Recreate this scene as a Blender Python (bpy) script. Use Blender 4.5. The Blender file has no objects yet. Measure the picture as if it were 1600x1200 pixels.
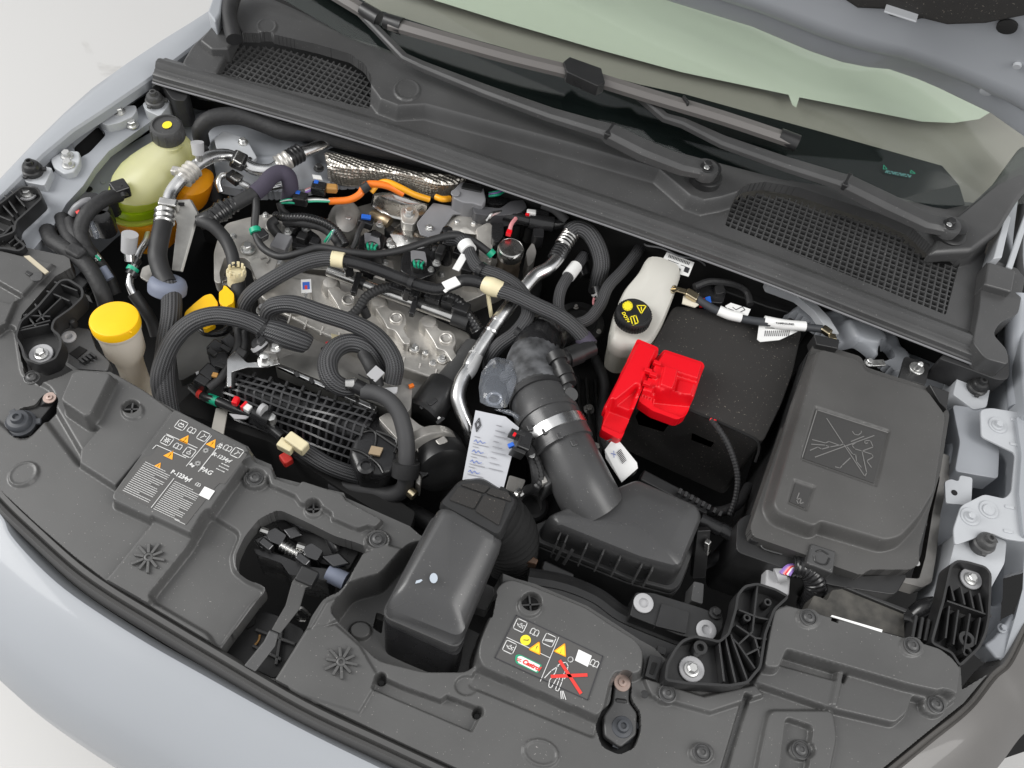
import bpy, bmesh, math, random
import numpy as np
from mathutils import Vector, Matrix
from mathutils.geometry import tessellate_polygon
random.seed(4)
SC = bpy.context.scene
COL = SC.collection
V3 = Vector
# ---------------------------------------------------------------- camera
# world: X across the car, Y towards the windscreen, Z up; Z = 0 is the top of the front panel, floor at -0.85
RIGHT = V3((0.9159526, 0.38592667, 0.10996108)); DOWN = V3((0.38294715, -0.7587427, -0.52693547)); FWD = V3((-0.11992628, 0.5247572, -0.84276187))
FPX = 1400.0; CAM = V3((0, 0, 1.14))
cam = bpy.data.cameras.new('camera'); camo = bpy.data.objects.new('camera', cam); COL.objects.link(camo)
cam.sensor_width = 36; cam.lens = 36 * FPX / 1600; cam.clip_start = 0.02; cam.clip_end = 60
B = -FWD; U = -DOWN
camo.matrix_world = Matrix(((RIGHT.x, U.x, B.x, CAM.x), (RIGHT.y, U.y, B.y, CAM.y), (RIGHT.z, U.z, B.z, CAM.z), (0, 0, 0, 1)))
SC.camera = camo
# ---------------------------------------------------------------- studio light
W = bpy.data.worlds.new('World'); SC.world = W; W.use_nodes = True
W.node_tree.nodes['Background'].inputs[0].default_value = (0.985, 0.99, 1.0, 1)
W.node_tree.nodes['Background'].inputs[1].default_value = 0.80
def area(name, loc, target, sx, sy, power, col=(1, 1, 1)):
    l = bpy.data.lights.new(name, 'AREA'); l.shape = 'RECTANGLE'; l.size = sx; l.size_y = sy; l.energy = power; l.color = col
    o = bpy.data.objects.new(name, l); COL.objects.link(o); o.location = loc
    o.rotation_euler = (V3(target) - V3(loc)).to_track_quat('-Z', 'Y').to_euler(); return o
area('left_softbox', (-3.2, -0.2, 2.2), (-0.3, 0.6, 0), 1.6, 2.6, 120, (1, 0.99, 0.97))
area('right_softbox', (2.4, 0.1, 2.5), (0.0, 0.6, 0), 1.4, 2.4, 62, (1, 0.985, 0.96))
SC.view_settings.view_transform = 'Standard'; SC.view_settings.look = 'None'; SC.view_settings.exposure = 0.06; SC.view_settings.gamma = 1
SC.cycles.use_denoising = True; SC.cycles.max_bounces = 8; SC.cycles.transparent_max_bounces = 12
# ---------------------------------------------------------------- geometry helpers
def ray(x, y): return RIGHT * ((x - 800) / FPX) + DOWN * ((y - 600) / FPX) + FWD
def P(x, y, h=0.0):                       # the point of the place seen at photo position x, y that stands at height h
    r = ray(x, y); return CAM + r * ((h - CAM.z) / r.z)
def PP(pts, h=0.0): return [P(*(p if len(p) == 3 else (p[0], p[1], h))) for p in pts]
WORLD = {}
def org(p):
    return WORLD.get(p.name, V3((0, 0, 0))) if p else None
def tag(o, label=None, cat=None, group=None, kind=None):
    for k, v in (('label', label), ('category', cat), ('group', group), ('kind', kind)):
        if v: o[k] = v
    return o
def thing(name, label, cat, loc, group=None):
    o = bpy.data.objects.new(name, None); COL.objects.link(o); o.empty_display_size = 0.02
    loc = P(*loc) if not isinstance(loc, Vector) else loc
    o.location = loc; WORLD[o.name] = loc.copy(); return tag(o, label, cat, group)
def link(name, me, parent, loc):
    o = bpy.data.objects.new(name, me); COL.objects.link(o)
    if parent: o.parent = parent; o.location = loc - org(parent)
    else: o.location = loc
    WORLD[o.name] = loc.copy(); return o
def mk(name, vs, fs, mat, parent=None, bev=0, seg=2, smooth=True, uv=None, sub=0, label=None, cat=None, group=None, kind=None, flip=True):
    vs = [V3(v) for v in vs]
    if parent: o3 = org(parent)
    else:
        n = len(vs); o3 = V3((sum(v.x for v in vs) / n, sum(v.y for v in vs) / n, min(v.z for v in vs)))
    me = bpy.data.meshes.new(name); me.from_pydata([v - o3 for v in vs], [], fs)
    if flip:
        bm = bmesh.new(); bm.from_mesh(me); bmesh.ops.remove_doubles(bm, verts=bm.verts, dist=1e-5) if not uv else None
        bmesh.ops.recalc_face_normals(bm, faces=bm.faces); bm.to_mesh(me); bm.free()
    if smooth: me.polygons.foreach_set('use_smooth', [True] * len(me.polygons))
    if uv:
        l = me.uv_layers.new(name='uv'); i = 0
        for p in me.polygons:
            fu = uv[p.index]
            for k, li in enumerate(p.loop_indices): l.data[li].uv = fu[k]
    me.materials.append(mat)
    o = link(name, me, parent, o3)
    if smooth and not bev and not sub: me.set_sharp_from_angle(angle=math.radians(38))
    if sub:
        m = o.modifiers.new('sub', 'SUBSURF'); m.levels = m.render_levels = sub
    if bev:
        m = o.modifiers.new('bev', 'BEVEL'); m.width = bev; m.segments = seg; m.limit_method = 'ANGLE'; m.angle_limit = math.radians(28); m.harden_normals = True; m.use_clamp_overlap = True
    return tag(o, label, cat, group, kind)
def rp(pts, r=6, n=3):                    # round the corners of an outline
    out = []; N = len(pts)
    for i in range(N):
        p = pts[i]; a = pts[i - 1]; b = pts[(i + 1) % N]
        pv = np.array(p[:2], float); av = np.array(a[:2], float) - pv; bv = np.array(b[:2], float) - pv
        la = np.linalg.norm(av); lb = np.linalg.norm(bv); rr = min(r, la * .45, lb * .45)
        s = pv + av / la * rr; e = pv + bv / lb * rr
        for k in range(n + 1):
            t = k / n; q = s * (1 - t) ** 2 + pv * 2 * t * (1 - t) + e * t * t
            out.append((q[0], q[1]) + tuple(p[2:]))
    return out
def poly_solid(top, bot, holes=()):       # rings of 3-D points
    vs = list(top) + list(bot); n = len(top); fs = []
    for i in range(n): j = (i + 1) % n; fs.append((i, j, n + j, n + i))
    if not holes:
        fs.append(tuple(range(n))); fs.append(tuple(range(2 * n - 1, n - 1, -1)))
    else:
        loops = [[V3((p.x, p.y, 0)) for p in top]]; base = [list(range(n))]; bb = [list(range(n, 2 * n))]
        for ht, hb in holes:
            s = len(vs); m = len(ht); vs += list(ht) + list(hb)
            loops.append([V3((p.x, p.y, 0)) for p in ht]); base.append(list(range(s, s + m))); bb.append(list(range(s + m, s + 2 * m)))
            for i in range(m): j = (i + 1) % m; fs.append((s + i, s + j, s + m + j, s + m + i))
        it = sum(base, []); ib = sum(bb, [])
        for t in tessellate_polygon(loops):
            fs.append(tuple(it[k] for k in t)); fs.append(tuple(ib[k] for k in t))
    return vs, fs
def prism(name, pts, top, bot, mat, parent=None, bev=0.0015, r=0, holes=(), draft=0.0, **kw):
    if r: pts = rp(pts, r)
    T = PP(pts, top); c = sum(T, V3()) / len(T)
    def low(t): d = t - c; return V3((t.x + d.x * draft, t.y + d.y * draft, bot))
    H = []
    for h in holes:
        ht = PP(h, top); H.append((ht, [V3((p.x, p.y, bot)) for p in ht]))
    vs, fs = poly_solid(T, [low(t) for t in T], H)
    return mk(name, vs, fs, mat, parent, bev=bev, **kw)
def loft(name, rings, mat, parent=None, caps=True, closed=True, **kw):
    n = len(rings[0]); vs = []; fs = []
    for r in rings: vs += [P(*p) if not isinstance(p, Vector) else p for p in r]
    for k in range(len(rings) - 1):
        for i in range(n if closed else n - 1):
            j = (i + 1) % n; fs.append((k * n + i, k * n + j, (k + 1) * n + j, (k + 1) * n + i))
    if caps and closed: fs.append(tuple(range(n))); fs.append(tuple(range((len(rings) - 1) * n, len(rings) * n)))
    return mk(name, vs, fs, mat, parent, **kw)
def spline(pts, sub=6):
    if len(pts) < 3 or sub < 2: return list(pts)
    out = []; q = [pts[0] * 2 - pts[1]] + list(pts) + [pts[-1] * 2 - pts[-2]]
    for i in range(1, len(q) - 2):
        a, b, c, d = q[i - 1], q[i], q[i + 1], q[i + 2]
        for k in range(sub):
            t = k / sub
            out.append(0.5 * ((2 * b) + (c - a) * t + (2 * a - 5 * b + 4 * c - d) * t * t + (3 * b - a - 3 * c + d) * t ** 3))
    out.append(pts[-1]); return out
def frames(p):
    T = [(p[min(i + 1, len(p) - 1)] - p[max(i - 1, 0)]).normalized() for i in range(len(p))]
    n = T[0].orthogonal().normalized(); N = []
    for t in T:
        n = (n - t * n.dot(t)).normalized(); N.append((n.copy(), t.cross(n).normalized()))
    return T, N
def tube(name, pts, r, mat, parent=None, n=12, sub=6, cap=True, flat=1.0, ridge=None, **kw):
    p = [P(*q) if not isinstance(q, Vector) else q for q in pts]
    if isinstance(r, (list, tuple)):
        rr = [V3((x, 0, 0)) for x in r]; rs = [v.x for v in spline(rr, sub)]
    else: rs = None
    p = spline(p, sub)
    if ridge:                              # corrugated: resample evenly
        pitch, depth = ridge; L = [0]
        for i in range(1, len(p)): L.append(L[-1] + (p[i] - p[i - 1]).length)
        m = max(4, int(L[-1] / pitch * 4)); q = []; r2 = []; k = 0
        for i in range(m + 1):
            s = L[-1] * i / m
            while k < len(L) - 2 and L[k + 1] < s: k += 1
            t = (s - L[k]) / max(1e-9, L[k + 1] - L[k]); q.append(p[k].lerp(p[k + 1], t))
            br = (rs[k] * (1 - t) + rs[k + 1] * t) if rs else r
            r2.append(br - (depth if i % 4 in (2, 3) else 0))
        p, rs = q, r2
    if rs is None: rs = [r] * len(p)
    T, N = frames(p); vs = []; fs = []; uv = []; L = 0
    for i, q in enumerate(p):
        a, b = N[i]
        for k in range(n):
            th = 2 * math.pi * k / n; vs.append(q + a * (math.cos(th) * rs[i]) + b * (math.sin(th) * rs[i] * flat))
    for i in range(len(p) - 1):
        d = (p[i + 1] - p[i]).length
        for k in range(n):
            j = (k + 1) % n; fs.append((i * n + k, i * n + j, (i + 1) * n + j, (i + 1) * n + k))
            uv.append(((k / n, L), ((k + 1) / n, L), ((k + 1) / n, L + d), (k / n, L + d)))
        L += d
    if cap:
        fs.append(tuple(range(n - 1, -1, -1))); fs.append(tuple((len(p) - 1) * n + k for k in range(n))); uv += [[(0, 0)] * n] * 2
    return mk(name, vs, fs, mat, parent, uv=uv, **kw)
def lathe(name, c, prof, mat, parent=None, axis=(0, 0, 1), n=24, **kw):   # prof: (radius, height) along axis from c
    c = P(*c) if not isinstance(c, Vector) else c
    z = V3(axis).normalized(); x = z.orthogonal().normalized(); y = z.cross(x); vs = []; fs = []
    for r, h in prof:
        for k in range(n):
            t = 2 * math.pi * k / n; vs.append(c + z * h + (x * math.cos(t) + y * math.sin(t)) * max(r, 1e-5))
    for i in range(len(prof) - 1):
        for k in range(n): j = (k + 1) % n; fs.append((i * n + k, i * n + j, (i + 1) * n + j, (i + 1) * n + k))
    fs.append(tuple(range(n))); fs.append(tuple((len(prof) - 1) * n + k for k in range(n)))
    return mk(name, vs, fs, mat, parent, **kw)
def bar(name, a, b, w, t, mat, parent=None, bev=0.001, up=(0, 0, 1), **kw):   # box from a to b: w across, t along up
    a = P(*a) if not isinstance(a, Vector) else a; b = P(*b) if not isinstance(b, Vector) else b
    d = (b - a).normalized(); u = V3(up); s = d.cross(u).normalized(); u = s.cross(d).normalized(); vs = []
    for e in (a, b):
        for i, j in ((-1, -1), (1, -1), (1, 1), (-1, 1)): vs.append(e + s * (i * w / 2) + u * (j * t / 2))
    return mk(name, vs, [(0, 1, 2, 3), (7, 6, 5, 4), (0, 1, 5, 4), (1, 2, 6, 5), (2, 3, 7, 6), (3, 0, 4, 7)], mat, parent, bev=bev, **kw)
def sweep(name, path, sec, mat, parent=None, sub=6, closed=True, world=False, **kw):   # sec: (sideways, up); sideways is left of travel
    p = spline([P(*q) if not isinstance(q, Vector) else q for q in path], sub); n = len(sec); vs = []; fs = []
    for i, q in enumerate(p):
        d = p[min(i + 1, len(p) - 1)] - p[max(i - 1, 0)]; d.z = 0; d.normalize(); s = V3((-d.y, d.x, 0))
        for a, b in sec: vs.append(q + s * a + V3((0, 0, b)))
    for i in range(len(p) - 1):
        for k in range(n if closed else n - 1): j = (k + 1) % n; fs.append((i * n + k, i * n + j, (i + 1) * n + j, (i + 1) * n + k))
    if closed: fs.append(tuple(range(n))); fs.append(tuple((len(p) - 1) * n + k for k in range(n)))
    return mk(name, vs, fs, mat, parent, **kw)
# ---- moulded sheets: a fine grid whose height follows outlined plateaus and recesses
def sdf(px, py, poly):
    poly = np.asarray(poly, float); a = poly; b = np.roll(poly, -1, 0)
    d = np.full(px.shape, 1e9); ins = np.zeros(px.shape, bool); nx = np.zeros(px.shape); ny = np.zeros(px.shape)
    for (ax, ay), (bx, by) in zip(a, b):
        ex, ey = bx - ax, by - ay; L = ex * ex + ey * ey + 1e-18
        t = np.clip(((px - ax) * ex + (py - ay) * ey) / L, 0, 1); qx = ax + ex * t; qy = ay + ey * t
        dd = (px - qx) ** 2 + (py - qy) ** 2; m = dd < d; d[m] = dd[m]; nx[m] = qx[m]; ny[m] = qy[m]
        if ey != 0:
            c = ((ay > py) != (by > py)) & (px < ex * (py - ay) / ey + ax); ins ^= c
    d = np.sqrt(d); return np.where(ins, -d, d), nx, ny
def xy(pts, h): return [(v.x, v.y) for v in PP(pts, h)]
WK = 1.0
def sheet(name, outline, base, feats, holes, mat, parent=None, cell=0.002, skirt=0.02, hbase=None, oxy=None, **kw):
    """outline px at height base; feats: (px outline, height, edge width[, slope (dx,dy)]); holes: px outlines"""
    out = oxy or xy(outline, base); A = np.array(out); x0, y0 = A.min(0) - cell * 2; x1, y1 = A.max(0) + cell * 2
    nx = int((x1 - x0) / cell) + 1; ny = int((y1 - y0) / cell) + 1
    gx, gy = np.meshgrid(x0 + np.arange(nx) * cell, y0 + np.arange(ny) * cell); gx = gx.ravel(); gy = gy.ravel()
    keep = np.ones(gx.shape, bool)
    s, qx, qy = sdf(gx, gy, out); m = np.abs(s) < cell * .55; gx[m] = qx[m]; gy[m] = qy[m]; keep &= (s < cell * .55)
    for hp in holes:
        hh = hp[1] if isinstance(hp, tuple) else base; hq = xy(hp[0] if isinstance(hp, tuple) else hp, hh); q = np.array(hq); lo = q.min(0) - cell * 3; hi = q.max(0) + cell * 3
        idx = np.where((gx > lo[0]) & (gx < hi[0]) & (gy > lo[1]) & (gy < hi[1]))[0]
        s, ax, ay = sdf(gx[idx], gy[idx], hq); m = np.abs(s) < cell * .55; gx[idx[m]] = ax[m]; gy[idx[m]] = ay[m]; keep[idx[s < -cell * .55]] = False
    lock = np.zeros(gx.shape, bool)
    for f in feats[::-1]:
        fp, ht, w = f[:3]; w = max(.0034, w * WK); q2 = np.array(f[4] if len(f) > 4 else xy(fp, ht)); lo = q2.min(0) - w * 1.5; hi = q2.max(0) + w * 1.5
        idx = np.where((gx > lo[0]) & (gx < hi[0]) & (gy > lo[1]) & (gy < hi[1]) & ~lock)[0]
        if not len(idx): continue
        s, ax, ay = sdf(gx[idx], gy[idx], q2)
        for c in ((0, w) if w < cell * 8 else ()):
            m = (np.abs(s - c) < cell * .5) & (np.abs(s) > 1e-7); k = idx[m]; t = c / s[m]; gx[k] = ax[m] + (gx[k] - ax[m]) * t; gy[k] = ay[m] + (gy[k] - ay[m]) * t; lock[k] = True
    z = np.full(gx.shape, float(base)) if hbase is None else hbase(gx, gy)
    for f in feats:
        fp, ht, w = f[:3]; w = max(.0034, w * WK); q2 = np.array(f[4] if len(f) > 4 else xy(fp, ht)); lo = q2.min(0) - w * 1.2; hi = q2.max(0) + w * 1.2
        idx = np.where((gx > lo[0]) & (gx < hi[0]) & (gy > lo[1]) & (gy < hi[1]))[0]
        if not len(idx): continue
        s, _, _ = sdf(gx[idx], gy[idx], q2); t = np.clip(1 - s / w, 0, 1); t = t * t * (3 - 2 * t)
        tgt = ht if len(f) < 4 or f[3] is None else ht + (gx[idx] - q2[:, 0].mean()) * f[3][0] + (gy[idx] - q2[:, 1].mean()) * f[3][1]
        z[idx] = z[idx] * (1 - t) + tgt * t
    K = keep.reshape(ny, nx); c = K[:-1, :-1] & K[1:, :-1] & K[:-1, 1:] & K[1:, 1:]
    jj, ii = np.where(c); v0 = jj * nx + ii; F = np.stack([v0, v0 + 1, v0 + nx + 1, v0 + nx], 1)
    used = np.unique(F); mp = np.full(gx.shape, -1); mp[used] = np.arange(len(used)); F = mp[F]
    vs = np.stack([gx[used], gy[used], z[used]], 1)
    # skirt below every open border
    E = np.concatenate([F[:, [0, 1]], F[:, [1, 2]], F[:, [2, 3]], F[:, [3, 0]]]); key = {}
    ks = np.sort(E, 1); kk = ks[:, 0].astype(np.int64) * len(vs) + ks[:, 1]; u, inv, cnt = np.unique(kk, return_inverse=True, return_counts=True)
    bE = E[cnt[inv] == 1]; bv = np.unique(bE); m2 = np.full(len(vs), -1); m2[bv] = len(vs) + np.arange(len(bv))
    low = vs[bv].copy(); low[:, 2] -= skirt; SF = np.stack([bE[:, 1], bE[:, 0], m2[bE[:, 0]], m2[bE[:, 1]]], 1)
    vs = np.concatenate([vs, low]); F = np.concatenate([F, SF])
    o3 = org(parent) if parent else V3((float(vs[:, 0].mean()), float(vs[:, 1].mean()), float(vs[:, 2].min())))
    vs = vs - np.array(o3); me = bpy.data.meshes.new(name); me.vertices.add(len(vs)); me.vertices.foreach_set('co', vs.ravel())
    me.loops.add(F.size); me.loops.foreach_set('vertex_index', F.ravel().astype(np.int32)); me.polygons.add(len(F))
    me.polygons.foreach_set('loop_start', (np.arange(len(F)) * 4).astype(np.int32)); me.update(calc_edges=True); me.validate()
    me.polygons.foreach_set('use_smooth', [True] * len(me.polygons)); me.set_sharp_from_angle(angle=math.radians(88)); me.materials.append(mat)
    return tag(link(name, me, parent, o3), **kw)
def circ(x, y, r, n=16, ry=None, rot=0):
    c, s = math.cos(rot), math.sin(rot); ry = ry or r
    return [(x + c * r * math.cos(t) - s * ry * math.sin(t), y + s * r * math.cos(t) + c * ry * math.sin(t)) for t in (2 * math.pi * k / n for k in range(n))]
# ---- flat print: strokes, filled shapes and lettering lying on a surface of height h (or a frame)
def ink(name, lines, h, w, mat, parent, fr=None, closed=False):
    vs = []; fs = []
    for ln in lines:
        p = [fr(*q) for q in ln] if fr else PP(ln, h)
        nrm = fr.n if fr else V3((0, 0, 1))
        for a, b in zip(p[:-1], p[1:]):
            if (b - a).length < 1e-6: continue
            d = (b - a).normalized(); s = d.cross(nrm).normalized() * (w / 2); e = d * (w * .35); k = len(vs)
            vs += [a - e + s, b + e + s, b + e - s, a - e - s]; fs.append((k, k + 1, k + 2, k + 3))
    return mk(name, vs, fs, mat, parent, smooth=False, flip=False)
def fill(name, polys, h, mat, parent, fr=None):
    vs = []; fs = []
    for pl in polys:
        p = [fr(*q) for q in pl] if fr else PP(pl, h); k = len(vs); vs += p; fs.append(tuple(range(k, k + len(p))))
    return mk(name, vs, fs, mat, parent, smooth=False, flip=False)
class Frame:                              # a flat surface given by three corners: u along a->b, v along a->c, both 0..1
    def __init__(s, a, b, c, lift=0.0006):
        s.a, s.b, s.c = [P(*q) if not isinstance(q, Vector) else q for q in (a, b, c)]
        s.n = (s.b - s.a).cross(s.c - s.a).normalized()
        if s.n.dot(CAM - s.a) < 0: s.n = -s.n
        s.lift = lift
    def __call__(s, u, v, l=0): return s.a + (s.b - s.a) * u + (s.c - s.a) * v + s.n * (s.lift + l)
def text(name, body, fr, u, v, size, mat, parent, bold=0.0, ang=0, skew=0):    # baseline start at u, v of the frame, size in metres
    cu = bpy.data.curves.new('t', 'FONT'); cu.body = body; cu.size = size; cu.offset = bold; cu.shear = skew
    o = bpy.data.objects.new('t', cu); COL.objects.link(o); dg = bpy.context.evaluated_depsgraph_get()
    me = bpy.data.meshes.new_from_object(o.evaluated_get(dg)); bpy.data.objects.remove(o)
    X = (fr.b - fr.a).normalized(); Y = -(fr.c - fr.a); Y = (Y - X * Y.dot(X)).normalized(); ca, sa = math.cos(ang), math.sin(ang); X, Y = X * ca + Y * sa, Y * ca - X * sa
    q = fr(u, v); vs = [q + X * w.co.x + Y * w.co.y for w in me.vertices]; fs = [tuple(p.vertices) for p in me.polygons]
    bpy.data.meshes.remove(me); return mk(name, vs, fs, mat, parent, smooth=False, flip=False)
# ---------------------------------------------------------------- materials
def nt(m): m.use_nodes = True; return m.node_tree, m.node_tree.nodes['Principled BSDF']
def mat(name, col, rough=0.5, metal=0.0, bump=None, var=None, spec=0.5, coat=0, specks=None, **kw):
    m = bpy.data.materials.new(name); t, b = nt(m); N = t.nodes; L = t.links
    b.inputs['Base Color'].default_value = (*col, 1); b.inputs['Roughness'].default_value = rough; b.inputs['Metallic'].default_value = metal
    b.inputs['Specular IOR Level'].default_value = spec; b.inputs['Coat Weight'].default_value = coat
    for k, v in kw.items(): b.inputs[k.replace('_', ' ')].default_value = v
    tc = N.new('ShaderNodeTexCoord'); oc = tc.outputs['Object']
    if var:                                # (scale, amount): blotchy colour and gloss variation
        n = N.new('ShaderNodeTexNoise'); n.inputs['Scale'].default_value = var[0]; n.inputs['Detail'].default_value = 5; L.new(oc, n.inputs['Vector'])
        r = N.new('ShaderNodeMapRange'); r.inputs[1].default_value = .3; r.inputs[2].default_value = .7; r.inputs[3].default_value = 1 - var[1]; r.inputs[4].default_value = 1 + var[1]; L.new(n.outputs['Fac'], r.inputs[0])
        x = N.new('ShaderNodeMix'); x.data_type = 'RGBA'; x.blend_type = 'MULTIPLY'; x.inputs[0].default_value = 1; x.inputs[6].default_value = (*col, 1)
        cb = N.new('ShaderNodeCombineColor')
        for i in range(3): L.new(r.outputs[0], cb.inputs[i])
        L.new(cb.outputs[0], x.inputs[7]); L.new(x.outputs[2], b.inputs['Base Color'])
        q = N.new('ShaderNodeMapRange'); q.inputs[1].default_value = .3; q.inputs[2].default_value = .7; q.inputs[3].default_value = max(0.02, rough - .09); q.inputs[4].default_value = min(1, rough + .09); L.new(n.outputs['Fac'], q.inputs[0]); L.new(q.outputs[0], b.inputs['Roughness'])
    if specks:                             # (scale, threshold, colour): dust
        n = N.new('ShaderNodeTexNoise'); n.inputs['Scale'].default_value = specks[0]; n.inputs['Detail'].default_value = 1; L.new(oc, n.inputs['Vector'])
        g = N.new('ShaderNodeTexNoise'); g.inputs['Scale'].default_value = 7; L.new(oc, g.inputs['Vector'])
        ad = N.new('ShaderNodeMath'); ad.operation = 'MULTIPLY_ADD'; ad.inputs[1].default_value = .12; L.new(g.outputs['Fac'], ad.inputs[0]); L.new(n.outputs['Fac'], ad.inputs[2])
        r = N.new('ShaderNodeMapRange'); r.inputs[1].default_value = specks[1]; r.inputs[2].default_value = specks[1] + .05; L.new(ad.outputs[0], r.inputs[0])
        x = N.new('ShaderNodeMix'); x.data_type = 'RGBA'; x.inputs[7].default_value = (*specks[2], 1); L.new(r.outputs[0], x.inputs[0])
        if b.inputs['Base Color'].links: L.new(b.inputs['Base Color'].links[0].from_socket, x.inputs[6])
        else: x.inputs[6].default_value = (*col, 1)
        L.new(x.outputs[2], b.inputs['Base Color'])
    if bump:                               # (scale, strength, distance)
        n = N.new('ShaderNodeTexNoise'); n.inputs['Scale'].default_value = bump[0]; n.inputs['Detail'].default_value = 3; L.new(oc, n.inputs['Vector'])
        u = N.new('ShaderNodeBump'); u.inputs['Strength'].default_value = bump[1]; u.inputs['Distance'].default_value = bump[2]; L.new(n.outputs['Fac'], u.inputs['Height']); L.new(u.outputs[0], b.inputs['Normal'])
    return m
GREY = mat('moulded_grey_plastic', (0.074, 0.0735, 0.0725), 0.40, var=(8, .12), bump=(900, .3, .0004), spec=.5, specks=(420, .80, (.26, .25, .24)))
DGREY = mat('dark_grey_plastic', (0.058, 0.058, 0.0585), 0.40, var=(10, .14), bump=(900, .25, .0004), specks=(420, .80, (.2, .195, .19)))
SHEEN = mat('satin_duct_plastic', (0.052, 0.052, 0.053), 0.31, var=(7, .12), bump=(700, .2, .0004), specks=(420, .80, (.2, .195, .19)))
BLACK = mat('black_plastic', (0.019, 0.019, 0.0195), 0.36, var=(25, .15), bump=(500, .12, .0004))
SATIN = mat('satin_black_plastic', (0.017, 0.017, 0.018), 0.26, var=(25, .15))
GLOSS = mat('gloss_black', (0.008, 0.008, 0.009), 0.12)
RUBBER = mat('rubber', (0.021, 0.021, 0.022), 0.55, var=(40, .15), bump=(300, .2, .0005))
RUBGREY = mat('grey_rubber', (0.045, 0.045, 0.047), 0.6, bump=(300, .2, .0005))
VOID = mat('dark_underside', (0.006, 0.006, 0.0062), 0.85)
PAINT = mat('blue_grey_paint', (0.305, 0.320, 0.342), 0.42, coat=.25, Coat_Roughness=.08, spec=.4, var=(3, .02))
PRIMER = mat('satin_body_paint', (0.30, 0.315, 0.34), 0.42, var=(6, .07))
PALE = mat('pale_bracket_paint', (0.43, 0.445, 0.465), 0.38, var=(10, .07))
CAST = mat('cast_aluminium', (0.56, 0.54, 0.505), 0.38, metal=.6, var=(30, .18), bump=(420, .35, .0008))
CASTD = mat('dull_cast_metal', (0.31, 0.30, 0.285), 0.46, metal=.4, var=(30, .2), bump=(420, .35, .0008))
ALU = mat('bright_aluminium_pipe', (0.72, 0.72, 0.72), 0.24, metal=1, var=(20, .08), bump=(60, .1, .001))
STEEL = mat('brushed_steel', (0.58, 0.575, 0.56), 0.26, metal=1, var=(40, .12))
ZINC = mat('zinc_bolt', (0.62, 0.62, 0.61), 0.33, metal=.85, var=(120, .15))
BRASS = mat('brassy_tin', (0.55, 0.47, 0.32), 0.28, metal=1)
FOAM = mat('speckled_felt', (0.024, 0.0225, 0.0215), 0.85, bump=(1200, .7, .0012), specks=(330, .765, (.16, .14, .12)))
RED = mat('red_plastic', (0.72, 0.004, 0.012), 0.36, bump=(400, .08, .0004))
YELLOW = mat('yellow_plastic', (0.93, 0.53, 0.005), 0.36, var=(30, .04))
ORANGE = mat('orange_cable', (0.85, 0.19, 0.015), 0.4)
AMBER = mat('amber_cable', (0.86, 0.38, 0.012), 0.42)
CREAM = mat('cream_plastic', (0.72, 0.64, 0.42), 0.45, var=(40, .06))
WHITE = mat('white_label', (0.78, 0.78, 0.77), 0.5)
PRINT = mat('pale_print', (0.62, 0.62, 0.61), 0.6)
PRINTD = mat('dark_print', (0.03, 0.03, 0.035), 0.6)
PBLUE = mat('blue_pen', (0.10, 0.16, 0.45), 0.6)
PRED = mat('red_print', (0.70, 0.04, 0.03), 0.5)
PORANGE = mat('orange_print', (0.90, 0.36, 0.01), 0.5)
PYELLOW = mat('yellow_print', (0.85, 0.70, 0.03), 0.5)
PGREEN = mat('green_print', (0.02, 0.30, 0.16), 0.5)
LABELBG = mat('grey_label_film', (0.075, 0.073, 0.071), 0.42)
LIGHTGREY = mat('light_grey_plastic', (0.40, 0.40, 0.41), 0.45)
MIDGREY = mat('mid_grey_plastic', (0.20, 0.20, 0.21), 0.42, var=(20, .06))
BLUEGREY = mat('blue_grey_rubber', (0.17, 0.19, 0.25), 0.6, bump=(300, .2, .0005))
PURPLE = mat('purple_cloth_tape', (0.05, 0.042, 0.065), 0.8, bump=(700, .5, .001))
TAPE = mat('black_cloth_tape', (0.016, 0.016, 0.017), 0.62, bump=(140, .5, .002))
BLUEP = mat('blue_plastic', (0.02, 0.12, 0.55), 0.4)
GREENP = mat('green_tape', (0.01, 0.35, 0.20), 0.45)
TAN = mat('tan_wrap', (0.42, 0.22, 0.06), 0.55)
PINK = mat('pink_wire', (0.75, 0.30, 0.32), 0.5)
VIOLET = mat('violet_wire', (0.28, 0.16, 0.5), 0.5)
COPPER = mat('copper_bolt', (0.42, 0.32, 0.28), 0.4, metal=.6)
def translucent(name, col, col2, mixf=.45, rough=.35):
    m = bpy.data.materials.new(name); t, b = nt(m); N = t.nodes; L = t.links; b.inputs['Base Color'].default_value = (*col, 1); b.inputs['Roughness'].default_value = rough
    tr = N.new('ShaderNodeBsdfTranslucent'); tr.inputs[0].default_value = (*col2, 1); mx = N.new('ShaderNodeMixShader'); mx.inputs[0].default_value = mixf
    L.new(b.outputs[0], mx.inputs[1]); L.new(tr.outputs[0], mx.inputs[2]); L.new(mx.outputs[0], N['Material Output'].inputs[0]); return m
TANK = translucent('milky_tank', (0.74, 0.73, 0.50), (0.86, 0.84, 0.42), .5)
TANKG = translucent('milky_tank_green_fluid', (0.78, 0.86, 0.15), (0.88, 0.98, 0.06), .55)
FLUIDG = translucent('green_fluid', (0.55, 0.72, 0.02), (0.62, 0.88, 0.02), .5, .25)
FLUIDO = translucent('orange_fluid_tank', (0.85, 0.36, 0.01), (0.9, 0.4, 0.01), .4, .3)
BRAKE = translucent('white_tank', (0.74, 0.725, 0.67), (0.74, 0.72, 0.64), .3, .4)
NECK = translucent('cream_neck', (0.92, 0.87, 0.78), (0.92, 0.82, 0.66), .4, .4)
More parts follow.
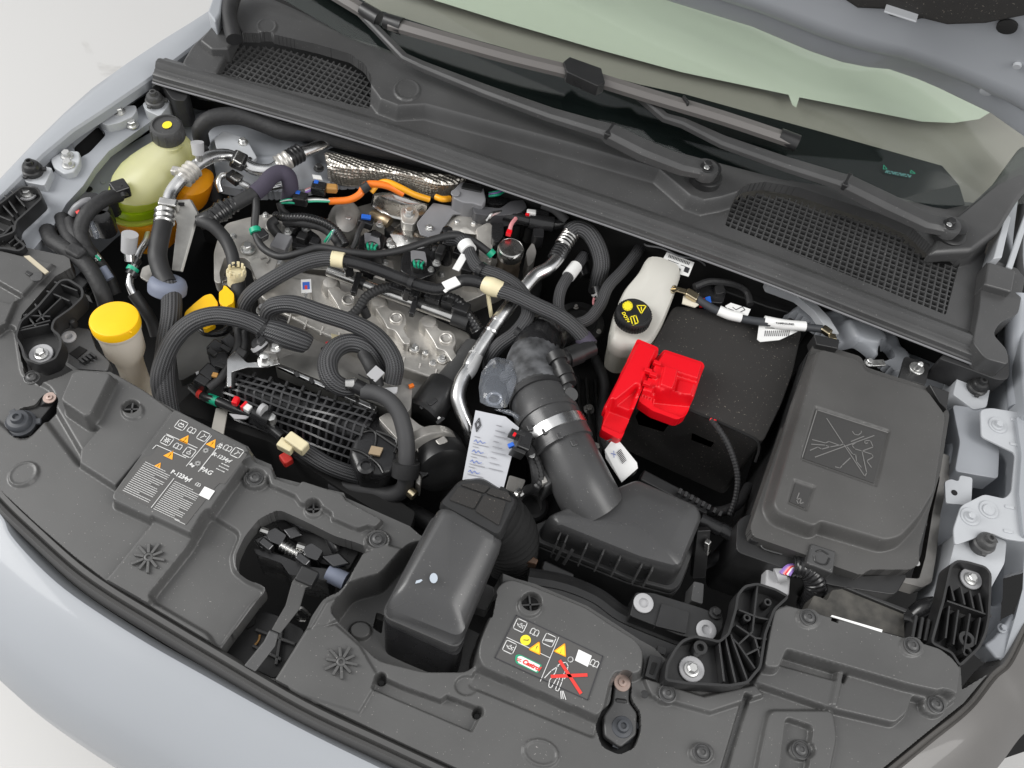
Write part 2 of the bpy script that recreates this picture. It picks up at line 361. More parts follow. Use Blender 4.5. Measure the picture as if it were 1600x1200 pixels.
def clear(name, col, tint, gloss=.08, rough=.0):
    m = bpy.data.materials.new(name); t, b = nt(m); N = t.nodes; L = t.links; N.remove(b)
    tr = N.new('ShaderNodeBsdfTransparent'); tr.inputs[0].default_value = (*tint, 1); g = N.new('ShaderNodeBsdfGlossy'); g.inputs['Roughness'].default_value = rough; g.inputs[0].default_value = (*col, 1)
    f = N.new('ShaderNodeFresnel'); ge = N.new('ShaderNodeNewGeometry'); mr = N.new('ShaderNodeMapRange'); mr.inputs[3].default_value = 1.45; mr.inputs[4].default_value = 1 / 1.45; L.new(ge.outputs['Backfacing'], mr.inputs[0]); L.new(mr.outputs[0], f.inputs[0]); mx = N.new('ShaderNodeMixShader'); L.new(f.outputs[0], mx.inputs[0]); L.new(tr.outputs[0], mx.inputs[1]); L.new(g.outputs[0], mx.inputs[2]); L.new(mx.outputs[0], N['Material Output'].inputs[0]); return m
GLASS = clear('windscreen_glass', (1, 1, 1), (0.955, 0.98, 0.955))
SLEEVE = clear('clear_sleeve', (1, 1, 1), (0.95, 0.96, 0.98), rough=.02)
_t = SLEEVE.node_tree; _o = _t.nodes['Material Output']; _src = _o.inputs[0].links[0].from_socket; _d = _t.nodes.new('ShaderNodeBsdfDiffuse'); _d.inputs[0].default_value = (.72, .77, .86, 1); _m = _t.nodes.new('ShaderNodeMixShader'); _m.inputs[0].default_value = .08
_t.links.new(_src, _m.inputs[1]); _t.links.new(_d.outputs[0], _m.inputs[2]); _t.links.new(_m.outputs[0], _o.inputs[0])
def braid():
    m = bpy.data.materials.new('braided_sleeve'); t, b = nt(m); N = t.nodes; L = t.links
    uv = N.new('ShaderNodeUVMap'); sp = N.new('ShaderNodeSeparateXYZ'); L.new(uv.outputs[0], sp.inputs[0])
    def mth(op, a, v=None):
        n = N.new('ShaderNodeMath'); n.operation = op
        for i, q in enumerate((a, v)):
            if q is None: continue
            if isinstance(q, (int, float)): n.inputs[i].default_value = q
            else: L.new(q, n.inputs[i])
        return n.outputs[0]
    rib = mth('SINE', mth('MULTIPLY', sp.outputs[0], 2 * math.pi * 18))
    d1 = mth('SINE', mth('ADD', mth('MULTIPLY', sp.outputs[0], 2 * math.pi * 18), mth('MULTIPLY', sp.outputs[1], 2200)))
    hgt = mth('ADD', mth('MULTIPLY', rib, .65), mth('MULTIPLY', d1, .35))
    bu = N.new('ShaderNodeBump'); bu.inputs['Strength'].default_value = .7; bu.inputs['Distance'].default_value = .0011; L.new(hgt, bu.inputs['Height']); L.new(bu.outputs[0], b.inputs['Normal'])
    cr = N.new('ShaderNodeMapRange'); cr.inputs[1].default_value = -1; cr.inputs[2].default_value = 1; cr.inputs[3].default_value = 0; cr.inputs[4].default_value = 1; L.new(hgt, cr.inputs[0])
    mx = N.new('ShaderNodeMix'); mx.data_type = 'RGBA'; mx.inputs[6].default_value = (0.008, 0.008, 0.009, 1); mx.inputs[7].default_value = (0.078, 0.079, 0.083, 1); L.new(cr.outputs[0], mx.inputs[0]); L.new(mx.outputs[2], b.inputs['Base Color'])
    b.inputs['Roughness'].default_value = .5; return m
BRAID = braid()
def foil():
    m = bpy.data.materials.new('dimpled_foil'); t, b = nt(m); N = t.nodes; L = t.links
    b.inputs['Metallic'].default_value = 1; b.inputs['Roughness'].default_value = .38; tc = N.new('ShaderNodeTexCoord')
    v = N.new('ShaderNodeTexVoronoi'); v.inputs['Scale'].default_value = 170; v.inputs['Randomness'].default_value = .25; L.new(tc.outputs['Object'], v.inputs['Vector'])
    bu = N.new('ShaderNodeBump'); bu.inputs['Strength'].default_value = 1; bu.inputs['Distance'].default_value = .003; L.new(v.outputs['Distance'], bu.inputs['Height']); L.new(bu.outputs[0], b.inputs['Normal'])
    n = N.new('ShaderNodeTexNoise'); n.inputs['Scale'].default_value = 12; L.new(tc.outputs['Object'], n.inputs['Vector'])
    mx = N.new('ShaderNodeMix'); mx.data_type = 'RGBA'; mx.inputs[6].default_value = (0.42, 0.38, 0.32, 1); mx.inputs[7].default_value = (0.85, 0.82, 0.76, 1); L.new(n.outputs['Fac'], mx.inputs[0]); L.new(mx.outputs[2], b.inputs['Base Color']); return m
FOIL = foil()
def floor_mat():
    m = bpy.data.materials.new('white_studio_floor'); t, b = nt(m); N = t.nodes; L = t.links; tc = N.new('ShaderNodeTexCoord')
    a = N.new('ShaderNodeTexNoise'); a.inputs['Scale'].default_value = 3.2; a.inputs['Detail'].default_value = 8; a.inputs['Distortion'].default_value = 1.2; L.new(tc.outputs['Object'], a.inputs['Vector'])
    r = N.new('ShaderNodeValToRGB'); r.color_ramp.elements[0].position = .26; r.color_ramp.elements[0].color = (0.40, 0.39, 0.375, 1); r.color_ramp.elements[1].position = .36; r.color_ramp.elements[1].color = (0.535, 0.53, 0.52, 1); L.new(a.outputs['Fac'], r.inputs[0])
    L.new(r.outputs[0], b.inputs['Base Color']); b.inputs['Roughness'].default_value = .45; return m
FLOOR = floor_mat()
# ---------------------------------------------------------------- fasteners (shared meshes, placed as parts)
_cache = {}
def _profile(key, prof, n, hexa=None):
    if key in _cache: return _cache[key]
    bm = bmesh.new(); rows = []
    for r, h in prof: rows.append([bm.verts.new((max(r, 1e-4) * math.cos(2 * math.pi * k / n), max(r, 1e-4) * math.sin(2 * math.pi * k / n), h)) for k in range(n)])
    for a, b in zip(rows[:-1], rows[1:]):
        for k in range(n): j = (k + 1) % n; bm.faces.new((a[k], a[j], b[j], b[k]))
    bm.faces.new(rows[0][::-1]); bm.faces.new(rows[-1])
    if hexa:
        r, z0, z1 = hexa; A = [bm.verts.new((r * math.cos(math.pi * k / 3), r * math.sin(math.pi * k / 3), z0)) for k in range(6)]
        A2 = [bm.verts.new((r * math.cos(math.pi * k / 3), r * math.sin(math.pi * k / 3), z1 - r * .15)) for k in range(6)]; C2 = [bm.verts.new((r * .82 * math.cos(math.pi * k / 3), r * .82 * math.sin(math.pi * k / 3), z1)) for k in range(6)]
        for q, w in ((A, A2), (A2, C2)):
            for k in range(6): j = (k + 1) % 6; bm.faces.new((q[k], q[j], w[j], w[k]))
        bm.faces.new(C2)
    bmesh.ops.recalc_face_normals(bm, faces=bm.faces); me = bpy.data.meshes.new(key); bm.to_mesh(me); bm.free()
    me.polygons.foreach_set('use_smooth', [True] * len(me.polygons)); me.set_sharp_from_angle(angle=math.radians(35)); _cache[key] = me; return me
def fast(kind, x, y, h, r, parent, m, axis=(0, 0, 1), rot=None, name='bolt'):
    """hex: flanged hex bolt, torx: domed clip screw in a ring, washer: flat washer with socket bolt, plug: star hole plug, disc"""
    if kind == 'hex': me = _profile('hex', [(1, 0), (1, .12), (.93, .22), (.62, .3)], 20, (.66, .25, 1.0))
    elif kind == 'torx': me = _profile('torx', [(1, 0), (1, .12), (.88, .16), (.80, .05), (.66, .05), (.62, .3), (.5, .42), (.3, .46), (.26, .3), (.05, .3)], 22)
    elif kind == 'washer': me = _profile('washer', [(1, 0), (1, .16), (.95, .2), (.5, .2), (.48, .4), (.2, .42), (.18, .2), (.03, .2)], 22)
    elif kind == 'ring': me = _profile('ring', [(1, 0), (1, .2), (.92, .25), (.5, .25), (.44, .05), (.4, -.4), (.03, -.4)], 22)
    else: me = _profile('disc', [(1, 0), (1, .2), (.9, .3), (.05, .32)], 22)
    key = me.name + '_' + m.name
    if key not in _cache:
        c = me.copy(); c.materials.clear(); c.materials.append(m); _cache[key] = c
    loc = P(x, y, h) if not isinstance(x, Vector) else x
    o = link(name, _cache[key], parent, loc); o.scale = (r, r, r)
    q = V3(axis).to_track_quat('Z', 'Y') @ Matrix.Rotation(rot if rot is not None else random.random() * 6, 4, 'Z').to_quaternion(); o.rotation_mode = 'QUATERNION'; o.rotation_quaternion = q
    return o
# ================================================================ setting
s = 6.0
tag(mk('studio_floor', [(-s, -s, -.85), (s, -s, -.85), (s, s, -.85), (-s, s, -.85)], [(0, 1, 2, 3)], FLOOR), kind='structure')
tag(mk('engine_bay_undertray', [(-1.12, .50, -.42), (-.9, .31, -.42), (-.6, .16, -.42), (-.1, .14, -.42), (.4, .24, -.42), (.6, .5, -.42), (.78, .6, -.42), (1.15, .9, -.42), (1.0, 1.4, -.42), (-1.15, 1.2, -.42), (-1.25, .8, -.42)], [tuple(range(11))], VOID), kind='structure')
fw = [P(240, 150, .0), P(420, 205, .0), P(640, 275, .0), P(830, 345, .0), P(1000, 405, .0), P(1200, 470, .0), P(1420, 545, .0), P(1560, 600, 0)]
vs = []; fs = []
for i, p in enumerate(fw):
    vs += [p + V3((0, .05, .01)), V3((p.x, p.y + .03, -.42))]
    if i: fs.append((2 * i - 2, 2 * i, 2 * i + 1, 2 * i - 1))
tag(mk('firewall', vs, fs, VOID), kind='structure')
# ================================================================ front panel (slam panel cover)
OUT = [(-60, 365), (0, 378), (108, 401), (111, 418), (86, 432), (34, 492), (27, 535), (38, 585), (60, 600), (95, 588), (115, 578), (172, 581), (200, 597), (235, 618), (272, 640), (388, 698), (400, 716), (424, 726), (431, 745), (470, 755), (537, 770), (541, 778), (640, 822), (656, 836),
       (775, 892), (806, 904), (835, 912), (918, 947), (959, 973), (1000, 1000), (1022, 1012), (1060, 1050), (1140, 1045), (1180, 985), (1209, 952), (1229, 946), (1262, 955), (1410, 995), (1468, 1013), (1487, 1027), (1501, 1043), (1503, 1078), (1545, 1052), (1505, 1099), (1445, 1147), (1380, 1200), (1300, 1262), (1100, 1330), (900, 1290), (740, 1212), (600, 1147), (470, 1085), (330, 1003), (230, 943), (165, 906), (115, 868), (57, 818), (0, 765), (-60, 690)]
LATCH = rp([(436, 796), (405, 810), (382, 838), (368, 868), (369, 892), (386, 906), (418, 918), (402, 938), (342, 1018), (352, 1032), (425, 1072), (432, 1059), (481, 979), (486, 965), (506, 935), (532, 924), (552, 895), (575, 855), (558, 848), (524, 838), (480, 816)], 9)
WELL = rp([(526, 977), (552, 940), (598, 928), (640, 880), (700, 870), (770, 905), (772, 930), (752, 985), (744, 1005), (736, 1050), (722, 1062), (660, 1062), (596, 1046)], 10)
FEATS = [
    ([(-60, 380), (0, 392), (80, 412), (22, 470), (0, 520), (-60, 500)], .008, .005),
    ([(-60, 430), (0, 448), (35, 468), (20, 480), (-60, 452)], -.004, .004),
    (rp([(20, 510), (32, 590), (80, 612), (86, 640), (40, 690), (-20, 640), (-40, 560)], 14), -.006, .008),
    (circ(36, 740, 23, ry=16, rot=-.5), .0035, .003), (circ(36, 740, 19, ry=12.5, rot=-.5), .002, .003),
    ([(82, 640), (124, 712), (131, 727), (126, 722), (70, 648)], -.008, .01),
    ([(135, 652), (158, 668), (127, 704), (126, 722), (180, 757), (230, 700), (272, 645), (225, 611), (180, 585), (150, 620)], .014, .006),
    (rp([(96, 624), (114, 582), (128, 579), (172, 584), (142, 644), (134, 650)], 5), .036, .008),
    (circ(207, 641, 15, ry=12), .017, .002), (circ(207, 641, 11, ry=8.5), .004, .002),
    (rp([(273, 640), (386, 698), (387, 710), (302, 828), (292, 833), (176, 779), (178, 770)], 4), .024, .007),
    ([(164, 911), (241, 816), (300, 844), (298, 850), (229, 940)], .010, .006),
    (rp([(302, 862), (330, 812), (372, 838), (358, 872), (362, 896), (384, 914), (412, 926), (392, 942), (342, 1012), (330, 990), (241, 938)], 8), -.008, .007),
    (rp([(390, 712), (398, 722), (424, 732), (428, 748), (466, 760), (472, 752), (534, 772), (540, 782), (596, 812), (586, 822), (575, 818), (560, 824), (520, 808), (520, 800), (505, 790), (470, 784), (462, 772), (424, 756), (420, 742), (400, 736), (384, 728), (380, 718)], 3), .012, .004),
    (circ(398, 747, 17, ry=13), .010, .002), (circ(398, 747, 14, ry=10.5), .006, .002),
    (circ(590, 843, 18, ry=15), .008, .002), (circ(590, 843, 15, ry=12), .004, .002),
    (circ(490, 797, 12, ry=9.5), .004, .002), (circ(490, 797, 9, ry=7), -.008, .002),
    ([(560, 870), (600, 852), (640, 862), (600, 905), (545, 938), (530, 962), (508, 975), (490, 980), (512, 942), (540, 928)], .006, .006),
    ([(480, 985), (524, 978), (560, 1010), (590, 1060), (560, 1110), (470, 1082), (432, 1062)], .004, .005),
    (WELL, -.062, .008), (circ(563, 984, 15, ry=12), -.054, .003), (circ(729, 1072, 16, ry=13), -.004, .003), ([(590, 1062), (630, 1080), (688, 1101), (698, 1094), (750, 1114), (735, 1142), (585, 1078)], -.014, .005), (circ(596, 1068, 5), -.03, .003), (circ(745, 1120, 5), -.03, .003),
    (rp([(796, 905), (830, 916), (915, 950), (956, 978), (992, 1000), (1004, 1018), (1001, 1048), (985, 1052), (962, 1046), (952, 1062), (940, 1112), (918, 1122), (840, 1086), (760, 1046), (748, 1024), (752, 1000), (774, 950), (776, 918)], 12), .022, .009),
    (circ(828, 946, 17, ry=15), .026, .002), (circ(828, 946, 13, ry=12), .006, .002),
    (rp([(744, 1052), (930, 1132), (925, 1150), (735, 1072)], 4), -.006, .006),
    (circ(845, 1176, 27, ry=19, rot=.3), .003, .003), (circ(845, 1176, 22, ry=15, rot=.3), .001, .003),
    (rp([(1180, 1064), (1194, 1044), (1215, 1044), (1230, 1014), (1420, 1070), (1496, 1088), (1480, 1100), (1425, 1085), (1416, 1112), (1398, 1128), (1304, 1106)], 6), .014, .006),
    ([(1222, 1030), (1316, 1058), (1312, 1066), (1218, 1040)], .005, .005),
    ([(1312, 1046), (1318, 1048), (1306, 1100), (1300, 1100)], .017, .004),
    (rp([(1196, 1040), (1211, 953), (1230, 947), (1262, 955), (1410, 996), (1468, 1014), (1487, 1028), (1500, 1044), (1495, 1084), (1422, 1068), (1229, 1012), (1216, 1042)], 6), .034, .007),
    (circ(1263, 965, 17, ry=14), .036, .003), (circ(1425, 1009, 17, ry=14), .036, .003), (circ(1462, 1101, 18, ry=15), .012, .004),
    (rp([(1205, 1112), (1300, 1112), (1306, 1150), (1290, 1230), (1180, 1230), (1196, 1150)], 8), .008, .006),
    (rp([(1226, 1128), (1262, 1140), (1254, 1210), (1216, 1210)], 5), -.004, .005),
    (circ(1097, 1176, 17, ry=13), .006, .003), (circ(1251, 1172, 17, ry=13), .0, .003), (circ(1043, 1084, 15, ry=12), .012, .004),
    ([(1010, 1062), (1100, 1090), (1180, 1072), (1190, 1084), (1110, 1110), (1020, 1085)], .008, .006),
    ([(1160, 1090), (1166, 1092), (1130, 1210), (1124, 1210)], -.008, .004),
]
HOLES = [LATCH, rp([(12, 652), (30, 634), (52, 630), (64, 614), (82, 612), (92, 622), (88, 640), (66, 662), (44, 680), (20, 684), (10, 670)], 6),
         rp([(953, 1100), (957, 1064), (968, 1052), (982, 1056), (988, 1070), (986, 1092), (1001, 1112), (1002, 1142), (993, 1168), (968, 1180), (941, 1168), (931, 1140), (935, 1114)], 8),
         (rp([(728, 930), (772, 946), (764, 985), (722, 965)], 4), -.03), (rp([(588, 950), (600, 955), (596, 985), (582, 975)], 3), -.045),
         [(1284, 975), (1295, 979), (1293, 986), (1282, 982)], [(1458, 1025), (1469, 1029), (1467, 1036), (1456, 1032)]]
WK = .8
fp = thing('front_panel_cover', 'long dark grey moulded plastic cover across the nose in front of the engine', 'panel', (620, 1000, -.05))
sheet('panel_shell', OUT, 0, FEATS, HOLES, GREY, fp, cell=.0012, skirt=.03); WK = 1.0
for x, y, h in ((398, 747, .006), (590, 843, .005), (1263, 965, .036), (1425, 1009, .036), (1462, 1101, .012), (1097, 1176, .006), (1251, 1172, 0), (1043, 1084, .012), (50, 590, -.006)):
    fast('torx', x, y, h, .0115, fp, DGREY, name='clip')
prism('buffer_arm', rp([(961, 1064), (968, 1056), (981, 1058), (986, 1068), (983, 1096), (996, 1114), (995, 1148), (970, 1168), (945, 1150), (943, 1118), (957, 1098)], 5), -.004, -.02, DGREY, fp, bev=.003); fast('washer', 972, 1067, -.004, .011, fp, COPPER, name='screw')
prism('buffer_arm', rp([(22, 642), (62, 618), (82, 613), (91, 622), (64, 654), (48, 680), (22, 684)], 5), -.012, -.03, BLACK, fp, bev=.003)
fast('disc', 1007, 1085, .010, .005, fp, BLACK, name='screw')
for x, y, h, r in ((207, 641, .004, .010), (490, 797, -.008, .009), (828, 946, .006, .013)):
    fast('disc', x, y, h - .002, r, fp, VOID, name='clip_socket')
    for k in range(4):
        a = k * math.pi / 2 + .5; c = P(x, y, h + .003); d = V3((math.cos(a), math.sin(a), 0)) * r
        bar('socket_spoke', c, c + d, .0022, .006, DGREY, fp, bev=0)
def star(x, y, h):
    c = P(x, y, h)
    o = lathe('moulded_star', c, [(.0058, -.002), (.0058, .004), (.005, .0046), (.003, .0046), (.0026, .002)], GREY, fp, n=16)
    for k in range(10):
        a = k * math.pi / 5 + .25; d = V3((math.cos(a), math.sin(a), 0)); L = .018 if k % 2 else .021
        bar('star_rib', c + d * .0058 + V3((0, 0, .001)), c + d * L + V3((0, 0, .001)), .0035, .0075, GREY, o, bev=.0006)
star(233, 872, .010); star(533, 1035, .004)
# screws standing in the recess of the left bump stop
# ---- sealing strip and bumper skin in front of the panel
EDGE = [(-60, 712), (0, 783), (57, 838), (115, 890), (165, 926), (230, 966), (330, 1026), (470, 1108), (600, 1170), (740, 1236), (900, 1315), (1000, 1350)]
gt = sweep('bonnet_seal', [(x, y, -.012) for x, y in EDGE], [(.012, -.03), (.014, -.004), (.009, .004), (.0035, .001), (.001, -.006), (-.0015, .001), (-.006, .0035), (-.010, -.002), (-.011, -.03)], mat('seal_rubber', (.075, .074, .073), .5, bump=(300, .2, .0005)), sub=5, label='grey rubber bonnet seal strip running along the front edge of the panel', cat='seal strip')
PE = [(-170, 610), (-60, 745), (0, 803), (17, 836), (60, 884), (115, 931), (216, 997), (316, 1054), (457, 1132), (600, 1203), (760, 1280), (940, 1350), (1140, 1400), (1300, 1360)]
def paint_strip():
    rows = []; p = spline([P(x, y, -.014) for x, y in PE], 5); N = len(p)
    for i, q in enumerate(p):
        d = p[min(i + 1, N - 1)] - p[max(i - 1, 0)]; d.z = 0; d.normalize(); s = V3((d.y, -d.x, 0))
        rows.append([q - s * .012 + V3((0, 0, -.03)), q - s * .002 + V3((0, 0, -.004)), q, q + s * .004 + V3((0, 0, .0005)), q + s * .03 + V3((0, 0, -.006)), q + s * .07 + V3((0, 0, -.024)), q + s * .105 + V3((0, 0, -.06)), q + s * .125 + V3((0, 0, -.11)), q + s * .130 + V3((0, 0, -.2)), q + s * .12 + V3((0, 0, -.5))])
    return loft('front_bumper', rows, PAINT, closed=False, label='pale blue grey painted bumper skin at the lower left edge', cat='bumper')
paint_strip()
# right hand headlamp corner
hl = thing('headlamp', 'dark smooth headlamp corner beside the front panel at lower right edge', 'headlamp', (1580, 1150, -.1))
rw = []
for q in spline([P(x, y, -.003) for x, y in ((1640, 900), (1604, 968), (1574, 1028), (1549, 1052), (1509, 1101), (1449, 1150), (1384, 1203), (1304, 1266), (1180, 1340))], 6):
    q = q.copy(); o = V3((.62, -.5, 0)).normalized()
    rw.append([q - o * .01 + V3((0, 0, -.03)), q, q + o * .003 + V3((0, 0, .0015)), q + o * .006 + V3((0, 0, -.0025)), q + o * .009 + V3((0, 0, .0015)), q + o * .05 + V3((0, 0, -.010)), q + o * .085 + V3((0, 0, -.04)), q + o * .10 + V3((0, 0, -.2))])
loft('lens', rw, mat('smoked_lens', (0.10, 0.095, 0.09), .34, coat=.3, var=(6, .06)), hl, closed=False)
# ================================================================ cowl, rail, windscreen
RAIL = [(246, 98, .062), (272, 106, .062), (420, 147, .062), (600, 200, .062), (800, 268, .062), (1000, 336, .062), (1200, 408, .062), (1400, 486, .062), (1560, 548, .062)]
rl = thing('cowl_rail', 'long ridged dark grey cowl rail crossing the car behind the engine', 'rail', (900, 330, .0))
sweep('rail', RAIL, [(0.026, -0.0165), (0.024, -0.0066), (0.016, -0.0033), (0.011, 0.002), (0.004, 0.006), (-0.0037, 0.005), (-0.0075, -0.0006), (-0.009, -0.0044), (-0.012, -0.0052), (-0.0135, -0.0077), (-0.0188, -0.0088), (-0.0203, -0.0099), (-0.0218, -0.0171), (-0.0248, -0.0182), (-0.0248, -0.0215), (-0.015, -0.0237), (0.02, -0.0237)], DGREY, rl, sub=4)
sweep('sealing_lip', [(x, y, .062) for x, y, _ in RAIL], [(-.025, -.0212), (-.0268, -.0217), (-.027, -.0235), (-.025, -.0238)], MIDGREY, rl, sub=4)
STEP = [(352, 40), (374, 41), (388, 68), (424, 69), (500, 84), (555, 101), (577, 127), (596, 153), (622, 163), (664, 161), (780, 192), (900, 224), (1031, 262), (1057, 284), (1080, 304), (1100, 311), (1127, 306), (1160, 296), (1184, 297), (1294, 328), (1403, 363), (1430, 384), (1452, 398), (1473, 402), (1521, 389)]
REAR = [(420, -4), (540, 50), (660, 101), (780, 150), (900, 191), (1000, 222), (1101, 249), (1220, 280), (1350, 300), (1470, 312), (1535, 318)]
cow = thing('scuttle_cover', 'dark grey moulded cowl panel with two square mesh air grilles below the windscreen', 'cowl panel', (900, 260, .03))
GL = rp([(364, 63), (381, 72), (424, 73), (495, 89), (547, 104), (570, 120), (582, 142), (577, 170), (338, 114)], 3)
GR = rp([(1133, 352), (1144, 317), (1158, 306), (1187, 302), (1240, 311), (1319, 337), (1375, 355), (1412, 372), (1446, 404), (1469, 413), (1498, 415), (1478, 492)], 3)
GZ, SZ = .052, .080
outl = [(x, y - 4) for x, y in ((300, 108), (420, 148), (600, 203), (800, 271), (1000, 340), (1200, 414), (1400, 488), (1520, 528))]
oxy = xy(outl, GZ) + xy([(1560, 400), (1535, 318)] + REAR[::-1][1:] + [(395, -20), (345, -10), (318, 60)], SZ)
shelf = STEP + [(1545, 370), (1560, 300), (1470, 250), (1350, 240), (1220, 220), (1101, 190), (1000, 165), (900, 130), (780, 90), (660, 40), (540, -20), (420, -80), (330, -60)]
sheet('cowl_shell', None, GZ, [(shelf, SZ, .012), (circ(417, 40, 14, ry=12), SZ + .003, .003), (circ(417, 40, 11.5, ry=10), SZ, .003), (circ(636, 139, 19, ry=16), SZ + .003, .003), (circ(636, 139, 16, ry=13.5), SZ + .001, .003)],
      [(GL, GZ), (GR, GZ)], DGREY, cow, cell=.0014, skirt=.02, oxy=oxy)
def grille(poly, name, pitch=.0112, bw=.0040, bd=.007):
    q = xy(poly, GZ); A = np.array(q); vs = []; fs = []
    def spans(c, ax):
        xs = []
        for a, b in zip(q, q[1:] + q[:1]):
            if (a[ax] > c) != (b[ax] > c): t = (c - a[ax]) / (b[ax] - a[ax]); xs.append(a[1 - ax] + (b[1 - ax] - a[1 - ax]) * t)
        xs.sort(); return list(zip(xs[::2], xs[1::2]))
    for ax in (0, 1):
        lo, hi = A[:, ax].min(), A[:, ax].max(); n = int((hi - lo) / pitch)
        for k in range(1, n + 1):
            c = lo + k * pitch
            for s0, s1 in spans(c, ax):
                s0 -= .003; s1 += .003; b = len(vs); z1 = GZ - .0015 - (.0004 if ax else 0); z0 = z1 - bd; w = bw / 2
                for s in (s0, s1):
                    for d, z in ((-w, z0), (w, z0), (w * .6, z1), (-w * .6, z1)): vs.append(V3((c + d, s, z)) if ax == 0 else V3((s, c + d, z)))
                fs += [(b, b + 1, b + 2, b + 3), (b + 7, b + 6, b + 5, b + 4)] + [(b + i, b + (i + 1) % 4, b + 4 + (i + 1) % 4, b + 4 + i) for i in range(4)]
    o = mk(name, vs, fs, DGREY, cow, smooth=False, label='square mesh air grille')
grille(GL, 'air_grille'); grille(GR, 'air_grille')
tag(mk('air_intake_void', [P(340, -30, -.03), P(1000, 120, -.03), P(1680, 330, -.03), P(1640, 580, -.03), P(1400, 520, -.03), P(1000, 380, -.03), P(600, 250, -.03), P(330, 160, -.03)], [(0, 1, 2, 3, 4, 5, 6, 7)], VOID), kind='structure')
# drain gutter and seal at both ends of the rail
prism('cowl_end_seal', [(1466, 560), (1484, 546), (1540, 542), (1578, 552), (1577, 592), (1560, 594), (1528, 582), (1496, 570)], .035, -.02, RUBBER, rl, bev=.006, r=8)
prism('cowl_end_seal', [(236, 138), (246, 112), (266, 104), (296, 140), (290, 158), (270, 156), (250, 128)], .03, -.03, RUBBER, rl, bev=.004, r=6)
prism('cowl_end_cap', [(1536, 416), (1548, 404), (1594, 420), (1602, 434), (1592, 490), (1562, 504), (1552, 522), (1574, 546), (1577, 570), (1540, 560), (1520, 534), (1530, 480)], .07, .0, DGREY, cow, bev=.006, r=8)
prism('cowl_end_step', [(1544, 408), (1588, 422), (1582, 456), (1538, 444)], .085, .05, DGREY, cow, bev=.004)
prism('cowl_end_cap', [(282, 100), (300, 70), (334, 38), (352, 32), (372, 46), (338, 116), (300, 110)], .066, .0, DGREY, cow, bev=.006, r=8)
prism('cowl_end_step', [(312, 62), (334, 36), (372, 46), (356, 76), (330, 76)], .082, .05, DGREY, cow, bev=.004)
# ---- windscreen: tilted pane
gb = PP(REAR, .078); A = np.array([[v.x, v.y, v.z] for v in gb]); cy = np.polyfit(A[:, 0], A[:, 1], 1)
GN = V3((cy[0] * .5, -.5, .87)); gx0 = A[:, 0].mean(); GP = V3((gx0, np.polyval(cy, gx0), .082)); GN = (V3((1, cy[0], 0)).cross(V3((0, .87, .5)))).normalized()
def PG(x, y, off=0.0):
    r = ray(x, y); return CAM + r * ((GP + GN * off - CAM).dot(GN) / r.dot(GN))
ws = thing('windscreen', 'large sloping windscreen with black printed lower border and greenish glass', 'windscreen', GP)
base = [(400, -26), (540, 56), (660, 104), (780, 149), (900, 192), (1000, 224), (1101, 252), (1220, 284), (1350, 306), (1470, 320), (1560, 322), (1600, 318)]
def strip(name, lower, upper, off, m, th=.004):
    a = [PG(*p, off) for p in lower]; b = [PG(*p, off) for p in upper]; n = GN * th
    return mk(name, [q - n for q in a] + [q - n for q in b] + a + b, sum([[(i, i + 1, len(a) + i + 1, len(a) + i), (2 * len(a) + i, 2 * len(a) + i + 1, 3 * len(a) + i + 1, 3 * len(a) + i)] for i in range(len(a) - 1)], []), m, ws, smooth=False)
UP = [(560, -260), (640, -250), (760, -240), (880, -230), (1000, -220), (1100, -210), (1200, -200), (1300, -190), (1400, -180), (1500, -100), (1590, 60), (1640, 200)]
strip('glass_pane', base, UP, 0, GLASS)
FRIT = [(500, -40), (593, 16), (700, 50), (800, 78), (880, 100), (1000, 132), (1070, 147), (1170, 175), (1273, 203), (1380, 233), (1472, 259), (1499, 290)]
strip('black_border', base[:9] + [(1440, 322), (1480, 326), (1508, 320)], FRIT, -.006, mat('screen_border_black', (.0035, .006, .0065), .5, spec=.1), .002)
ink('border_marking', [[(1381, 258), (1386, 264), (1380, 264), (1381, 258)], [(1424, 266), (1430, 271), (1422, 270), (1424, 266)]], 0, .0007, GREENP, ws, fr=type('F', (), {'n': GN, '__call__': lambda s, x, y: PG(x, y, .001)})())['kind'] = 'stuff'
fw2 = Frame(PG(1384, 266, .0006), PG(1426, 274, .0006), PG(1383, 272, .0006), .0004)
ink('border_marking', [[(u / 20, .1 + .5 * ((u * 7) % 3 == 0)), ((u + .7) / 20, .1 + .5 * ((u * 5) % 2))] for u in range(19)], 0, .0022, mat('teal_print', (.05, .16, .15), .5), ws, fr=fw2)['kind'] = 'stuff'
db = thing('dashboard', 'flat brown grey dashboard surface under the lower windscreen', 'dashboard', PG(1200, 150, -.12))
mk('dash_top', [PG(330, -150, -.11), PG(900, 330, -.09), PG(1650, 430, -.09), PG(1750, 150, -.11), PG(1300, -420, -.11)], [(0, 1, 2, 3, 4)], mat('dash_brown_grey', (0.27, 0.25, 0.23), .7, bump=(400, .2, .0006)), db)  # even brown grey surface set under the glass, below the green shape
SG = mat('flat_pale_green', (0.47, 0.50, 0.435), .6)
sh = mk('pale_green_shape', [PG(x, y, -.07) for x, y in ((600, -24), (800, 38), (930, 76), (1066, 113), (1180, 137), (1232, 148), (1238, 164), (1244, 168), (1249, 152), (1330, 168), (1440, 190), (1490, 192), (1530, 186), (1640, 120), (1500, -200), (800, -260))], [tuple(range(16))], SG, smooth=False, label='flat pale green shape under the windscreen glass with a small tab', cat='sheet')  # flat pale green outline set under the glass
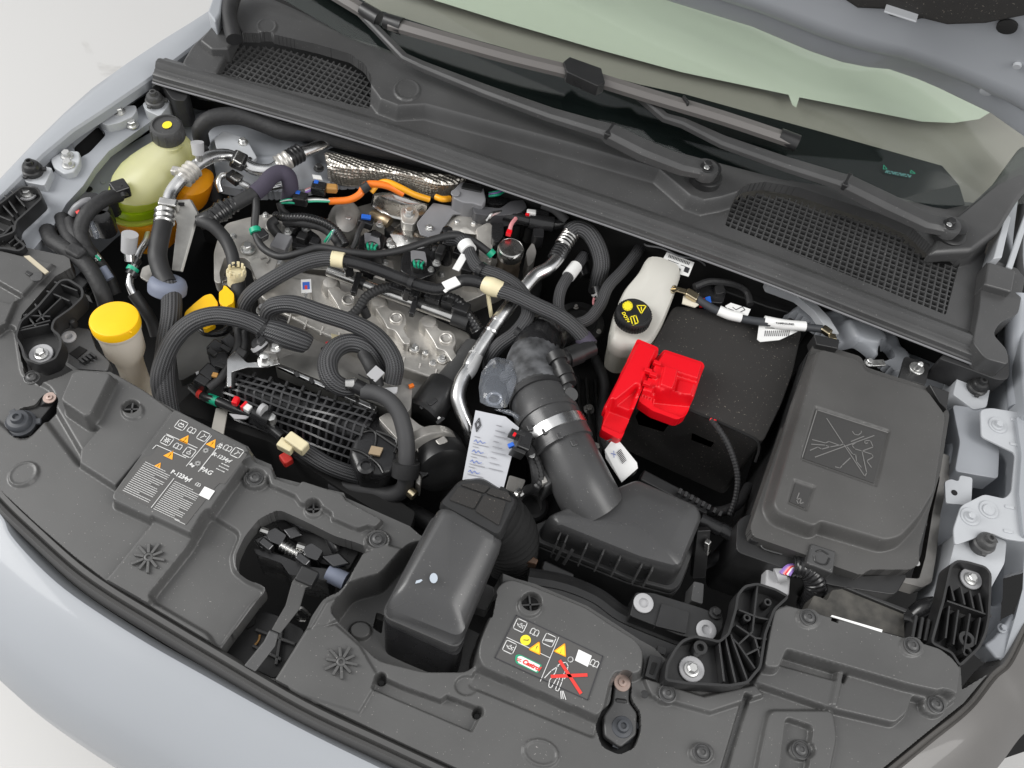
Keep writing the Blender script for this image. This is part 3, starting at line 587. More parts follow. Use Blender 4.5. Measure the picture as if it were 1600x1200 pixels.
# rubber corner where glass meets the cowl at right
_t = [P(*q) for q in ((1452, 396, .086), (1478, 348, .09), (1518, 318, .10), (1556, 282, .12), (1598, 224, .15), (1650, 240, .15), (1592, 312, .12), (1562, 360, .10), (1520, 392, .088))]; v, f = poly_solid(_t, [q - V3((0, 0, .03)) for q in _t]); mk('corner_moulding', v, f, DGREY, cow, bev=.008, seg=3)
tube('screen_side_trim', [(366, 62, .09), (358, 20, .10), (372, -30, .12)], .014, RUBBER, ws)
# ---- wipers
def wiper(label, arm, blade, pivot, hx, caps, group='windscreen wipers'):
    t = thing('wiper', label, 'wiper', pivot); arm = [(x, y, h, w * (1.0 if w > .03 else 1.4 if w > .0155 else 1.15), th) for x, y, h, w, th in arm]
    rings = []
    for x, y, h, w, th in arm:
        rings.append((P(x, y, h), w, th))
    vs = []; fs = []; pts = [r[0] for r in rings]
    for i, (q, w, th) in enumerate(rings):
        d = (pts[min(i + 1, len(pts) - 1)] - pts[max(i - 1, 0)]).normalized(); s_ = d.cross(V3((0, 0, 1))).normalized(); u = s_.cross(d)
        vs += [q - s_ * w / 2 - u * th, q - s_ * w / 2, q - s_ * w * .3 + u * th * .5, q + s_ * w * .3 + u * th * .5, q + s_ * w / 2, q + s_ * w / 2 - u * th]
    for i in range(len(rings) - 1):
        for k in range(6): j = (k + 1) % 6; fs.append((i * 6 + k, i * 6 + j, i * 6 + 6 + j, i * 6 + 6 + k))
    fs += [tuple(range(6)), tuple(range(len(vs) - 6, len(vs)))]
    mk('arm', vs, fs, DGREY, t, bev=.001)
    bar('hinge', hx, (hx[0] - 9, hx[1] - 4, hx[2]), .034, .014, BLACK, t, bev=.003)
    lathe('pivot_base', (pivot[0] - 3, pivot[1] + 20, SZ), [(.027, 0), (.027, .012), (.024, .014), (.021, .014), (.020, .03), (.015, .031)], BLACK, t)
    px, py, ph = pivot
    lathe('arm_head', pivot, [(.019, -.016), (.0205, -.004), (.019, .002), (.012, .003)], DGREY, t)
    fast('hex', px, py, ph + .003, .0115, t, BLACK, name='pivot_nut'); fast('disc', px, py, ph + .013, .0045, t, ZINC, name='spindle')
    if blade:
        b = sweep('blade', blade, [(.012, -.006), (.0135, .002), (.008, .008), (-.005, .009), (-.0135, .003), (-.012, -.006)], mat('blade_shell', (.13, .122, .117), .38) if 'blade_shell' not in bpy.data.materials else bpy.data.materials['blade_shell'], t, sub=3)
        sweep('rubber_lip', [(x, y, h - .006) for x, y, h in blade], [(.002, -.012), (.002, 0), (-.002, 0), (-.002, -.012)], RUBBER, b, sub=3)
        for a, c in caps: tube('end_cap', [a, c], [.013, .0145], BLACK, t, sub=2, n=10)
    return t
w1 = wiper('nearer wiper arm bolted at the middle of the cowl, blade running off the top edge', [(1104, 262, .135, .036, .010), (1070, 256, .134, .034, .012), (1010, 232, .132, .027, .014), (955, 205, .130, .025, .014), (945, 201, .131, .022, .010), (860, 176, .125, .019, .009), (760, 140, .118, .017, .008), (660, 101, .115, .015, .008), (632, 88, .118, .013, .008), (590, 45, .125, .012, .007), (548, 2, .13, .012, .007), (500, -40, .14, .012, .007)], [(440, -60, .15), (520, -12, .14), (580, 24, .13)], (1104, 262, .135), (958, 207, .130), [((566, 14, .135), (592, 30, .132))])
w2 = wiper('farther wiper arm bolted near the right cowl corner with its full blade on the glass', [(1483, 351, .135, .036, .010), (1450, 345, .134, .034, .012), (1390, 316, .132, .027, .014), (1324, 284, .130, .025, .014), (1314, 280, .131, .022, .010), (1230, 254, .13, .020, .009), (1130, 219, .128, .018, .008), (1068, 190, .13, .015, .008), (1040, 182, .132, .013, .008), (990, 140, .142, .012, .008), (965, 134, .148, .012, .008), (925, 124, .156, .014, .008), (890, 100, .160, .016, .010)], [(610, 36, .150), (700, 62, .155), (800, 90, .158), (905, 116, .158), (1010, 148, .152), (1130, 184, .145), (1238, 220, .135)], (1483, 351, .135), (1327, 286, .130), [((602, 32, .150), (628, 41, .151)), ((1218, 212, .137), (1246, 224, .134))])
prism('blade_clip', [(880, 96), (890, 88), (940, 106), (946, 128), (934, 134), (886, 112)], .172, .150, BLACK, w2, bev=.002)
bar('blade_clip', (1066, 156, .153), (1074, 168, .153), .004, .02, BLACK, w2)
# ================================================================ bonnet underside (raised), top right
hd = thing('bonnet', 'raised bonnet corner, blue grey painted underside with dark insulation pad', 'bonnet', (1590, 260, .12))
HE = [(1040, 0), (1066, 8), (1176, 42), (1266, 80), (1316, 97), (1356, 105), (1389, 108), (1433, 123), (1466, 137), (1549, 177), (1600, 213), (1660, 250)]
e0 = [P(x, y, .22) for x, y in HE]; e0 = [V3((e0[0].x - 1.1, e0[0].y - .02, .22)), V3((e0[0].x - .6, e0[0].y + .03, .22)), V3((e0[0].x - .2, e0[0].y + .03, .22))] + e0
LH = V3((0, -.36, .93)); rows = []
for q in e0:
    q0 = V3((q.x, 0, 0)); yb = e0[-3].y
    def on(t, off=0.0): f = min(1, t * 6); return V3((q.x, q.y * (1 - f) + yb * f, q.z)) + LH * t + V3((0, -.93, -.36)) * off
    rows.append([on(0, -.03) + V3((0, .01, 0)), on(0), on(.008, .003), on(.045, .002), on(.056, .011), on(.075, .018), on(.098, .015), on(.122, .004), on(.2, .003), on(.5, 0), on(.95, 0), on(.97, -.02)])
loft('inner_frame', rows, PAINT, hd, closed=False)
def PB(x, y, off=0.0):
    n = V3((0, -.93, -.36)).normalized(); a = V3((0, e0[-3].y, .22)); r = ray(x, y); c = a + n * (.004 + off); return CAM + r * ((c - CAM).dot(n) / r.dot(n))
pad = [(100, -420), (700, -200), (1000, -110), (1200, -50), (1300, -14), (1340, 12), (1385, 14), (1388, 24), (1430, 32), (1440, 28), (1480, 38), (1540, 36), (1600, 24), (1680, 0), (1700, -500), (700, -900)]
a = [PB(x, y, .004) for x, y in pad]; b = [PB(x, y, -.02) for x, y in pad]; v, f = poly_solid(a, b); mk('insulation_pad', v, f, FOAM, hd, bev=.004)
bar('clip_tab', PB(1384, 10, .008), PB(1434, 26, .008), .03, .003, PALE, hd)
def pdisc(x, y, r, m, nm, par=hd):
    c = PB(x, y, .003); n = (PB(x + 40, y) - PB(x, y)).cross(PB(x, y + 40) - PB(x, y)).normalized(); n = n if n.dot(CAM - c) > 0 else -n
    return lathe(nm, c, [(r, -.004), (r, .0005), (r * .9, .001)], m, par, axis=n, n=20)
pdisc(1573, 43, .014, VOID, 'drain_hole'); pdisc(1589, 104, .006, PALE, 'stud'); pdisc(1541, 143, .010, PALE, 'plug')
# ================================================================ right-hand boxes
fb = thing('fuse_box', 'large dark grey fuse box with embossed warning picture on its lid, beside the battery', 'fuse box', (1300, 720, -.15))
LIDO = rp([(1271, 536), (1290, 540), (1345, 557), (1354, 574), (1404, 590), (1452, 605), (1484, 645), (1470, 735), (1436, 856), (1436, 882), (1422, 890), (1358, 890), (1346, 899), (1308, 886), (1262, 868), (1176, 838), (1172, 824)], 6)
LIDI = rp([(1281, 546), (1342, 562), (1352, 580), (1404, 596), (1448, 610), (1476, 648), (1458, 765), (1434, 806), (1406, 836), (1384, 842), (1282, 812), (1272, 820), (1219, 800), (1211, 786)], 8)
EMB = [(1275, 638), (1387, 675), (1367, 759), (1252, 718)]; EMB2 = [(1241, 752), (1271, 762), (1258, 797), (1232, 786)]
sheet('lid', LIDO, .010, [(LIDI, .036, .011), (EMB, .0335, .0015), (EMB2, .0335, .0015)], [], mat('fuse_lid_plastic', (.068, .0665, .0645), .42, var=(8, .14), specks=(420, .80, (.2, .195, .19)), bump=(900, .3, .0004)), fb, cell=.0014, skirt=.03)
E3 = mat('moulded_line', (0.15, 0.147, 0.143), .45)
PNL = mat('smooth_dark_panel', (.042, .041, .04), .4)
prism('embossed_panel', [(1277, 642), (1384, 677.5), (1365, 755), (1255, 716)], .0347, .033, PNL, fb, bev=0); prism('embossed_panel', [(1243, 755), (1269, 764), (1257, 794), (1234, 784)], .0347, .033, PNL, fb, bev=0)
q = lambda x, y: (1140 + x / 3.478, 500 + y / 3.478)
ink('embossed_line', [[q(*p) for p in l] for l in ([(528, 535), (735, 850)], [(735, 850), (745, 830), (720, 715)], [(465, 745), (785, 628)], [(450, 650), (520, 668), (540, 660), (600, 682), (620, 672)], [(445, 675), (520, 680), (545, 690)], [(438, 708), (480, 690), (500, 702), (545, 690), (600, 680)], [(575, 798), (600, 805), (612, 790), (655, 750)],
    [(668, 606), (680, 622), (700, 625), (716, 612), (716, 604)], [(660, 660), (730, 632)], [(690, 662), (665, 680), (680, 700), (720, 712), (780, 690), (765, 655), (735, 655), (735, 672), (750, 668)], [(720, 712), (775, 730), (780, 745), (745, 765), (770, 800)], [(640, 690), (670, 730), (685, 730), (690, 770), (715, 800)],
    [(395, 745), (475, 488), (860, 612)], [(378, 940), (365, 975), (390, 968), (380, 1000)], [(365, 980), (375, 1002), (400, 992)])], .0353, .0016, E3, fb)['kind'] = 'stuff'
prism('box_body', [(1262, 545), (1482, 640), (1438, 880), (1168, 845)], .0, -.19, BLACK, fb, bev=.006, r=14, draft=-.04)
prism('box_body_step', [(1152, 812), (1176, 800), (1182, 838), (1340, 900), (1420, 896), (1400, 930), (1300, 915), (1150, 862)], -.012, -.16, BLACK, fb, bev=.008, r=10)
prism('lid_latch', [(1268, 848), (1307, 861), (1302, 896), (1260, 880)], .016, -.02, DGREY, fb, bev=.003)
tube('latch_arrow', [(1272, 868, .0165), (1275, 878, .0165), (1290, 882, .0165), (1296, 872, .0165)], .0012, BLACK, fb, n=6); tube('latch_arrow', [(1275, 862, .0165), (1283, 860, .0165), (1294, 866, .0165)], .0012, BLACK, fb, n=6)
prism('white_tab', [(1327, 895), (1340, 899), (1338, 904), (1326, 900)], -.01, -.02, WHITE, fb)
prism('lid_hinge', [(1272, 522), (1312, 530), (1310, 545), (1276, 538)], .022, -.01, BLACK, fb, bev=.002); prism('lid_hinge', [(1452, 600), (1484, 612), (1480, 640), (1468, 628)], .022, -.01, BLACK, fb, bev=.002)
prism('steel_frame', rp([(1462, 704), (1484, 712), (1483, 748), (1470, 802), (1463, 870), (1456, 910), (1440, 918), (1404, 908), (1407, 902), (1436, 904), (1446, 870), (1457, 800), (1468, 748), (1466, 722)], 3), -.02, -.05, mat('dark_steel', (.3, .29, .275), .4, metal=.85, var=(40, .2)), fb, bev=.0015)
fast('hex', 1440, 817, -.015, .008, fb, STEEL); fast('disc', 1432, 880, -.01, .005, fb, STEEL)
tube('lid_mould_mark', [(1188, 850, -.008), (1195, 858, -.008), (1222, 866, -.008)], .0012, DGREY, fb, n=6)
# ---- battery under felt cover
bt = thing('battery', 'battery under a black speckled felt cover beside the fuse box', 'battery', (1100, 600, -.2))
prism('felt_cover', [(1053, 477), (1150, 488), (1254, 513), (1240, 580), (1222, 630), (1192, 692), (1120, 660), (985, 600), (1024, 530)], -.02, -.21, FOAM, bt, bev=.009, seg=3, r=10)
tube('cover_seam', [(1076, 640, -.0175), (1120, 658, -.0175), (1160, 676, -.0175), (1182, 688, -.019), (1186, 702, -.03), (1180, 722, -.045)], .0022, VOID, bt, n=6)
for pl in ([(999, 642), (1046, 658), (1044, 668), (1004, 656)], [(1088, 668), (1122, 682), (1118, 692), (1086, 680)]):
    vs, fs = poly_solid([P(x, y, -.075) + V3((-.004, -.012, 0)) for x, y in pl], [P(x, y, -.075) + V3((.004, .02, 0)) for x, y in pl]); mk('cover_slot', vs, fs, VOID, bt, bev=.001)
tube('battery_cable', [(1112, 657, -.014), (1124, 672, -.010), (1140, 700, -.02), (1152, 740, -.04), (1150, 775, -.06), (1140, 805, -.08)], .0048, TAPE, n=8, ridge=(.005, .0007), label='thin black ribbed cable running down the battery front from the seam', cat='cable')
tube('red_wire', [(1110, 656, -.015), (1118, 659, -.012)], .0035, RED, bt, n=8)
# ---- red terminal cover
rc = thing('terminal_cover', 'bright red plastic positive terminal cover clipped on the battery', 'terminal cover', (1010, 610, -.02))
RA = rp([(996, 529), (1029, 543), (1028, 556), (1016, 568), (1012, 590), (1000, 616), (972, 684), (966, 686), (939, 671), (948, 646), (942, 639), (964, 596)], 4)
sheet('long_lid', RA, .012, [([(1000, 536), (1024, 546), (1004, 588), (996, 612), (950, 640), (948, 634), (970, 592)], .020, .005), ([(955, 642), (992, 612), (968, 676), (944, 666)], .004, .006), ([(952, 644), (984, 656), (970, 682), (940, 668)], -.012, .006)], [], RED, rc, cell=.001, skirt=.02)
RB = rp([(1038, 546), (1098, 566), (1101, 572), (1094, 590), (1080, 634), (1071, 650), (1058, 656), (1020, 642), (998, 627), (1003, 612), (1010, 592), (1020, 566)], 4)
sheet('square_lid', RB, .004, [([(1040, 550), (1096, 569), (1088, 596), (1078, 622), (1040, 612), (1020, 600), (1024, 572)], .020, .004), ([(1040, 572), (1058, 577), (1054, 596), (1050, 606), (1034, 600), (1036, 590)], .027, .003), ([(1058, 588), (1090, 598), (1082, 622), (1052, 612)], .012, .003), ([(1062, 594), (1084, 600), (1078, 618), (1058, 611)], .015, .003), ([(1014, 590), (1024, 594), (1018, 612), (1006, 608)], .016, .003), ([(1020, 630), (1078, 636), (1068, 650), (1058, 654), (1022, 640)], -.012, .006)], [], RED, rc, cell=.001, skirt=.02)
for x, y in ((1012, 580), (1026, 568), (1010, 600), (1020, 586)): bar('hinge_knuckle', (x - 5, y - 2, .021), (x + 6, y + 2, .021), .007, .008, RED, rc)
for k in range(5): bar('grip_rib', (1004 + k * 4.6, 616 + k * 1.8, .006), (1001 + k * 4.6, 628 + k * 1.8, -.002), .0018, .004, RED, rc, bev=.0005)
# ---- brake fluid reservoir
br = thing('brake_fluid_reservoir', 'milky white brake fluid reservoir with black screw cap behind the red cover', 'reservoir', (1005, 480, -.1))
o = [(1009, 405), (1030, 407), (1060, 420), (1064, 432), (1053, 466), (1040, 498), (1027, 521), (1016, 533), (975, 535), (957, 523), (959, 501), (966, 469), (976, 449), (998, 426)]
def inset(pts, k, h): cx = sum(p[0] for p in pts) / len(pts); cy_ = sum(p[1] for p in pts) / len(pts); return [(cx + (p[0] - cx) * k, cy_ + (p[1] - cy_) * k, h) for p in pts]
orr = rp(o, 7, 2)
tp = [P(*p) for p in inset(orr, 1, .0)]; cc = sum(tp, V3()) / len(tp)
def rg(k, h, zsl=0.0): return [V3((cc.x + (p.x - cc.x) * k, cc.y + (p.y - cc.y) * k, h + (p.y - cc.y) * zsl)) for p in tp]
loft('tank', [rg(.86, -.11), rg(.94, -.05), rg(1.0, -.045), rg(1.0, -.04), rg(.98, -.02, .1), rg(.97, -.008, .18), rg(.90, .001, .2), rg(.75, .004, .2), rg(.4, .005, .2)], BRAKE, br)
tube('tank_nipple', [(962, 520, -.03), (966, 536, -.03)], .011, BRAKE, br, n=12, sub=2)
lathe('neck', (990, 498, -.015), [(.024, 0), (.024, .02)], BRAKE, br)
cp = lathe('screw_cap', (990, 492, .012), [(.0275, -.014), (.029, -.012), (.029, .004), (.0275, .007), (.024, .0075), (.0235, .0065), (.003, .0065)], BLACK, br, n=40)
for k in range(40):
    a = k * math.pi / 20; c = P(990, 492, .012); d = V3((math.cos(a), math.sin(a), 0)); bar('grip_rib', c + d * .0288 + V3((0, 0, -.011)), c + d * .0288 + V3((0, 0, .003)), .0018, .0022, BLACK, cp, bev=0, up=tuple(d))
CH = .0193; z3 = lambda x, y: (880 + x / 3.478, 360 + y / 3.478)
fill('yellow_symbol', [[z3(x, y) for x, y in circ(350, 410, 22, 14)]], CH, PYELLOW, cp)
ink('yellow_symbol', [[z3(x, y) for x, y in circ(350, 410, 26, 10) + [(376, 410)]]], CH, .0018, PYELLOW, cp)
ink('warning_triangle', [[z3(*p) for p in ((400, 408), (452, 408), (424, 452), (400, 408))], [z3(*p) for p in ((424, 416), (426, 434))]], CH, .0018, PYELLOW, cp)
ink('book_symbol', [[z3(*p) for p in ((365, 470), (395, 462), (408, 500), (378, 515), (365, 470))], [z3(*p) for p in ((380, 466), (393, 507))]], CH, .0018, PYELLOW, cp)
fr = Frame((*z3(318, 446), CH), (*z3(345, 498), CH), (*z3(300, 455), CH), 0)
text('cap_lettering', 'DOT4', fr, 0, .0, .0078, PYELLOW, cp, bold=.0003)
# tag behind the reservoir
tg = thing('barcode_tag', 'small white printed tag behind the brake fluid reservoir on a wire', 'tag', (1058, 412, 0))
prism('card', [(1042, 394), (1085, 410), (1076, 432), (1062, 428), (1064, 420), (1036, 404)], .012, .011, WHITE, tg, bev=0)
ink('card_print', [[(1046 + k * 2.4, 398 + k * .9), (1044.6 + k * 2.4, 402 + k * .9)] for k in range(14)] + [[(1044, 406), (1060, 412)], [(1064, 414), (1070, 416)]], .0125, .0012, PRINTD, tg)['kind'] = 'stuff'
fill('card_print', [[(1071, 416), (1078, 419), (1075, 427), (1068, 424)]], .0125, PRINTD, tg)
tube('tie_wire', [(1006, 380, -.02), (1012, 384, 0), (1035, 388, .01), (1060, 400, .014), (1090, 406, 0), (1108, 420, -.03)], .0016, MIDGREY, tg, n=6)
# ---- ground lead with wrapped labels across the battery
gl = thing('earth_lead', 'dark battery lead with white wrapped labels and tin eyelets lying on felt cover', 'lead', (1180, 490, -.01))
tube('cable', [(1088, 466, .004), (1100, 474, .004), (1122, 486, .003), (1160, 498, .002), (1200, 504, .004), (1250, 510, .006), (1284, 514, .006)], .0066, mat('slate_cable', (.035, .038, .043), .6), gl)
tube('label_wrap', [(1123, 485, .003), (1140, 492, .003), (1158, 496, .003)], .0085, WHITE, gl, sub=3); tube('label_wrap', [(1194, 501, .004), (1225, 507, .005), (1258, 510, .006)], .0085, WHITE, gl, sub=3)
prism('label_flag', [(1133, 478), (1142, 473), (1173, 483), (1168, 494), (1150, 492)], .006, .005, WHITE, gl, bev=0)
prism('label_flag', [(1186, 508), (1249, 512), (1246, 518), (1218, 531), (1188, 534), (1183, 530)], -.004, -.005, WHITE, gl, bev=0)
ink('flag_print', [[(1196 + k * 3.1, 517 - k * .02), (1195 + k * 3.1, 525 - k * .02)] for k in range(13)] + [[(1196, 512.5), (1210, 513)], [(1214, 513), (1226, 513.5)]], -.0036, .0014, PRINTD, gl)['kind'] = 'stuff'
ink('flag_print', [[(1145, 480), (1150, 484), (1160, 479), (1164, 484), (1156, 488)], [(1138, 482), (1146, 485)]], .0066, .0013, PRINTD, gl)
fr = Frame((1213, 504, .0142), (1250, 507, .0142), (1212, 510, .0142), 0); text('label_lettering', 'CAMPULUNG', fr, 0, .3, .005, PRINTD, gl, bold=.0002)
prism('eyelet', [(1037, 444), (1048, 438), (1062, 452), (1052, 458)], .012, .009, BRASS, gl, bev=.0006)
for k in range(4): bar('eyelet_rib', (1040 + k * 2.8, 446 + k * 1.5, .0125), (1048 + k * 2.6, 440 + k * 3.4, .0125), .0016, .0014, BRASS, gl, bev=0)
bar('crimp', (1056, 452, .010), (1072, 456, .010), .010, .003, BRASS, gl); bar('crimp', (1072, 456, .010), (1090, 467, .006), .016, .010, BRASS, gl, bev=.003)
bar('crimp', (1284, 512, .008), (1298, 522, .008), .014, .010, BRASS, gl, bev=.003); prism('eyelet', [(1292, 518), (1306, 522), (1308, 530), (1296, 528)], .008, .005, BRASS, gl, bev=.0006)
sc = thing('sensor_plug', 'black sensor plug with cream label and blue lock behind the battery', 'plug', (1110, 450, -.05))
prism('plug_body', [(1083, 440), (1118, 436), (1136, 452), (1130, 474), (1092, 470)], -.012, -.07, SATIN, sc, bev=.004, r=5)
prism('cream_label', [(1068, 462), (1092, 458), (1092, 476), (1086, 480), (1066, 474)], .002, .0, mat('cream_paper', (.66, .62, .52), .55), sc, bev=0)
prism('blue_lock', [(1102, 464), (1110, 462), (1112, 472), (1104, 474)], -.004, -.02, BLUEP, sc, bev=.001); prism('red_lock', [(1096, 466), (1101, 465), (1102, 472), (1097, 472)], -.004, -.02, RED, sc, bev=.001)
tube('plug_lead', [(1085, 448, -.0), (1110, 440, .0), (1145, 444, -.01), (1166, 456, -.02), (1172, 476, -.02)], .006, TAPE, sc, n=8)
prism('plug_latch', [(1116, 446), (1130, 444), (1134, 456), (1120, 460)], -.004, -.02, BLACK, sc, bev=.002, r=3)
prism('ecu_box', [(1128, 420), (1190, 434), (1262, 470), (1276, 500), (1200, 480), (1124, 452)], -.05, -.2, BLACK, label='black control box in shadow between battery and cowl rail', cat='control box', bev=.004)
# ================================================================ air filter box, pipe, snorkel
af = thing('air_filter_box', 'dark grey air filter housing with sloping lid in front of the battery', 'air filter', (970, 850, -.15))
rt = rp([(864, 803), (996, 749), (1090, 790), (1096, 806), (1066, 880), (1056, 887), (1000, 872), (866, 818)], 7, 3)
hh = lambda x, y, b: b + .0
R0 = [(x, y, -.006) for x, y in rt]
Tq = [P(*p) for p in R0]; cc = sum(Tq, V3()) / len(Tq)
def rk(dx, dz): return [V3((cc.x + (p.x - cc.x) * (1 + dx), cc.y + (p.y - cc.y) * (1 + dx), p.z + dz)) for p in Tq]
loft('lid', [rk(.10, -.062), rk(.055, -.02), rk(.035, -.009), rk(.0, -.002), rk(-.05, .0015), rk(-.4, .0045), rk(-.9, .005)], SHEEN, af)
lb = [V3((cc.x + (p.x - cc.x) * 1.22, cc.y + (p.y - cc.y) * 1.22, -.064)) for p in Tq]
v, f = poly_solid(lb, [V3((p.x, p.y, -.075)) for p in lb]); mk('lid_flange', v, f, DGREY, af, bev=.002)
lb2 = [V3((cc.x + (p.x - cc.x) * 1.27, cc.y + (p.y - cc.y) * 1.27, -.077)) for p in Tq]; v, f = poly_solid(lb2, [V3((cc.x + (p.x - cc.x) * .95, cc.y + (p.y - cc.y) * .95, -.2)) for p in lb2]); mk('lower_tray', v, f, BLACK, af, bev=.002)
fa = P(872, 850, -.03); fb_ = P(1050, 905, -.03)
for k in (0.05, .11, .28, .42, .56, .74, .83):
    a = P(868 + (1056 - 868) * k, 826 + (889 - 826) * k, -.012); bar('rib', a + V3((0, -.006, -.006)), a + V3((0, -.016, -.05)), .0025, .014, DGREY, af, up=(0, 1, 0), bev=.0006)
prism('clip', [(850, 874), (872, 884), (898, 896), (893, 916), (850, 900), (846, 886)], -.058, -.085, BLACK, af, bev=.003)
bar('clip_arm', (868, 876, -.05), (882, 850, -.03), .005, .004, BLACK, af); bar('clip_arm', (880, 882, -.05), (895, 858, -.03), .005, .004, BLACK, af)
prism('tray_corner', [(822, 864), (842, 874), (838, 882), (818, 876)], -.06, -.08, mat('brown_tint_plastic', (.09, .05, .03), .4), af, bev=.002)
bar('clamp_screw', (1106, 846, -.03), (1104, 864, -.06), .009, .009, STEEL, af, bev=.002); bar('clamp_tower', (1098, 826, -.03), (1090, 900, -.09), .02, .012, BLACK, af)
for x0, y0, x1, y1 in ((1094, 812, 1126, 828), (1126, 826, 1152, 840)): tube('breather_hose', [(x0, y0, -.05), (x1, y1, -.05)], .011, SATIN, af, n=12, sub=2)
ap = thing('intake_pipe', 'fat black intake pipe rising from air filter to the engine with steel clamp', 'pipe', (870, 680, -.06))
tube('filter_spout', [(930, 795, -.03), (912, 762, -.012), (893, 722, -.002), (878, 692, .002)], [.044, .044, .043, .043], SHEEN, ap, n=24)
tube('collar', [(880, 700, .002), (866, 672, .004)], .0475, SHEEN, ap, n=32, sub=2)
tube('steel_clamp', [(871, 684, .003), (864, 670, .004)], .0498, ALU, ap, n=36, sub=2)
bar('clamp_lug', (886, 668, .034), (899, 664, .030), .012, .010, RED, ap, bev=.002); fast('hex', 908, 666, .018, .0085, ap, BRASS, axis=(.9, .2, .4)); bar('clamp_lug', (900, 668, .026), (908, 680, .015), .004, .008, ALU, ap)
tube('rubber_elbow', [(866, 674, .004), (854, 650, .002), (846, 628, -.003), (841, 606, -.012)], [.046, .0475, .046, .043], SHEEN, ap, n=28)
tube('sleeve', [(845, 622, -.006), (838, 596, -.018), (834, 572, -.032), (838, 552, -.05)], [.0455, .0465, .045, .040], mat('marbled_sleeve', (.085, .087, .092), .55, var=(45, .6), bump=(200, .5, .001)), ap, n=28)
tube('turbo_hose', [(838, 566, -.03), (836, 548, -.045), (846, 526, -.07), (868, 512, -.1)], [.038, .040, .039, .037], SATIN, ap, n=24)
tube('steel_clamp', [(843, 531, -.064), (849, 522, -.074)], .041, STEEL, ap, n=30, sub=2); tube('clamp_screw', [(842, 520, -.04), (856, 520, -.04)], .004, BRASS, ap, n=8, sub=2)
tube('elbow_ring', [(858, 660, .003), (855, 653, .002)], .0492, SHEEN, ap, n=32, sub=2); tube('elbow_ring', [(846, 628, -.002), (844, 622, -.004)], .0485, RUBBER, ap, n=32, sub=2)
for k in range(5): bar('collar_tab', P(872, 690, .003) + V3((-.046 + k * .022, -.012, .03 + .012 * math.sin(k * .78))), P(876, 698, .003) + V3((-.046 + k * .022, -.012, .03 + .012 * math.sin(k * .78))), .008, .006, SHEEN, ap)
lathe('vent_boss', (884, 622, .018), [(.016, -.03), (.0155, .0), (.011, .004), (.0105, .02)], DGREY, ap, axis=(.35, -.1, 1), n=18)
tube('vent_nozzle', [(878, 626, .02), (884, 612, .03), (888, 602, .032)], .0085, BLACK, ap)
for k, rr in enumerate((.0125, .015, .012, .015)): tube('nozzle_fitting', [(889 - k * 5.5, 602 - k * 12, .032), (884 - k * 5.5, 590 - k * 12, .032)], rr, BLACK, ap, n=14, sub=2)
# map sensor on the pipe side with its loom
ms = thing('air_flow_sensor', 'black air flow sensor with plug and cable on the intake pipe side', 'sensor', (845, 720, -.02))
prism('sensor_body', [(838, 704), (862, 700), (872, 748), (852, 762)], .0, -.05, DGREY, ms, bev=.003)
prism('metal_edge', [(836, 708), (842, 704), (850, 740), (856, 752), (848, 756)], .004, -.01, CASTD, ms, bev=.001)
bar('plug', (806, 688, .036), (826, 696, .03), .030, .024, SATIN, ms, bev=.003); bar('plug_lock', (794, 698, .044), (803, 694, .046), .006, .007, BLUEP, ms)
bar('plug_frame', (796, 676, .04), (818, 684, .036), .006, .02, BLACK, ms); bar('plug_frame', (798, 704, .04), (818, 712, .036), .006, .02, BLACK, ms); bar('red_dot', (802, 678, .051), (806, 680, .051), .006, .004, RED, ms)
tube('loom', [(822, 698, .028), (832, 714, .008), (838, 740, .0), (838, 760, -.02), (824, 766, -.05)], .008, TAPE, ms, n=10)
tube('loom', [(826, 700, .012), (840, 722, .01), (846, 748, 0), (838, 762, -.01)], .006, BLACK, ms, n=8, ridge=(.006, .001))
fast('disc', 831, 711, .018, .005, ms, STEEL)
sn = thing('intake_snorkel', 'big dark grey box-shaped air intake snorkel standing out of the front panel', 'air intake', (670, 960, -.06))
def rr4(pts, h, r=14): return [(x, y, h if not callable(h) else h(x, y)) for x, y in rp(pts, r, 4)]
topz = lambda b: (lambda x, y: b - .00012 * (y - 850))
loft('duct_shell', [rr4([(600, 985), (706, 1030), (724, 1000), (612, 950)], -.05), rr4([(597, 972), (712, 1026), (738, 965), (620, 915)], -.01, 16), rr4([(596, 962), (716, 1014), (768, 885), (680, 800)], .018, 18), rr4([(598, 957), (720, 1008), (786, 850), (684, 797)], .022, 18), rr4([(602, 948), (720, 996), (788, 842), (688, 790)], .036, 16), rr4([(610, 936), (718, 980), (785, 838), (692, 788)], topz(.054), 16), rr4([(622, 926), (710, 962), (776, 836), (696, 792)], topz(.062), 15), rr4([(640, 905), (700, 930), (755, 830), (700, 800)], topz(.064), 10)], SHEEN, sn)
loft('collar', [rr4([(598, 1034), (704, 1078), (722, 1044), (612, 990)], -.08, 16), rr4([(597, 972), (716, 1028), (730, 990), (610, 930)], -.004, 16)], SATIN, sn)
loft('seam_lip', [rr4([(595, 966), (716, 1018), (764, 890), (676, 806)], .013, 18), rr4([(594, 962), (718, 1015), (768, 886), (679, 800)], .019, 18)], DGREY, sn)
cz = .070
loft('rubber_cap', [rr4([(683, 796), (782, 848), (812, 785), (754, 748), (716, 752)], .050, 10), rr4([(684, 790), (781, 842), (811, 782), (754, 746), (718, 750)], .064, 10), rr4([(688, 786), (779, 836), (806, 780), (753, 748), (720, 752)], cz, 9)], BLACK, sn)
z7 = lambda x, y: (380 + x / 3.478, 740 + y / 3.478)
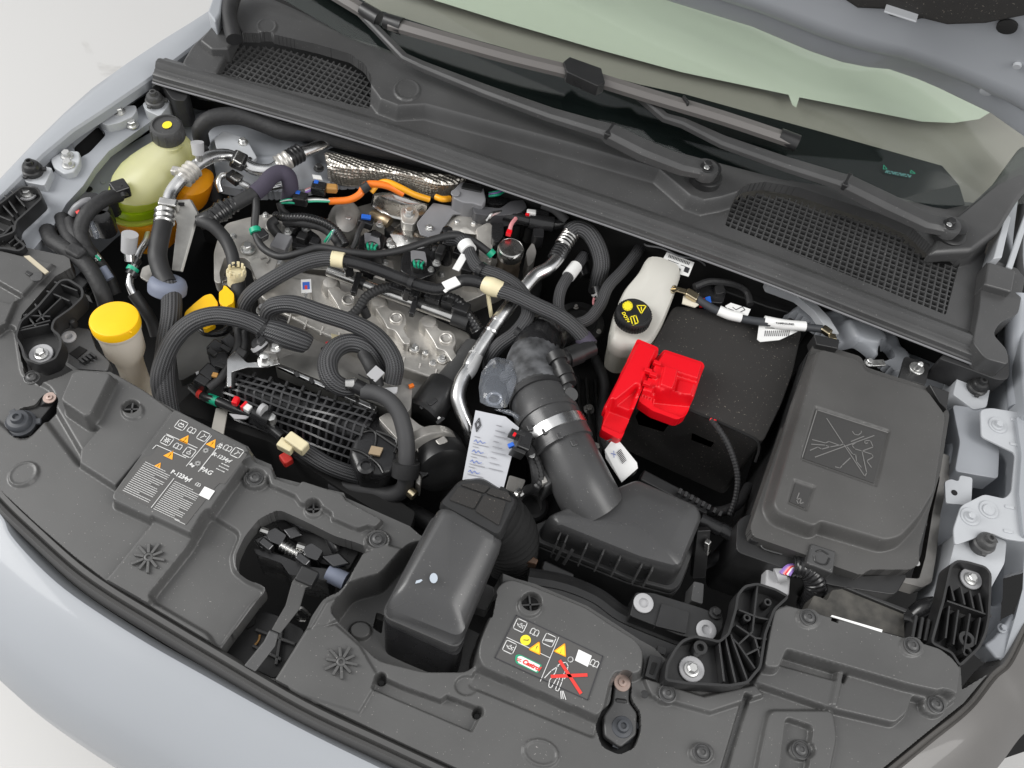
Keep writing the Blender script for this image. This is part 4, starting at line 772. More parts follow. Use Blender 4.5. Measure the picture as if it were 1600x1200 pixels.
for pl in ([(1120, 140), (1170, 70), (1300, 110), (1255, 190)], [(1180, 60), (1250, 48), (1340, 70), (1310, 105)], [(1260, 200), (1310, 115), (1430, 150), (1390, 280)], [(1320, 105), (1350, 75), (1440, 100), (1460, 150), (1440, 145)]):
    prism('cap_pad', rp([z7(*p) for p in pl], 3), cz + .003, cz - .002, FOAM, sn, bev=.001)
bar('cap_rib', (*z7(1200, 230), .066), (*z7(1200, 270), .05), .003, .004, BLACK, sn); fill('white_smudge', [[z7(x, y) for x, y in circ(1035, 568, 22, 12, ry=28)], [z7(*p) for p in ((935, 598), (940, 582), (968, 574), (975, 580), (960, 592))]], .0648, mat('chalk_mark', (.42, .47, .53), .8), sn)
tube('bellows', [(760, 800, .0), (782, 818, -.02), (796, 842, -.06), (796, 868, -.12)], [.042, .043, .043, .042], VOID, label='black ribbed rubber bellows between snorkel and air filter', cat='bellows', n=28, ridge=(.011, .004))
# ---- bonnet latch
la = thing('bonnet_latch', 'black metal bonnet latch with release lever inside the front panel opening', 'latch', (460, 900, -.08))
prism('back_plate', rp([(428, 812), (452, 798), (490, 815), (520, 838), (565, 856), (545, 890), (500, 880), (470, 850), (440, 832)], 6), -.045, -.06, BLACK, la, bev=.004)
tube('plate_bead', [(418, 812, -.035), (448, 806, -.035), (472, 822, -.034), (505, 828, -.036), (520, 850, -.04), (525, 860, -.045)], .007, SATIN, la)
for x, y in ((430, 838), (487, 862)):
    prism('claw', rp([(x - 16, y - 6), (x, y - 14), (x + 18, y - 2), (x + 8, y + 14), (x - 8, y + 8)], 3), -.022, -.06, mat('shiny_black_steel', (.09, .09, .092), .22, metal=.9) if x == 430 else bpy.data.materials['shiny_black_steel'], la, bev=.003)
    bar('claw_tab', (x - 22, y + 8, -.03), (x - 4, y + 22, -.03), .012, .02, bpy.data.materials['shiny_black_steel'], la, bev=.003)
    tube('claw_pin', [(x - 22, y - 10, -.025), (x - 10, y - 6, -.025)], .005, STEEL, la, n=8, sub=2)
tube('spring', [(440, 852, -.03), (462, 864, -.03), (480, 872, -.03)], .008, STEEL, la, n=10, ridge=(.005, .002))
prism('latch_case', rp([(396, 856), (440, 868), (478, 884), (520, 890), (512, 908), (470, 900), (452, 898), (440, 880), (400, 866)], 4), -.035, -.11, SATIN, la, bev=.003)
tube('damper', [(512, 895, -.04), (540, 908, -.04)], .012, BLUEGREY, la, sub=2); tube('hook_wire', [(484, 962, -.06), (470, 950, -.05), (462, 956, -.05), (466, 966, -.06), (476, 968, -.07)], .003, STEEL, la, n=6)
loft('lever', [[(461, 902, -.018), (492, 914, -.018), (492, 914, -.028), (461, 902, -.028)], [(456, 910, -.016), (478, 918, -.016), (478, 918, -.026), (456, 910, -.026)], [(446, 946, -.006), (468, 952, -.006), (468, 952, -.018), (446, 946, -.018)], [(424, 984, .0), (438, 990, .0), (438, 990, -.012), (424, 984, -.012)]], GREY, la, bev=.0015)
loft('lever_grip', [[(421, 984, .003), (436, 990, .003), (436, 990, -.014), (421, 984, -.014)], [(412, 1002, .003), (430, 1010, .003), (430, 1010, -.014), (412, 1002, -.014)], [(381, 1040, .003), (399, 1050, .003), (399, 1050, -.014), (381, 1040, -.014)]], DGREY, la, bev=.002)
for pl in ([(394, 842), (420, 832), (436, 846), (408, 858)], [(500, 868), (530, 862), (548, 880), (520, 886)], [(440, 826), (462, 820), (474, 836), (452, 842)]): prism('latch_plate', pl, -.026, -.034, bpy.data.materials['shiny_black_steel'], la, bev=.003)
bar('lever_head', (466, 896, -.02), (494, 908, -.02), .022, .016, BLACK, la, bev=.003)
prism('catch_tray', [(385, 948), (432, 960), (478, 985), (430, 1062), (350, 1024)], -.055, -.08, BLACK, la, bev=.004, r=8)
for a, b in (((442, 975), (432, 1040)), ((400, 985), (462, 1008)), ((395, 1010), (440, 1032))): bar('tray_rib', (*a, -.052), (*b, -.052), .004, .012, DGREY, la)
prism('tray_slot', rp([(388, 962), (400, 960), (398, 974), (386, 982), (380, 978)], 3), -.048, -.06, VOID, la, bev=.001); tube('rust_arc', [(398, 1008, -.05), (404, 1000, -.05), (406, 992, -.05)], .0014, TAN, la, n=6)
# ================================================================ engine
def zt(ox, oy, k=3.478): return lambda x, y, *h: (ox + x / k, oy + y / k) + h
z1 = zt(0, 0); z2 = zt(0, 260); z5 = zt(300, 150); z6 = zt(300, 420); z8 = zt(580, 250); z9 = zt(620, 500); zb = zt(720, 740)
eng = thing('engine', 'cast metal engine with injector bosses and fuel rail in the middle of the bay', 'engine', (600, 480, -.3))
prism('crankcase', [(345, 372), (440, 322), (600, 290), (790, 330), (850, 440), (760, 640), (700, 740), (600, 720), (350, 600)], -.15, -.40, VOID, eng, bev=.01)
prism('cam_cover', rp([(432, 392), (500, 345), (560, 322), (640, 300), (760, 340), (812, 395), (790, 445), (720, 476), (640, 452), (560, 424), (480, 420)], 8), -.108, -.2, CAST, eng, bev=.006)
for k in range(7): prism('cam_cap', rp([(470 + k * 44 + a, 384 + k * 9 + b_) for a, b_ in ((-14, -10), (12, -4), (14, 10), (-10, 6))], 3), -.09, -.11, CAST, eng, bev=.004); fast('hex', 470 + k * 44, 384 + k * 9, -.09, .0065, eng, ZINC)
prism('cylinder_head', rp([(405, 440), (440, 418), (520, 432), (600, 462), (735, 520), (742, 545), (724, 574), (690, 596), (600, 566), (500, 520), (420, 480)], 6), -.092, -.2, CAST, eng, bev=.005)
prism('head_step', rp([(560, 512), (640, 540), (700, 570), (724, 578), (700, 600), (620, 580), (560, 548)], 5), -.104, -.2, CAST, eng, bev=.004)
prism('head_front', [(440, 500), (560, 545), (690, 600), (680, 630), (540, 600), (430, 560)], -.118, -.2, CASTD, eng, bev=.004)
for i, (cx, cyy) in enumerate(((850, 170), (1110, 270), (1380, 380))):
    ol = [(-118, -60), (-90, -85), (-55, -78), (-25, -48), (20, -48), (52, -22), (58, 22), (40, 52), (62, 92), (80, 112), (72, 140), (40, 140), (22, 112), (-8, 66), (-50, 54), (-70, 12)]
    b_ = prism('injector_boss', rp([z6(cx + a, cyy + b) for a, b in ol], 4), -.072, -.11, CAST, eng, bev=.003)
    c = P(*z6(cx, cyy), -.071); lathe('boss_ring', c, [(.0115, -.004), (.0112, .0022), (.0095, .003), (.0082, .002), (.008, -.012)], CAST, b_, n=24); lathe('bore', c, [(.0078, -.01), (.0078, .0008), (.0005, -.004)], CASTD, b_, n=20)
    lathe('rail_tower', P(*z6(cx - 95, cyy - 62), -.088), [(.017, -.02), (.016, .012), (.012, .018), (.008, .019)], CAST, eng, n=18)
for x, y, r, h in ((1210, 430, .008, -.085), (1360, 490, .008, -.088), (1270, 455, .005, -.085), (1475, 430, .007, -.09), (390, 240, .008, -.09), (1310, 510, .006, -.09)):
    c = P(*z6(x, y), h); lathe('bolt_tower', c - V3((0, 0, .03)), [(r * 1.25, 0), (r * 1.15, .03), (r * .9, .031)], CAST, eng, n=16); fast('hex', c, 0, 0, r * .95, eng, ZINC)
for k in range(10): bar('casting_rib', z6(540 + k * 88, 250 + k * 33, -.094), z6(525 + k * 88, 300 + k * 33, -.1), .003, .012, CAST, eng, bev=.0008)
# fuel rail
fr_ = thing('fuel_rail', 'shiny steel fuel rail tube with black clamps above the cylinder head', 'fuel rail', (615, 460, -.06))
tube('rail_tube', [z6(740, 10, -.052), z6(1080, 140, -.052), z6(1425, 268, -.052)], .0092, STEEL, fr_, n=18)
for x, y in ((930, 80), (1245, 195)):
    bar('clamp', z6(x - 20, y - 55, -.045), z6(x - 55, y + 60, -.045), .010, .012, SATIN, fr_, bev=.003); tube('clamp_ring', [z6(x - 14, y - 6, -.052), z6(x + 12, y + 4, -.052)], .0115, BLACK, fr_, n=18, sub=2)
tube('end_fitting', [z6(1415, 265, -.052), z6(1500, 296, -.053)], [.0125, .0125], BLACK, fr_, n=14, sub=2)
inj = ((1120, 100), (1190, 130), (1310, 150), (1400, 175), (1460, 215))
il = thing('injector_loom', 'black injector plugs and ribbed loom lying above the fuel rail', 'wiring loom', (680, 455, -.05))
tube('conduit', [z6(840, 280, -.05), z6(905, 215, -.045), z6(950, 150, -.04), z6(1040, 105, -.038), z6(1140, 95, -.035)], .0085, TAPE, il, ridge=(.006, .001)); tube('conduit', [z6(950, 260, -.06), z6(930, 215, -.045)], .0075, TAPE, il, n=10, sub=2)
tube('conduit', [z6(1380, 150, -.035), z6(1450, 180, -.035), z6(1500, 250, -.045), z6(1555, 330, -.06)], [.009, .0095, .0095, .013], SATIN, il, ridge=(.006, .001))
for x, y in inj: bar('injector_plug', z6(x - 40, y - 8, -.04), z6(x + 45, y + 22, -.04), .022, .022, SATIN, il, bev=.003)
for x, y in inj[1:4]: bar('plug_latch', z6(x - 15, y - 4, -.027), z6(x + 15, y + 8, -.027), .012, .004, BLACK, il)
prism('yellow_tag', [z6(755, 350), z6(830, 368), z6(825, 388), z6(762, 392)], -.05, -.053, CREAM, il, bev=.0005); bar('red_tip', z6(730, 420, -.05), z6(762, 412, -.05), .010, .010, RED, il); bar('red_tip', z6(705, 448, -.055), z6(722, 442, -.055), .008, .010, SATIN, il)
# coil packs
for k, (pts, con, lab) in enumerate((([(905, 760), (990, 715), (1060, 760), (1040, 840), (980, 880), (890, 840)], (975, 830), 'black ignition coil with green plug nearer the left engine mount'), ([(1140, 860), (1230, 790), (1330, 860), (1330, 960), (1230, 1000), (1130, 950)], (1228, 925), 'black ignition coil with green plug nearer the aluminium pipe'))):
    co = thing('ignition_coil', lab, 'ignition coil', z5(*con, -.1)); prism('coil_body', rp([z5(*p) for p in pts], 6), -.055, -.12, SATIN, co, bev=.004)
    prism('coil_top', rp([z5(con[0] + a, con[1] + b) for a, b in ((-40, -90), (40, -80), (50, -20), (-35, -25))], 3), -.045, -.06, MIDGREY, co, bev=.002)
    c = P(*z5(*con), -.05); lathe('plug_seal', c, [(.0125, -.008), (.0125, .004), (.0115, .006), (.010, .006), (.009, .001)], BLACK, co, n=22); lathe('plug_face', c, [(.0085, 0), (.0085, .003), (.002, .004)], MIDGREY, co, n=14)
    for a, b in ((-16, -4), (4, -2), (22, 4)): tube('green_wire', [z5(con[0] + a, con[1] + b + 10, -.046), z5(con[0] + a - 4, con[1] + b - 10, -.040), z5(con[0] + a * 1.4, con[1] + b - 26, -.046)], .0022, GREENP, co, n=6, sub=3)
    for a, b in ((70, 20), (100, -40)):
        q = z5(con[0] + a, con[1] + b); lathe('spark_post', (*q, -.09), [(.010, 0), (.0095, .03), (.007, .034)], BLACK, co, n=14); fast('hex', q[0], q[1], -.055, .006, co, ZINC)
# engine mount
em = thing('engine_mount', 'pale cast metal engine mount plate with big zinc bolts, left of the engine', 'engine mount', (390, 380, -.1))
prism('mount_plate', rp([z5(*p) for p in ((190, 690), (300, 660), (400, 640), (470, 650), (520, 730), (545, 800), (505, 880), (440, 965), (400, 1010), (330, 990), (345, 930), (290, 880), (180, 870), (150, 960), (160, 1020), (120, 1010), (118, 850), (150, 740))], 5), -.05, -.075, CAST, em, bev=.004)
prism('mount_block', rp([z5(*p) for p in ((310, 900), (420, 850), (470, 890), (440, 960), (350, 1000))], 4), -.042, -.08, CAST, em, bev=.004)
prism('mount_foot', rp([z5(*p) for p in ((330, 1000), (430, 960), (640, 1000), (660, 1150), (560, 1190), (380, 1100))], 6), -.085, -.15, CAST, em, bev=.005)
for x, y, r, h in ((305, 832, .0125, -.048), (440, 705, .0125, -.048), (618, 738, .0105, -.06), (472, 918, .0115, -.055), (225, 765, .006, -.05), (385, 1165, .011, -.085), (400, 650, .006, -.05), (180, 1010, .010, -.09)): fast('hex', *z5(x, y), h, r, em, ZINC)
prism('grey_plate', [z5(*p) for p in ((420, 810), (465, 738), (545, 758), (505, 838))], -.035, -.05, MIDGREY, em, bev=.002)
prism('black_clamp', rp([z5(*p) for p in ((500, 700), (560, 690), (640, 720), (700, 760), (690, 830), (560, 830), (520, 800))], 6), -.055, -.09, SATIN, em, bev=.004)
tube('stamped_curve', [z5(372, 885, -.0405), z5(405, 876, -.0405), z5(420, 890, -.0405), z5(405, 908, -.0405)], .0011, CASTD, em, n=6)
prism('torn_edge', rp([z5(*p) for p in ((340, 960), (400, 950), (430, 985), (400, 1010), (345, 990))], 3), -.06, -.08, ALU, em, bev=.003)
# exhaust side: shiny shells, turbo, foil shield
tb = thing('turbo_housing', 'shiny and dull cast turbo housing parts below the foil heat shield', 'turbo', (620, 340, -.12))
loft('bright_shell', [[(*z5(*p), h) for p in rp([(a * k + 1125 * (1 - k), b * k + 590 * (1 - k)) for a, b in ((985, 530), (1080, 520), (1200, 560), (1290, 590), (1280, 640), (1190, 690), (1060, 660), (970, 600))], 10, 3)] for k, h in ((1.0, -.09), (1.0, -.05), (.94, -.042), (.8, -.040), (.5, -.044), (.2, -.046))], STEEL, tb)
prism('boss', rp([z5(*p) for p in ((1130, 610), (1200, 580), (1240, 640), (1210, 700), (1140, 690))], 6), -.034, -.08, CAST, tb, bev=.005); fast('hex', *z5(1180, 638), -.034, .0105, tb, ZINC)
loft('dark_cone', [[(*z5(*p), h) for p in circ(*q)] for q, h in (((830, 690, 95, 18, 120), -.12), ((835, 675, 88, 18, 110), -.075), ((840, 660, 60, 18, 80), -.05), ((845, 655, 30, 18, 40), -.045))], CASTD, tb); fast('disc', *z5(850, 660), -.044, .005, tb, ZINC)
prism('bracket_sheet', rp([z5(*p) for p in ((1220, 690), (1310, 580), (1430, 600), (1500, 590), (1520, 640), (1420, 640), (1350, 740), (1330, 780), (1240, 750))], 3), -.03, -.034, MIDGREY, tb, bev=.001)
loft('lobed_cover', [[(*z5(*p), h) for p in rp([(a * k + 1180 * (1 - k), b * k + 760 * (1 - k)) for a, b in ((1060, 740), (1130, 690), (1210, 700), (1280, 760), (1340, 780), (1310, 850), (1200, 870), (1120, 850))], 12, 3)] for k, h in ((1, -.10), (1, -.066), (.9, -.058), (.5, -.052), (.2, -.05))], STEEL, tb)
loft('pump_cover', [[(*z5(*p), h) for p in rp([(a * k + 1470 * (1 - k), b * k + 700 * (1 - k)) for a, b in ((1340, 740), (1380, 680), (1450, 640), (1560, 650), (1610, 720), (1560, 760), (1480, 750), (1420, 760))], 12, 3)] for k, h in ((1, -.09), (1, -.045), (.9, -.036), (.5, -.032), (.2, -.03))], CAST, tb)
for x, y in ((1440, 690), (1530, 700), (1160, 790), (1075, 810), (1050, 690), (1030, 660)): fast('hex', *z5(x, y), -.034 if x > 1300 else -.054, .006, tb, ZINC)
tube('copper_stub', [z5(985, 650, -.06), z5(1040, 670, -.05), z5(1075, 690, -.05)], .011, mat('tarnished_metal', (.34, .27, .18), .35, metal=.9, var=(40, .3)), tb)
prism('side_casting', rp([z5(*p) for p in ((1560, 700), (1600, 680), (1640, 720), (1630, 900), (1580, 900), (1560, 800))], 4), -.04, -.1, CAST, tb, bev=.004)
fs_ = thing('foil_heat_shield', 'crumpled dimpled silver foil heat shield under the cowl rail', 'heat shield', (610, 260, -.06))
UPF = [(722, 300), (800, 312), (880, 332), (980, 362), (1080, 372), (1180, 402), (1250, 418), (1340, 418), (1440, 430), (1500, 442)]
LOF = [(745, 470), (800, 488), (880, 498), (950, 478), (1020, 470), (1100, 480), (1200, 510), (1300, 566), (1390, 552), (1450, 505)]
rows = []
for (a, b), (c, d) in zip(UPF, LOF):
    j = random.uniform; rows.append([(*z5(a + (c - a) * t + j(-6, 6), b + (d - b) * t), -.005 - .05 * t + .018 * math.sin(t * 3.1) + j(-.004, .004)) for t in (0, .15, .3, .45, .6, .75, .9, 1)])
fo = loft('foil', rows, FOIL, fs_, closed=False); m = fo.modifiers.new('sub', 'SUBSURF'); m.levels = m.render_levels = 2; m = fo.modifiers.new('thick', 'SOLIDIFY'); m.thickness = .001
fast('hex', *z5(690, 395), -.0, .009, fs_, BLACK)
prism('white_tab', [z5(*p) for p in ((652, 425), (700, 432), (710, 455), (660, 448))], -.015, -.018, WHITE, fs_, bev=.0005)
# orange high-voltage leads
tube('orange_lead', [z5(745, 572, -.02), z5(850, 565, -.016), z5(910, 535, -.010), z5(935, 495, -.004), z5(970, 478, .0), z5(1060, 488, .0), z5(1150, 532, -.012)], .0062, ORANGE, label='orange high voltage lead with a black tape wrap near its plug', cat='lead')
tube('yellow_lead', [z5(972, 522, -.012), z5(1010, 480, -.004), z5(1060, 468, .002), z5(1130, 496, .0), z5(1210, 536, -.01), z5(1290, 562, -.02)], .0055, AMBER, label='amber yellow lead bending over the foil heat shield', cat='lead')
tube('yellow_lead', [z5(1325, 548, -.022), z5(1360, 560, -.02), z5(1402, 558, -.024)], .0055, AMBER, label='short amber yellow lead end beside the grey module', cat='lead')
tube('tape_wrap', [z5(925, 510, -.004), z5(962, 484, .002)], .0085, TAPE, label='black tape wrap joining orange and yellow leads', cat='tape', sub=2)
hp = thing('lead_plugs', 'black plugs with blue locks at the end of the orange lead', 'plug', z5(620, 550, -.05))
for x, y, h in ((690, 505, -.004), (590, 562, -.008)):
    bar('plug_body', z5(x - 40, y - 8, h), z5(x + 40, y + 4, h), .019, .018, SATIN, hp, bev=.003); bar('blue_lock', z5(x - 26, y - 34, h + .006), z5(x - 2, y - 30, h + .006), .008, .008, BLUEP, hp); bar('plug_latch', z5(x - 20, y - 6, h + .010), z5(x + 20, y, h + .010), .007, .004, BLACK, hp)
bar('tan_wrap', z5(724, 500, -.004), z5(792, 505, -.006), .014, .014, TAN, hp, bev=.004)
for k in range(3): tube('thin_wire', [z5(630, 556 + k * 9, -.008), z5(680, 556 + k * 8, -.010), z5(748, 564 + k * 5, -.016)], .0018, (BLACK, WHITE, GREENP)[k], hp, n=6)
for k in range(4): tube('thin_wire', [z5(558, 560 + k * 7, -.01), z5(520, 562 + k * 6, -.012), z5(482, 574 + k * 3, -.02)], .002, (GREENP, WHITE, BLACK, GREENP)[k], hp, n=6)
for k in range(3): tube('thin_wire', [z5(654, 495 + k * 7, -.006), z5(615, 512 + k * 6, -.008)], .002, (PINK, WHITE, VIOLET)[k], hp, n=6, sub=2)
cm = thing('cam_sensor', 'black sensor with blue lock on the dull cone casting', 'sensor', z5(940, 670, -.08))
bar('body', z5(905, 672, -.035), z5(985, 700, -.04), .018, .016, SATIN, cm, bev=.003); bar('blue_lock', z5(920, 655, -.024), z5(972, 662, -.026), .009, .005, BLUEP, cm)
tube('lead', [z5(930, 690, -.03), z5(905, 740, -.03), z5(890, 790, -.035), z5(870, 830, -.04)], .0045, TAPE, cm, n=8)
# grey module and actuators, right rear of engine
gm = thing('grey_module', 'grey plastic electronic module at the rear right of the engine', 'module', z8(540, 200, -.05))
prism('housing', rp([z8(*p) for p in ((440, 165), (490, 115), (610, 140), (625, 220), (600, 250), (560, 235), (500, 230), (445, 205))], 4), .0, -.04, MIDGREY, gm, bev=.004)
prism('black_top', [z8(*p) for p in ((500, 120), (612, 142), (596, 172), (488, 150))], .003, -.01, BLACK, gm, bev=.002)
prism('side_arm', rp([z8(*p) for p in ((545, 240), (600, 250), (700, 262), (760, 220), (830, 215), (850, 260), (800, 290), (720, 300), (620, 300), (560, 290))], 5), -.01, -.04, mat('slate_plastic', (.07, .07, .075), .4), gm, bev=.004); fast('disc', *z8(458, 182), .001, .008, gm, MIDGREY, name='boss')
for k in range(3): tube('thin_wire', [z8(640, 180 + k * 8, -.01), z8(690, 170 + k * 9, -.004), z8(730, 150 + k * 8, -.01)], .0024, (GREENP, VIOLET, GREENP)[k], gm, n=6)
prism('plug_block', rp([z8(*p) for p in ((600, 170), (690, 170), (770, 180), (780, 220), (720, 240), (640, 240))], 4), -.02, -.06, SATIN, gm, bev=.003)
vv = thing('round_valve', 'round steel capped valve on a brown body beside the aluminium pipe', 'valve', z8(755, 600, -.12))
c = P(*z8(755, 505), -.02); lathe('body', c - V3((0, 0, .07)), [(.021, 0), (.021, .03), (.0195, .034), (.0195, .05), (.021, .054), (.021, .064)], mat('brown_cast', (.16, .13, .10), .45, metal=.6, var=(60, .3)), vv, n=28)
lathe('steel_cap', c, [(.0215, -.006), (.0225, .0), (.0225, .010), (.021, .013), (.0205, .0125), (.019, .0145), (.002, .016)], STEEL, vv, n=32)
fast('hex', *z8(720, 590), -.055, .008, vv, CASTD, axis=(-.3, -.8, .3))
prism('flange', rp([z8(*p) for p in ((840, 500), (880, 440), (900, 500), (880, 560), (850, 580))], 5), -.04, -.09, CASTD, vv, bev=.004)
prism('side_block', rp([z8(*p) for p in ((570, 370), (640, 335), (665, 365), (660, 480), (640, 540), (590, 520))], 3), -.03, -.08, CAST, vv, bev=.003)
sv = thing('purge_valve', 'black purge valve cluster with red and pink wires by the rail', 'valve', z8(740, 340, -.06))
prism('body', rp([z8(*p) for p in ((655, 350), (720, 335), (720, 410), (690, 450), (655, 430))], 4), -.015, -.06, SATIN, sv, bev=.003)
for a, b, r in (((720, 300), (860, 330), .010), ((860, 330), (990, 350), .014), ((990, 350), (1090, 350), .010), ((870, 295), (960, 305), .012)): tube('hose_joint', [z8(*a, -.02), z8(*b, -.02)], r, SATIN, sv, n=14, sub=2)
tube('grey_trim', [z8(930, 240, .0), z8(1000, 270, .0), z8(1060, 330, -.01)], .008, RUBGREY, sv, flat=.5); tube('small_hose', [z8(630, 330, -.02), z8(660, 295, -.01), z8(720, 280, -.015)], .004, STEEL, sv, n=8)
tube('pink_wire', [z8(785, 318, -.008), z8(762, 350, .0), z8(750, 395, .002)], .0035, PINK, sv, n=8); bar('red_lock', z8(735, 392, .004), z8(762, 400, .004), .010, .008, RED, sv); bar('white_clip', z8(845, 285, -.006), z8(895, 290, -.006), .010, .010, WHITE, sv, bev=.002); bar('red_tip', z8(838, 295, -.002), z8(860, 298, -.002), .004, .005, RED, sv)
for x, y, r in ((820, 390, .014), (905, 385, .012), (960, 380, .012), (850, 430, .010), (780, 420, .009)): lathe('vacuum_can', (*z8(x, y), -.08), [(r, 0), (r, .03), (r * .8, .036), (r * .3, .037)], BLACK, sv, n=18)
prism('frame_plug', rp([z8(*p) for p in ((880, 370), (940, 372), (938, 420), (884, 416))], 2), -.02, -.05, SATIN, sv, bev=.002)
# ---- aluminium coolant pipe
al = thing('aluminium_pipe', 'long bright aluminium pipe slanting down the right side of the engine', 'pipe', (760, 520, -.08))
tube('pipe', [z8(1075, 420, -.01), z8(1015, 530, -.01), z8(960, 590, -.012), z8(890, 630, -.016), z8(820, 710, -.022), z8(700, 860, -.035), z8(600, 1010, -.045), z8(545, 1100, -.05), z9(395, 262, -.052), z9(352, 330, -.055), z9(332, 410, -.06), z9(352, 490, -.07), z9(395, 590, -.085), z9(420, 680, -.11)], .0118, ALU, al, n=20)
tube('crimp', [z8(1085, 405, -.01), z8(1040, 470, -.01)], .0155, STEEL, al, n=18, ridge=(.007, .0015)); tube('black_joint', [z8(1035, 480, -.01), z8(1000, 540, -.011)], .0142, SATIN, al, n=18, ridge=(.006, .0015))
tube('label_band', [z8(570, 1055, -.048), z9(400, 262, -.052), z9(375, 295, -.054)], .0122, mat('silver_label', (.55, .55, .55), .4, metal=.3), al, n=20, sub=3)
for t0, t1 in (((690, 872), (682, 884)), ((655, 925), (650, 933))): tube('pipe_bead', [z8(*t0, -.036), z8(*t1, -.037)], .0128, ALU, al, n=20, sub=2)
# ---- charge tube between manifold and head
ct = thing('charge_tube', 'thick black plastic charge tube beside the lower aluminium pipe', 'tube', (690, 620, -.12))
tube('tube_body', [z6(1540, 430, -.09), z6(1420, 590, -.088), z6(1350, 680, -.088)], [.021, .022, .024], DGREY, ct, n=26)
tube('socket', [z6(1375, 640, -.088), z6(1330, 700, -.088), z6(1255, 800, -.092)], [.030, .031, .030], BLACK, ct, n=28, sub=3); tube('socket_rim', [z6(1262, 790, -.092), z6(1248, 808, -.092)], .034, BLACK, ct, n=28, sub=2)
for x, y in ((1240, 760), (1330, 840), (1290, 740)): bar('locking_tab', z6(x, y, -.062), z6(x + 40, y - 30, -.060), .006, .004, SATIN, ct)
bar('white_dot', z6(1340, 822, -.065), z6(1352, 810, -.064), .006, .006, WHITE, ct)
# ================================================================ intake manifold
im = thing('intake_manifold', 'black ribbed plastic intake manifold along the front of the engine', 'intake manifold', (480, 650, -.2))
A0, A1 = V3(z6(205, 545, -.070)), V3(z6(1010, 770, -.070)); B0, B1 = V3(z6(170, 830, -.145)), V3(z6(850, 1145, -.160))
def ms_(u, v, off=0.0):
    a = A0.lerp(A1, u); b = B0.lerp(B1, u); q = a.lerp(b, v); w = P(q.x, q.y, q.z); bul = math.sin(math.pi * min(1, v)) * .028 + (.005 * math.sin(u * 9) if v > .2 else 0)
    return w + V3((0, -.35, .94)) * (bul + off)
nu, nv = 40, 14; vs = [ms_(i / nu, k / nv, -.0095) for i in range(nu + 1) for k in range(nv + 1)]; fs = [(i * (nv + 1) + k, i * (nv + 1) + k + 1, (i + 1) * (nv + 1) + k + 1, (i + 1) * (nv + 1) + k) for i in range(nu) for k in range(nv)]
mk('shell', vs, fs, SATIN, im)
RIBM = mat('glossy_rib_plastic', (.034, .034, .036), .25)
def ribline(pts, w=.0031, d=.012, m=RIBM, nm='rib'):
    vs = []; fs = []; N = len(pts); nrm = V3((0, -.35, .94))
    for i, q in enumerate(pts):
        t = (pts[min(i + 1, N - 1)] - pts[max(i - 1, 0)]).normalized(); s_ = t.cross(nrm).normalized() * (w / 2); vs += [q - s_, q + s_, q + s_ - nrm * d, q - s_ - nrm * d]
        if i:
            k = 4 * i; fs += [(k - 4, k - 3, k + 1, k), (k - 3, k - 2, k + 2, k + 1), (k - 1, k - 4, k, k + 3)]
    fs += [(0, 1, 2, 3), tuple(range(4 * N - 4, 4 * N))]; mk(nm, vs, fs, m, im, smooth=False)
for k in range(9): ribline([ms_(i / 40, min(1, .04 + k * .118 + .012 * math.sin(i * .28 + k) * (0 < k < 8)), .001) for i in range(41)])
for k in range(19): ribline([ms_(min(1, max(0, .02 + k * .0535 + .010 * math.sin(j * .9 + k * .5))), j / 12, .0) for j in range(13)])
for k in range(9): bar('edge_tooth', ms_(.05 + k * .11, 0, .004), ms_(.068 + k * .11, 0, .004), .010, .008, BLACK, im)
prism('end_dome', rp([z6(*p) for p in ((900, 800), (1000, 770), (1100, 860), (1150, 930), (1120, 1100), (1020, 1130), (900, 1120), (850, 1000))], 9), -.085, -.16, SATIN, im, bev=.012, seg=4)
for pl in ([(940, 850), (1130, 980)], [(900, 900), (960, 880), (1000, 900), (980, 1010), (900, 1090)], [(1000, 880), (1110, 930), (1100, 1000)], [(870, 980), (930, 1000), (1010, 1060), (1040, 1110)]): tube('dome_rib', [z6(*p, -.083) for p in pl], .0022, BLACK, im, n=8, sub=3)
lathe('dome_boss', (*z6(945, 1085), -.085), [(.014, -.01), (.013, .008), (.008, .010), (.007, .006), (.002, .006)], SATIN, im, n=24)
prism('code_plate', [z6(*p) for p in ((975, 960), (1040, 972), (1020, 1015), (958, 1003))], -.078, -.083, mat('tan_print', (.33, .25, .16), .6, bump=(500, .4, .001)), im, bev=.0004)
prism('metal_strip', [z6(*p) for p in ((462, 530), (480, 520), (1005, 745), (990, 768))], -.058, -.066, ALU, im, bev=.0015)
for k in range(6): bar('strip_clip', z6(560 + k * 82, 560 + k * 35, -.057), z6(578 + k * 82, 590 + k * 35, -.06), .006, .006, BLACK, im)
prism('cooler_top', rp([z6(*p) for p in ((440, 500), (560, 455), (720, 490), (860, 560), (1100, 640), (1190, 680), (1120, 780), (960, 720), (780, 640))], 4), -.072, -.12, mat('dull_grey_metal', (.30, .295, .28), .5, metal=.5, var=(20, .2)), im, bev=.003)
prism('head_shield', rp([z6(*p) for p in ((1085, 640), (1150, 620), (1200, 640), (1190, 760), (1150, 800), (1100, 760))], 6), -.05, -.1, CASTD, im, bev=.006); bar('orange_tip', z6(1178, 642, -.045), z6(1205, 632, -.045), .006, .006, ORANGE, im)
prism('pale_end_casting', rp([z6(*p) for p in ((1010, 810), (1060, 780), (1180, 800), (1240, 850), (1380, 900), (1390, 940), (1300, 960), (1250, 1050), (1220, 980), (1130, 940))], 5), -.075, -.13, CAST, im, bev=.004); prism('pale_end_clip', [z6(*p) for p in ((1320, 930), (1370, 905), (1395, 935), (1345, 965))], -.06, -.075, CAST, im, bev=.002)
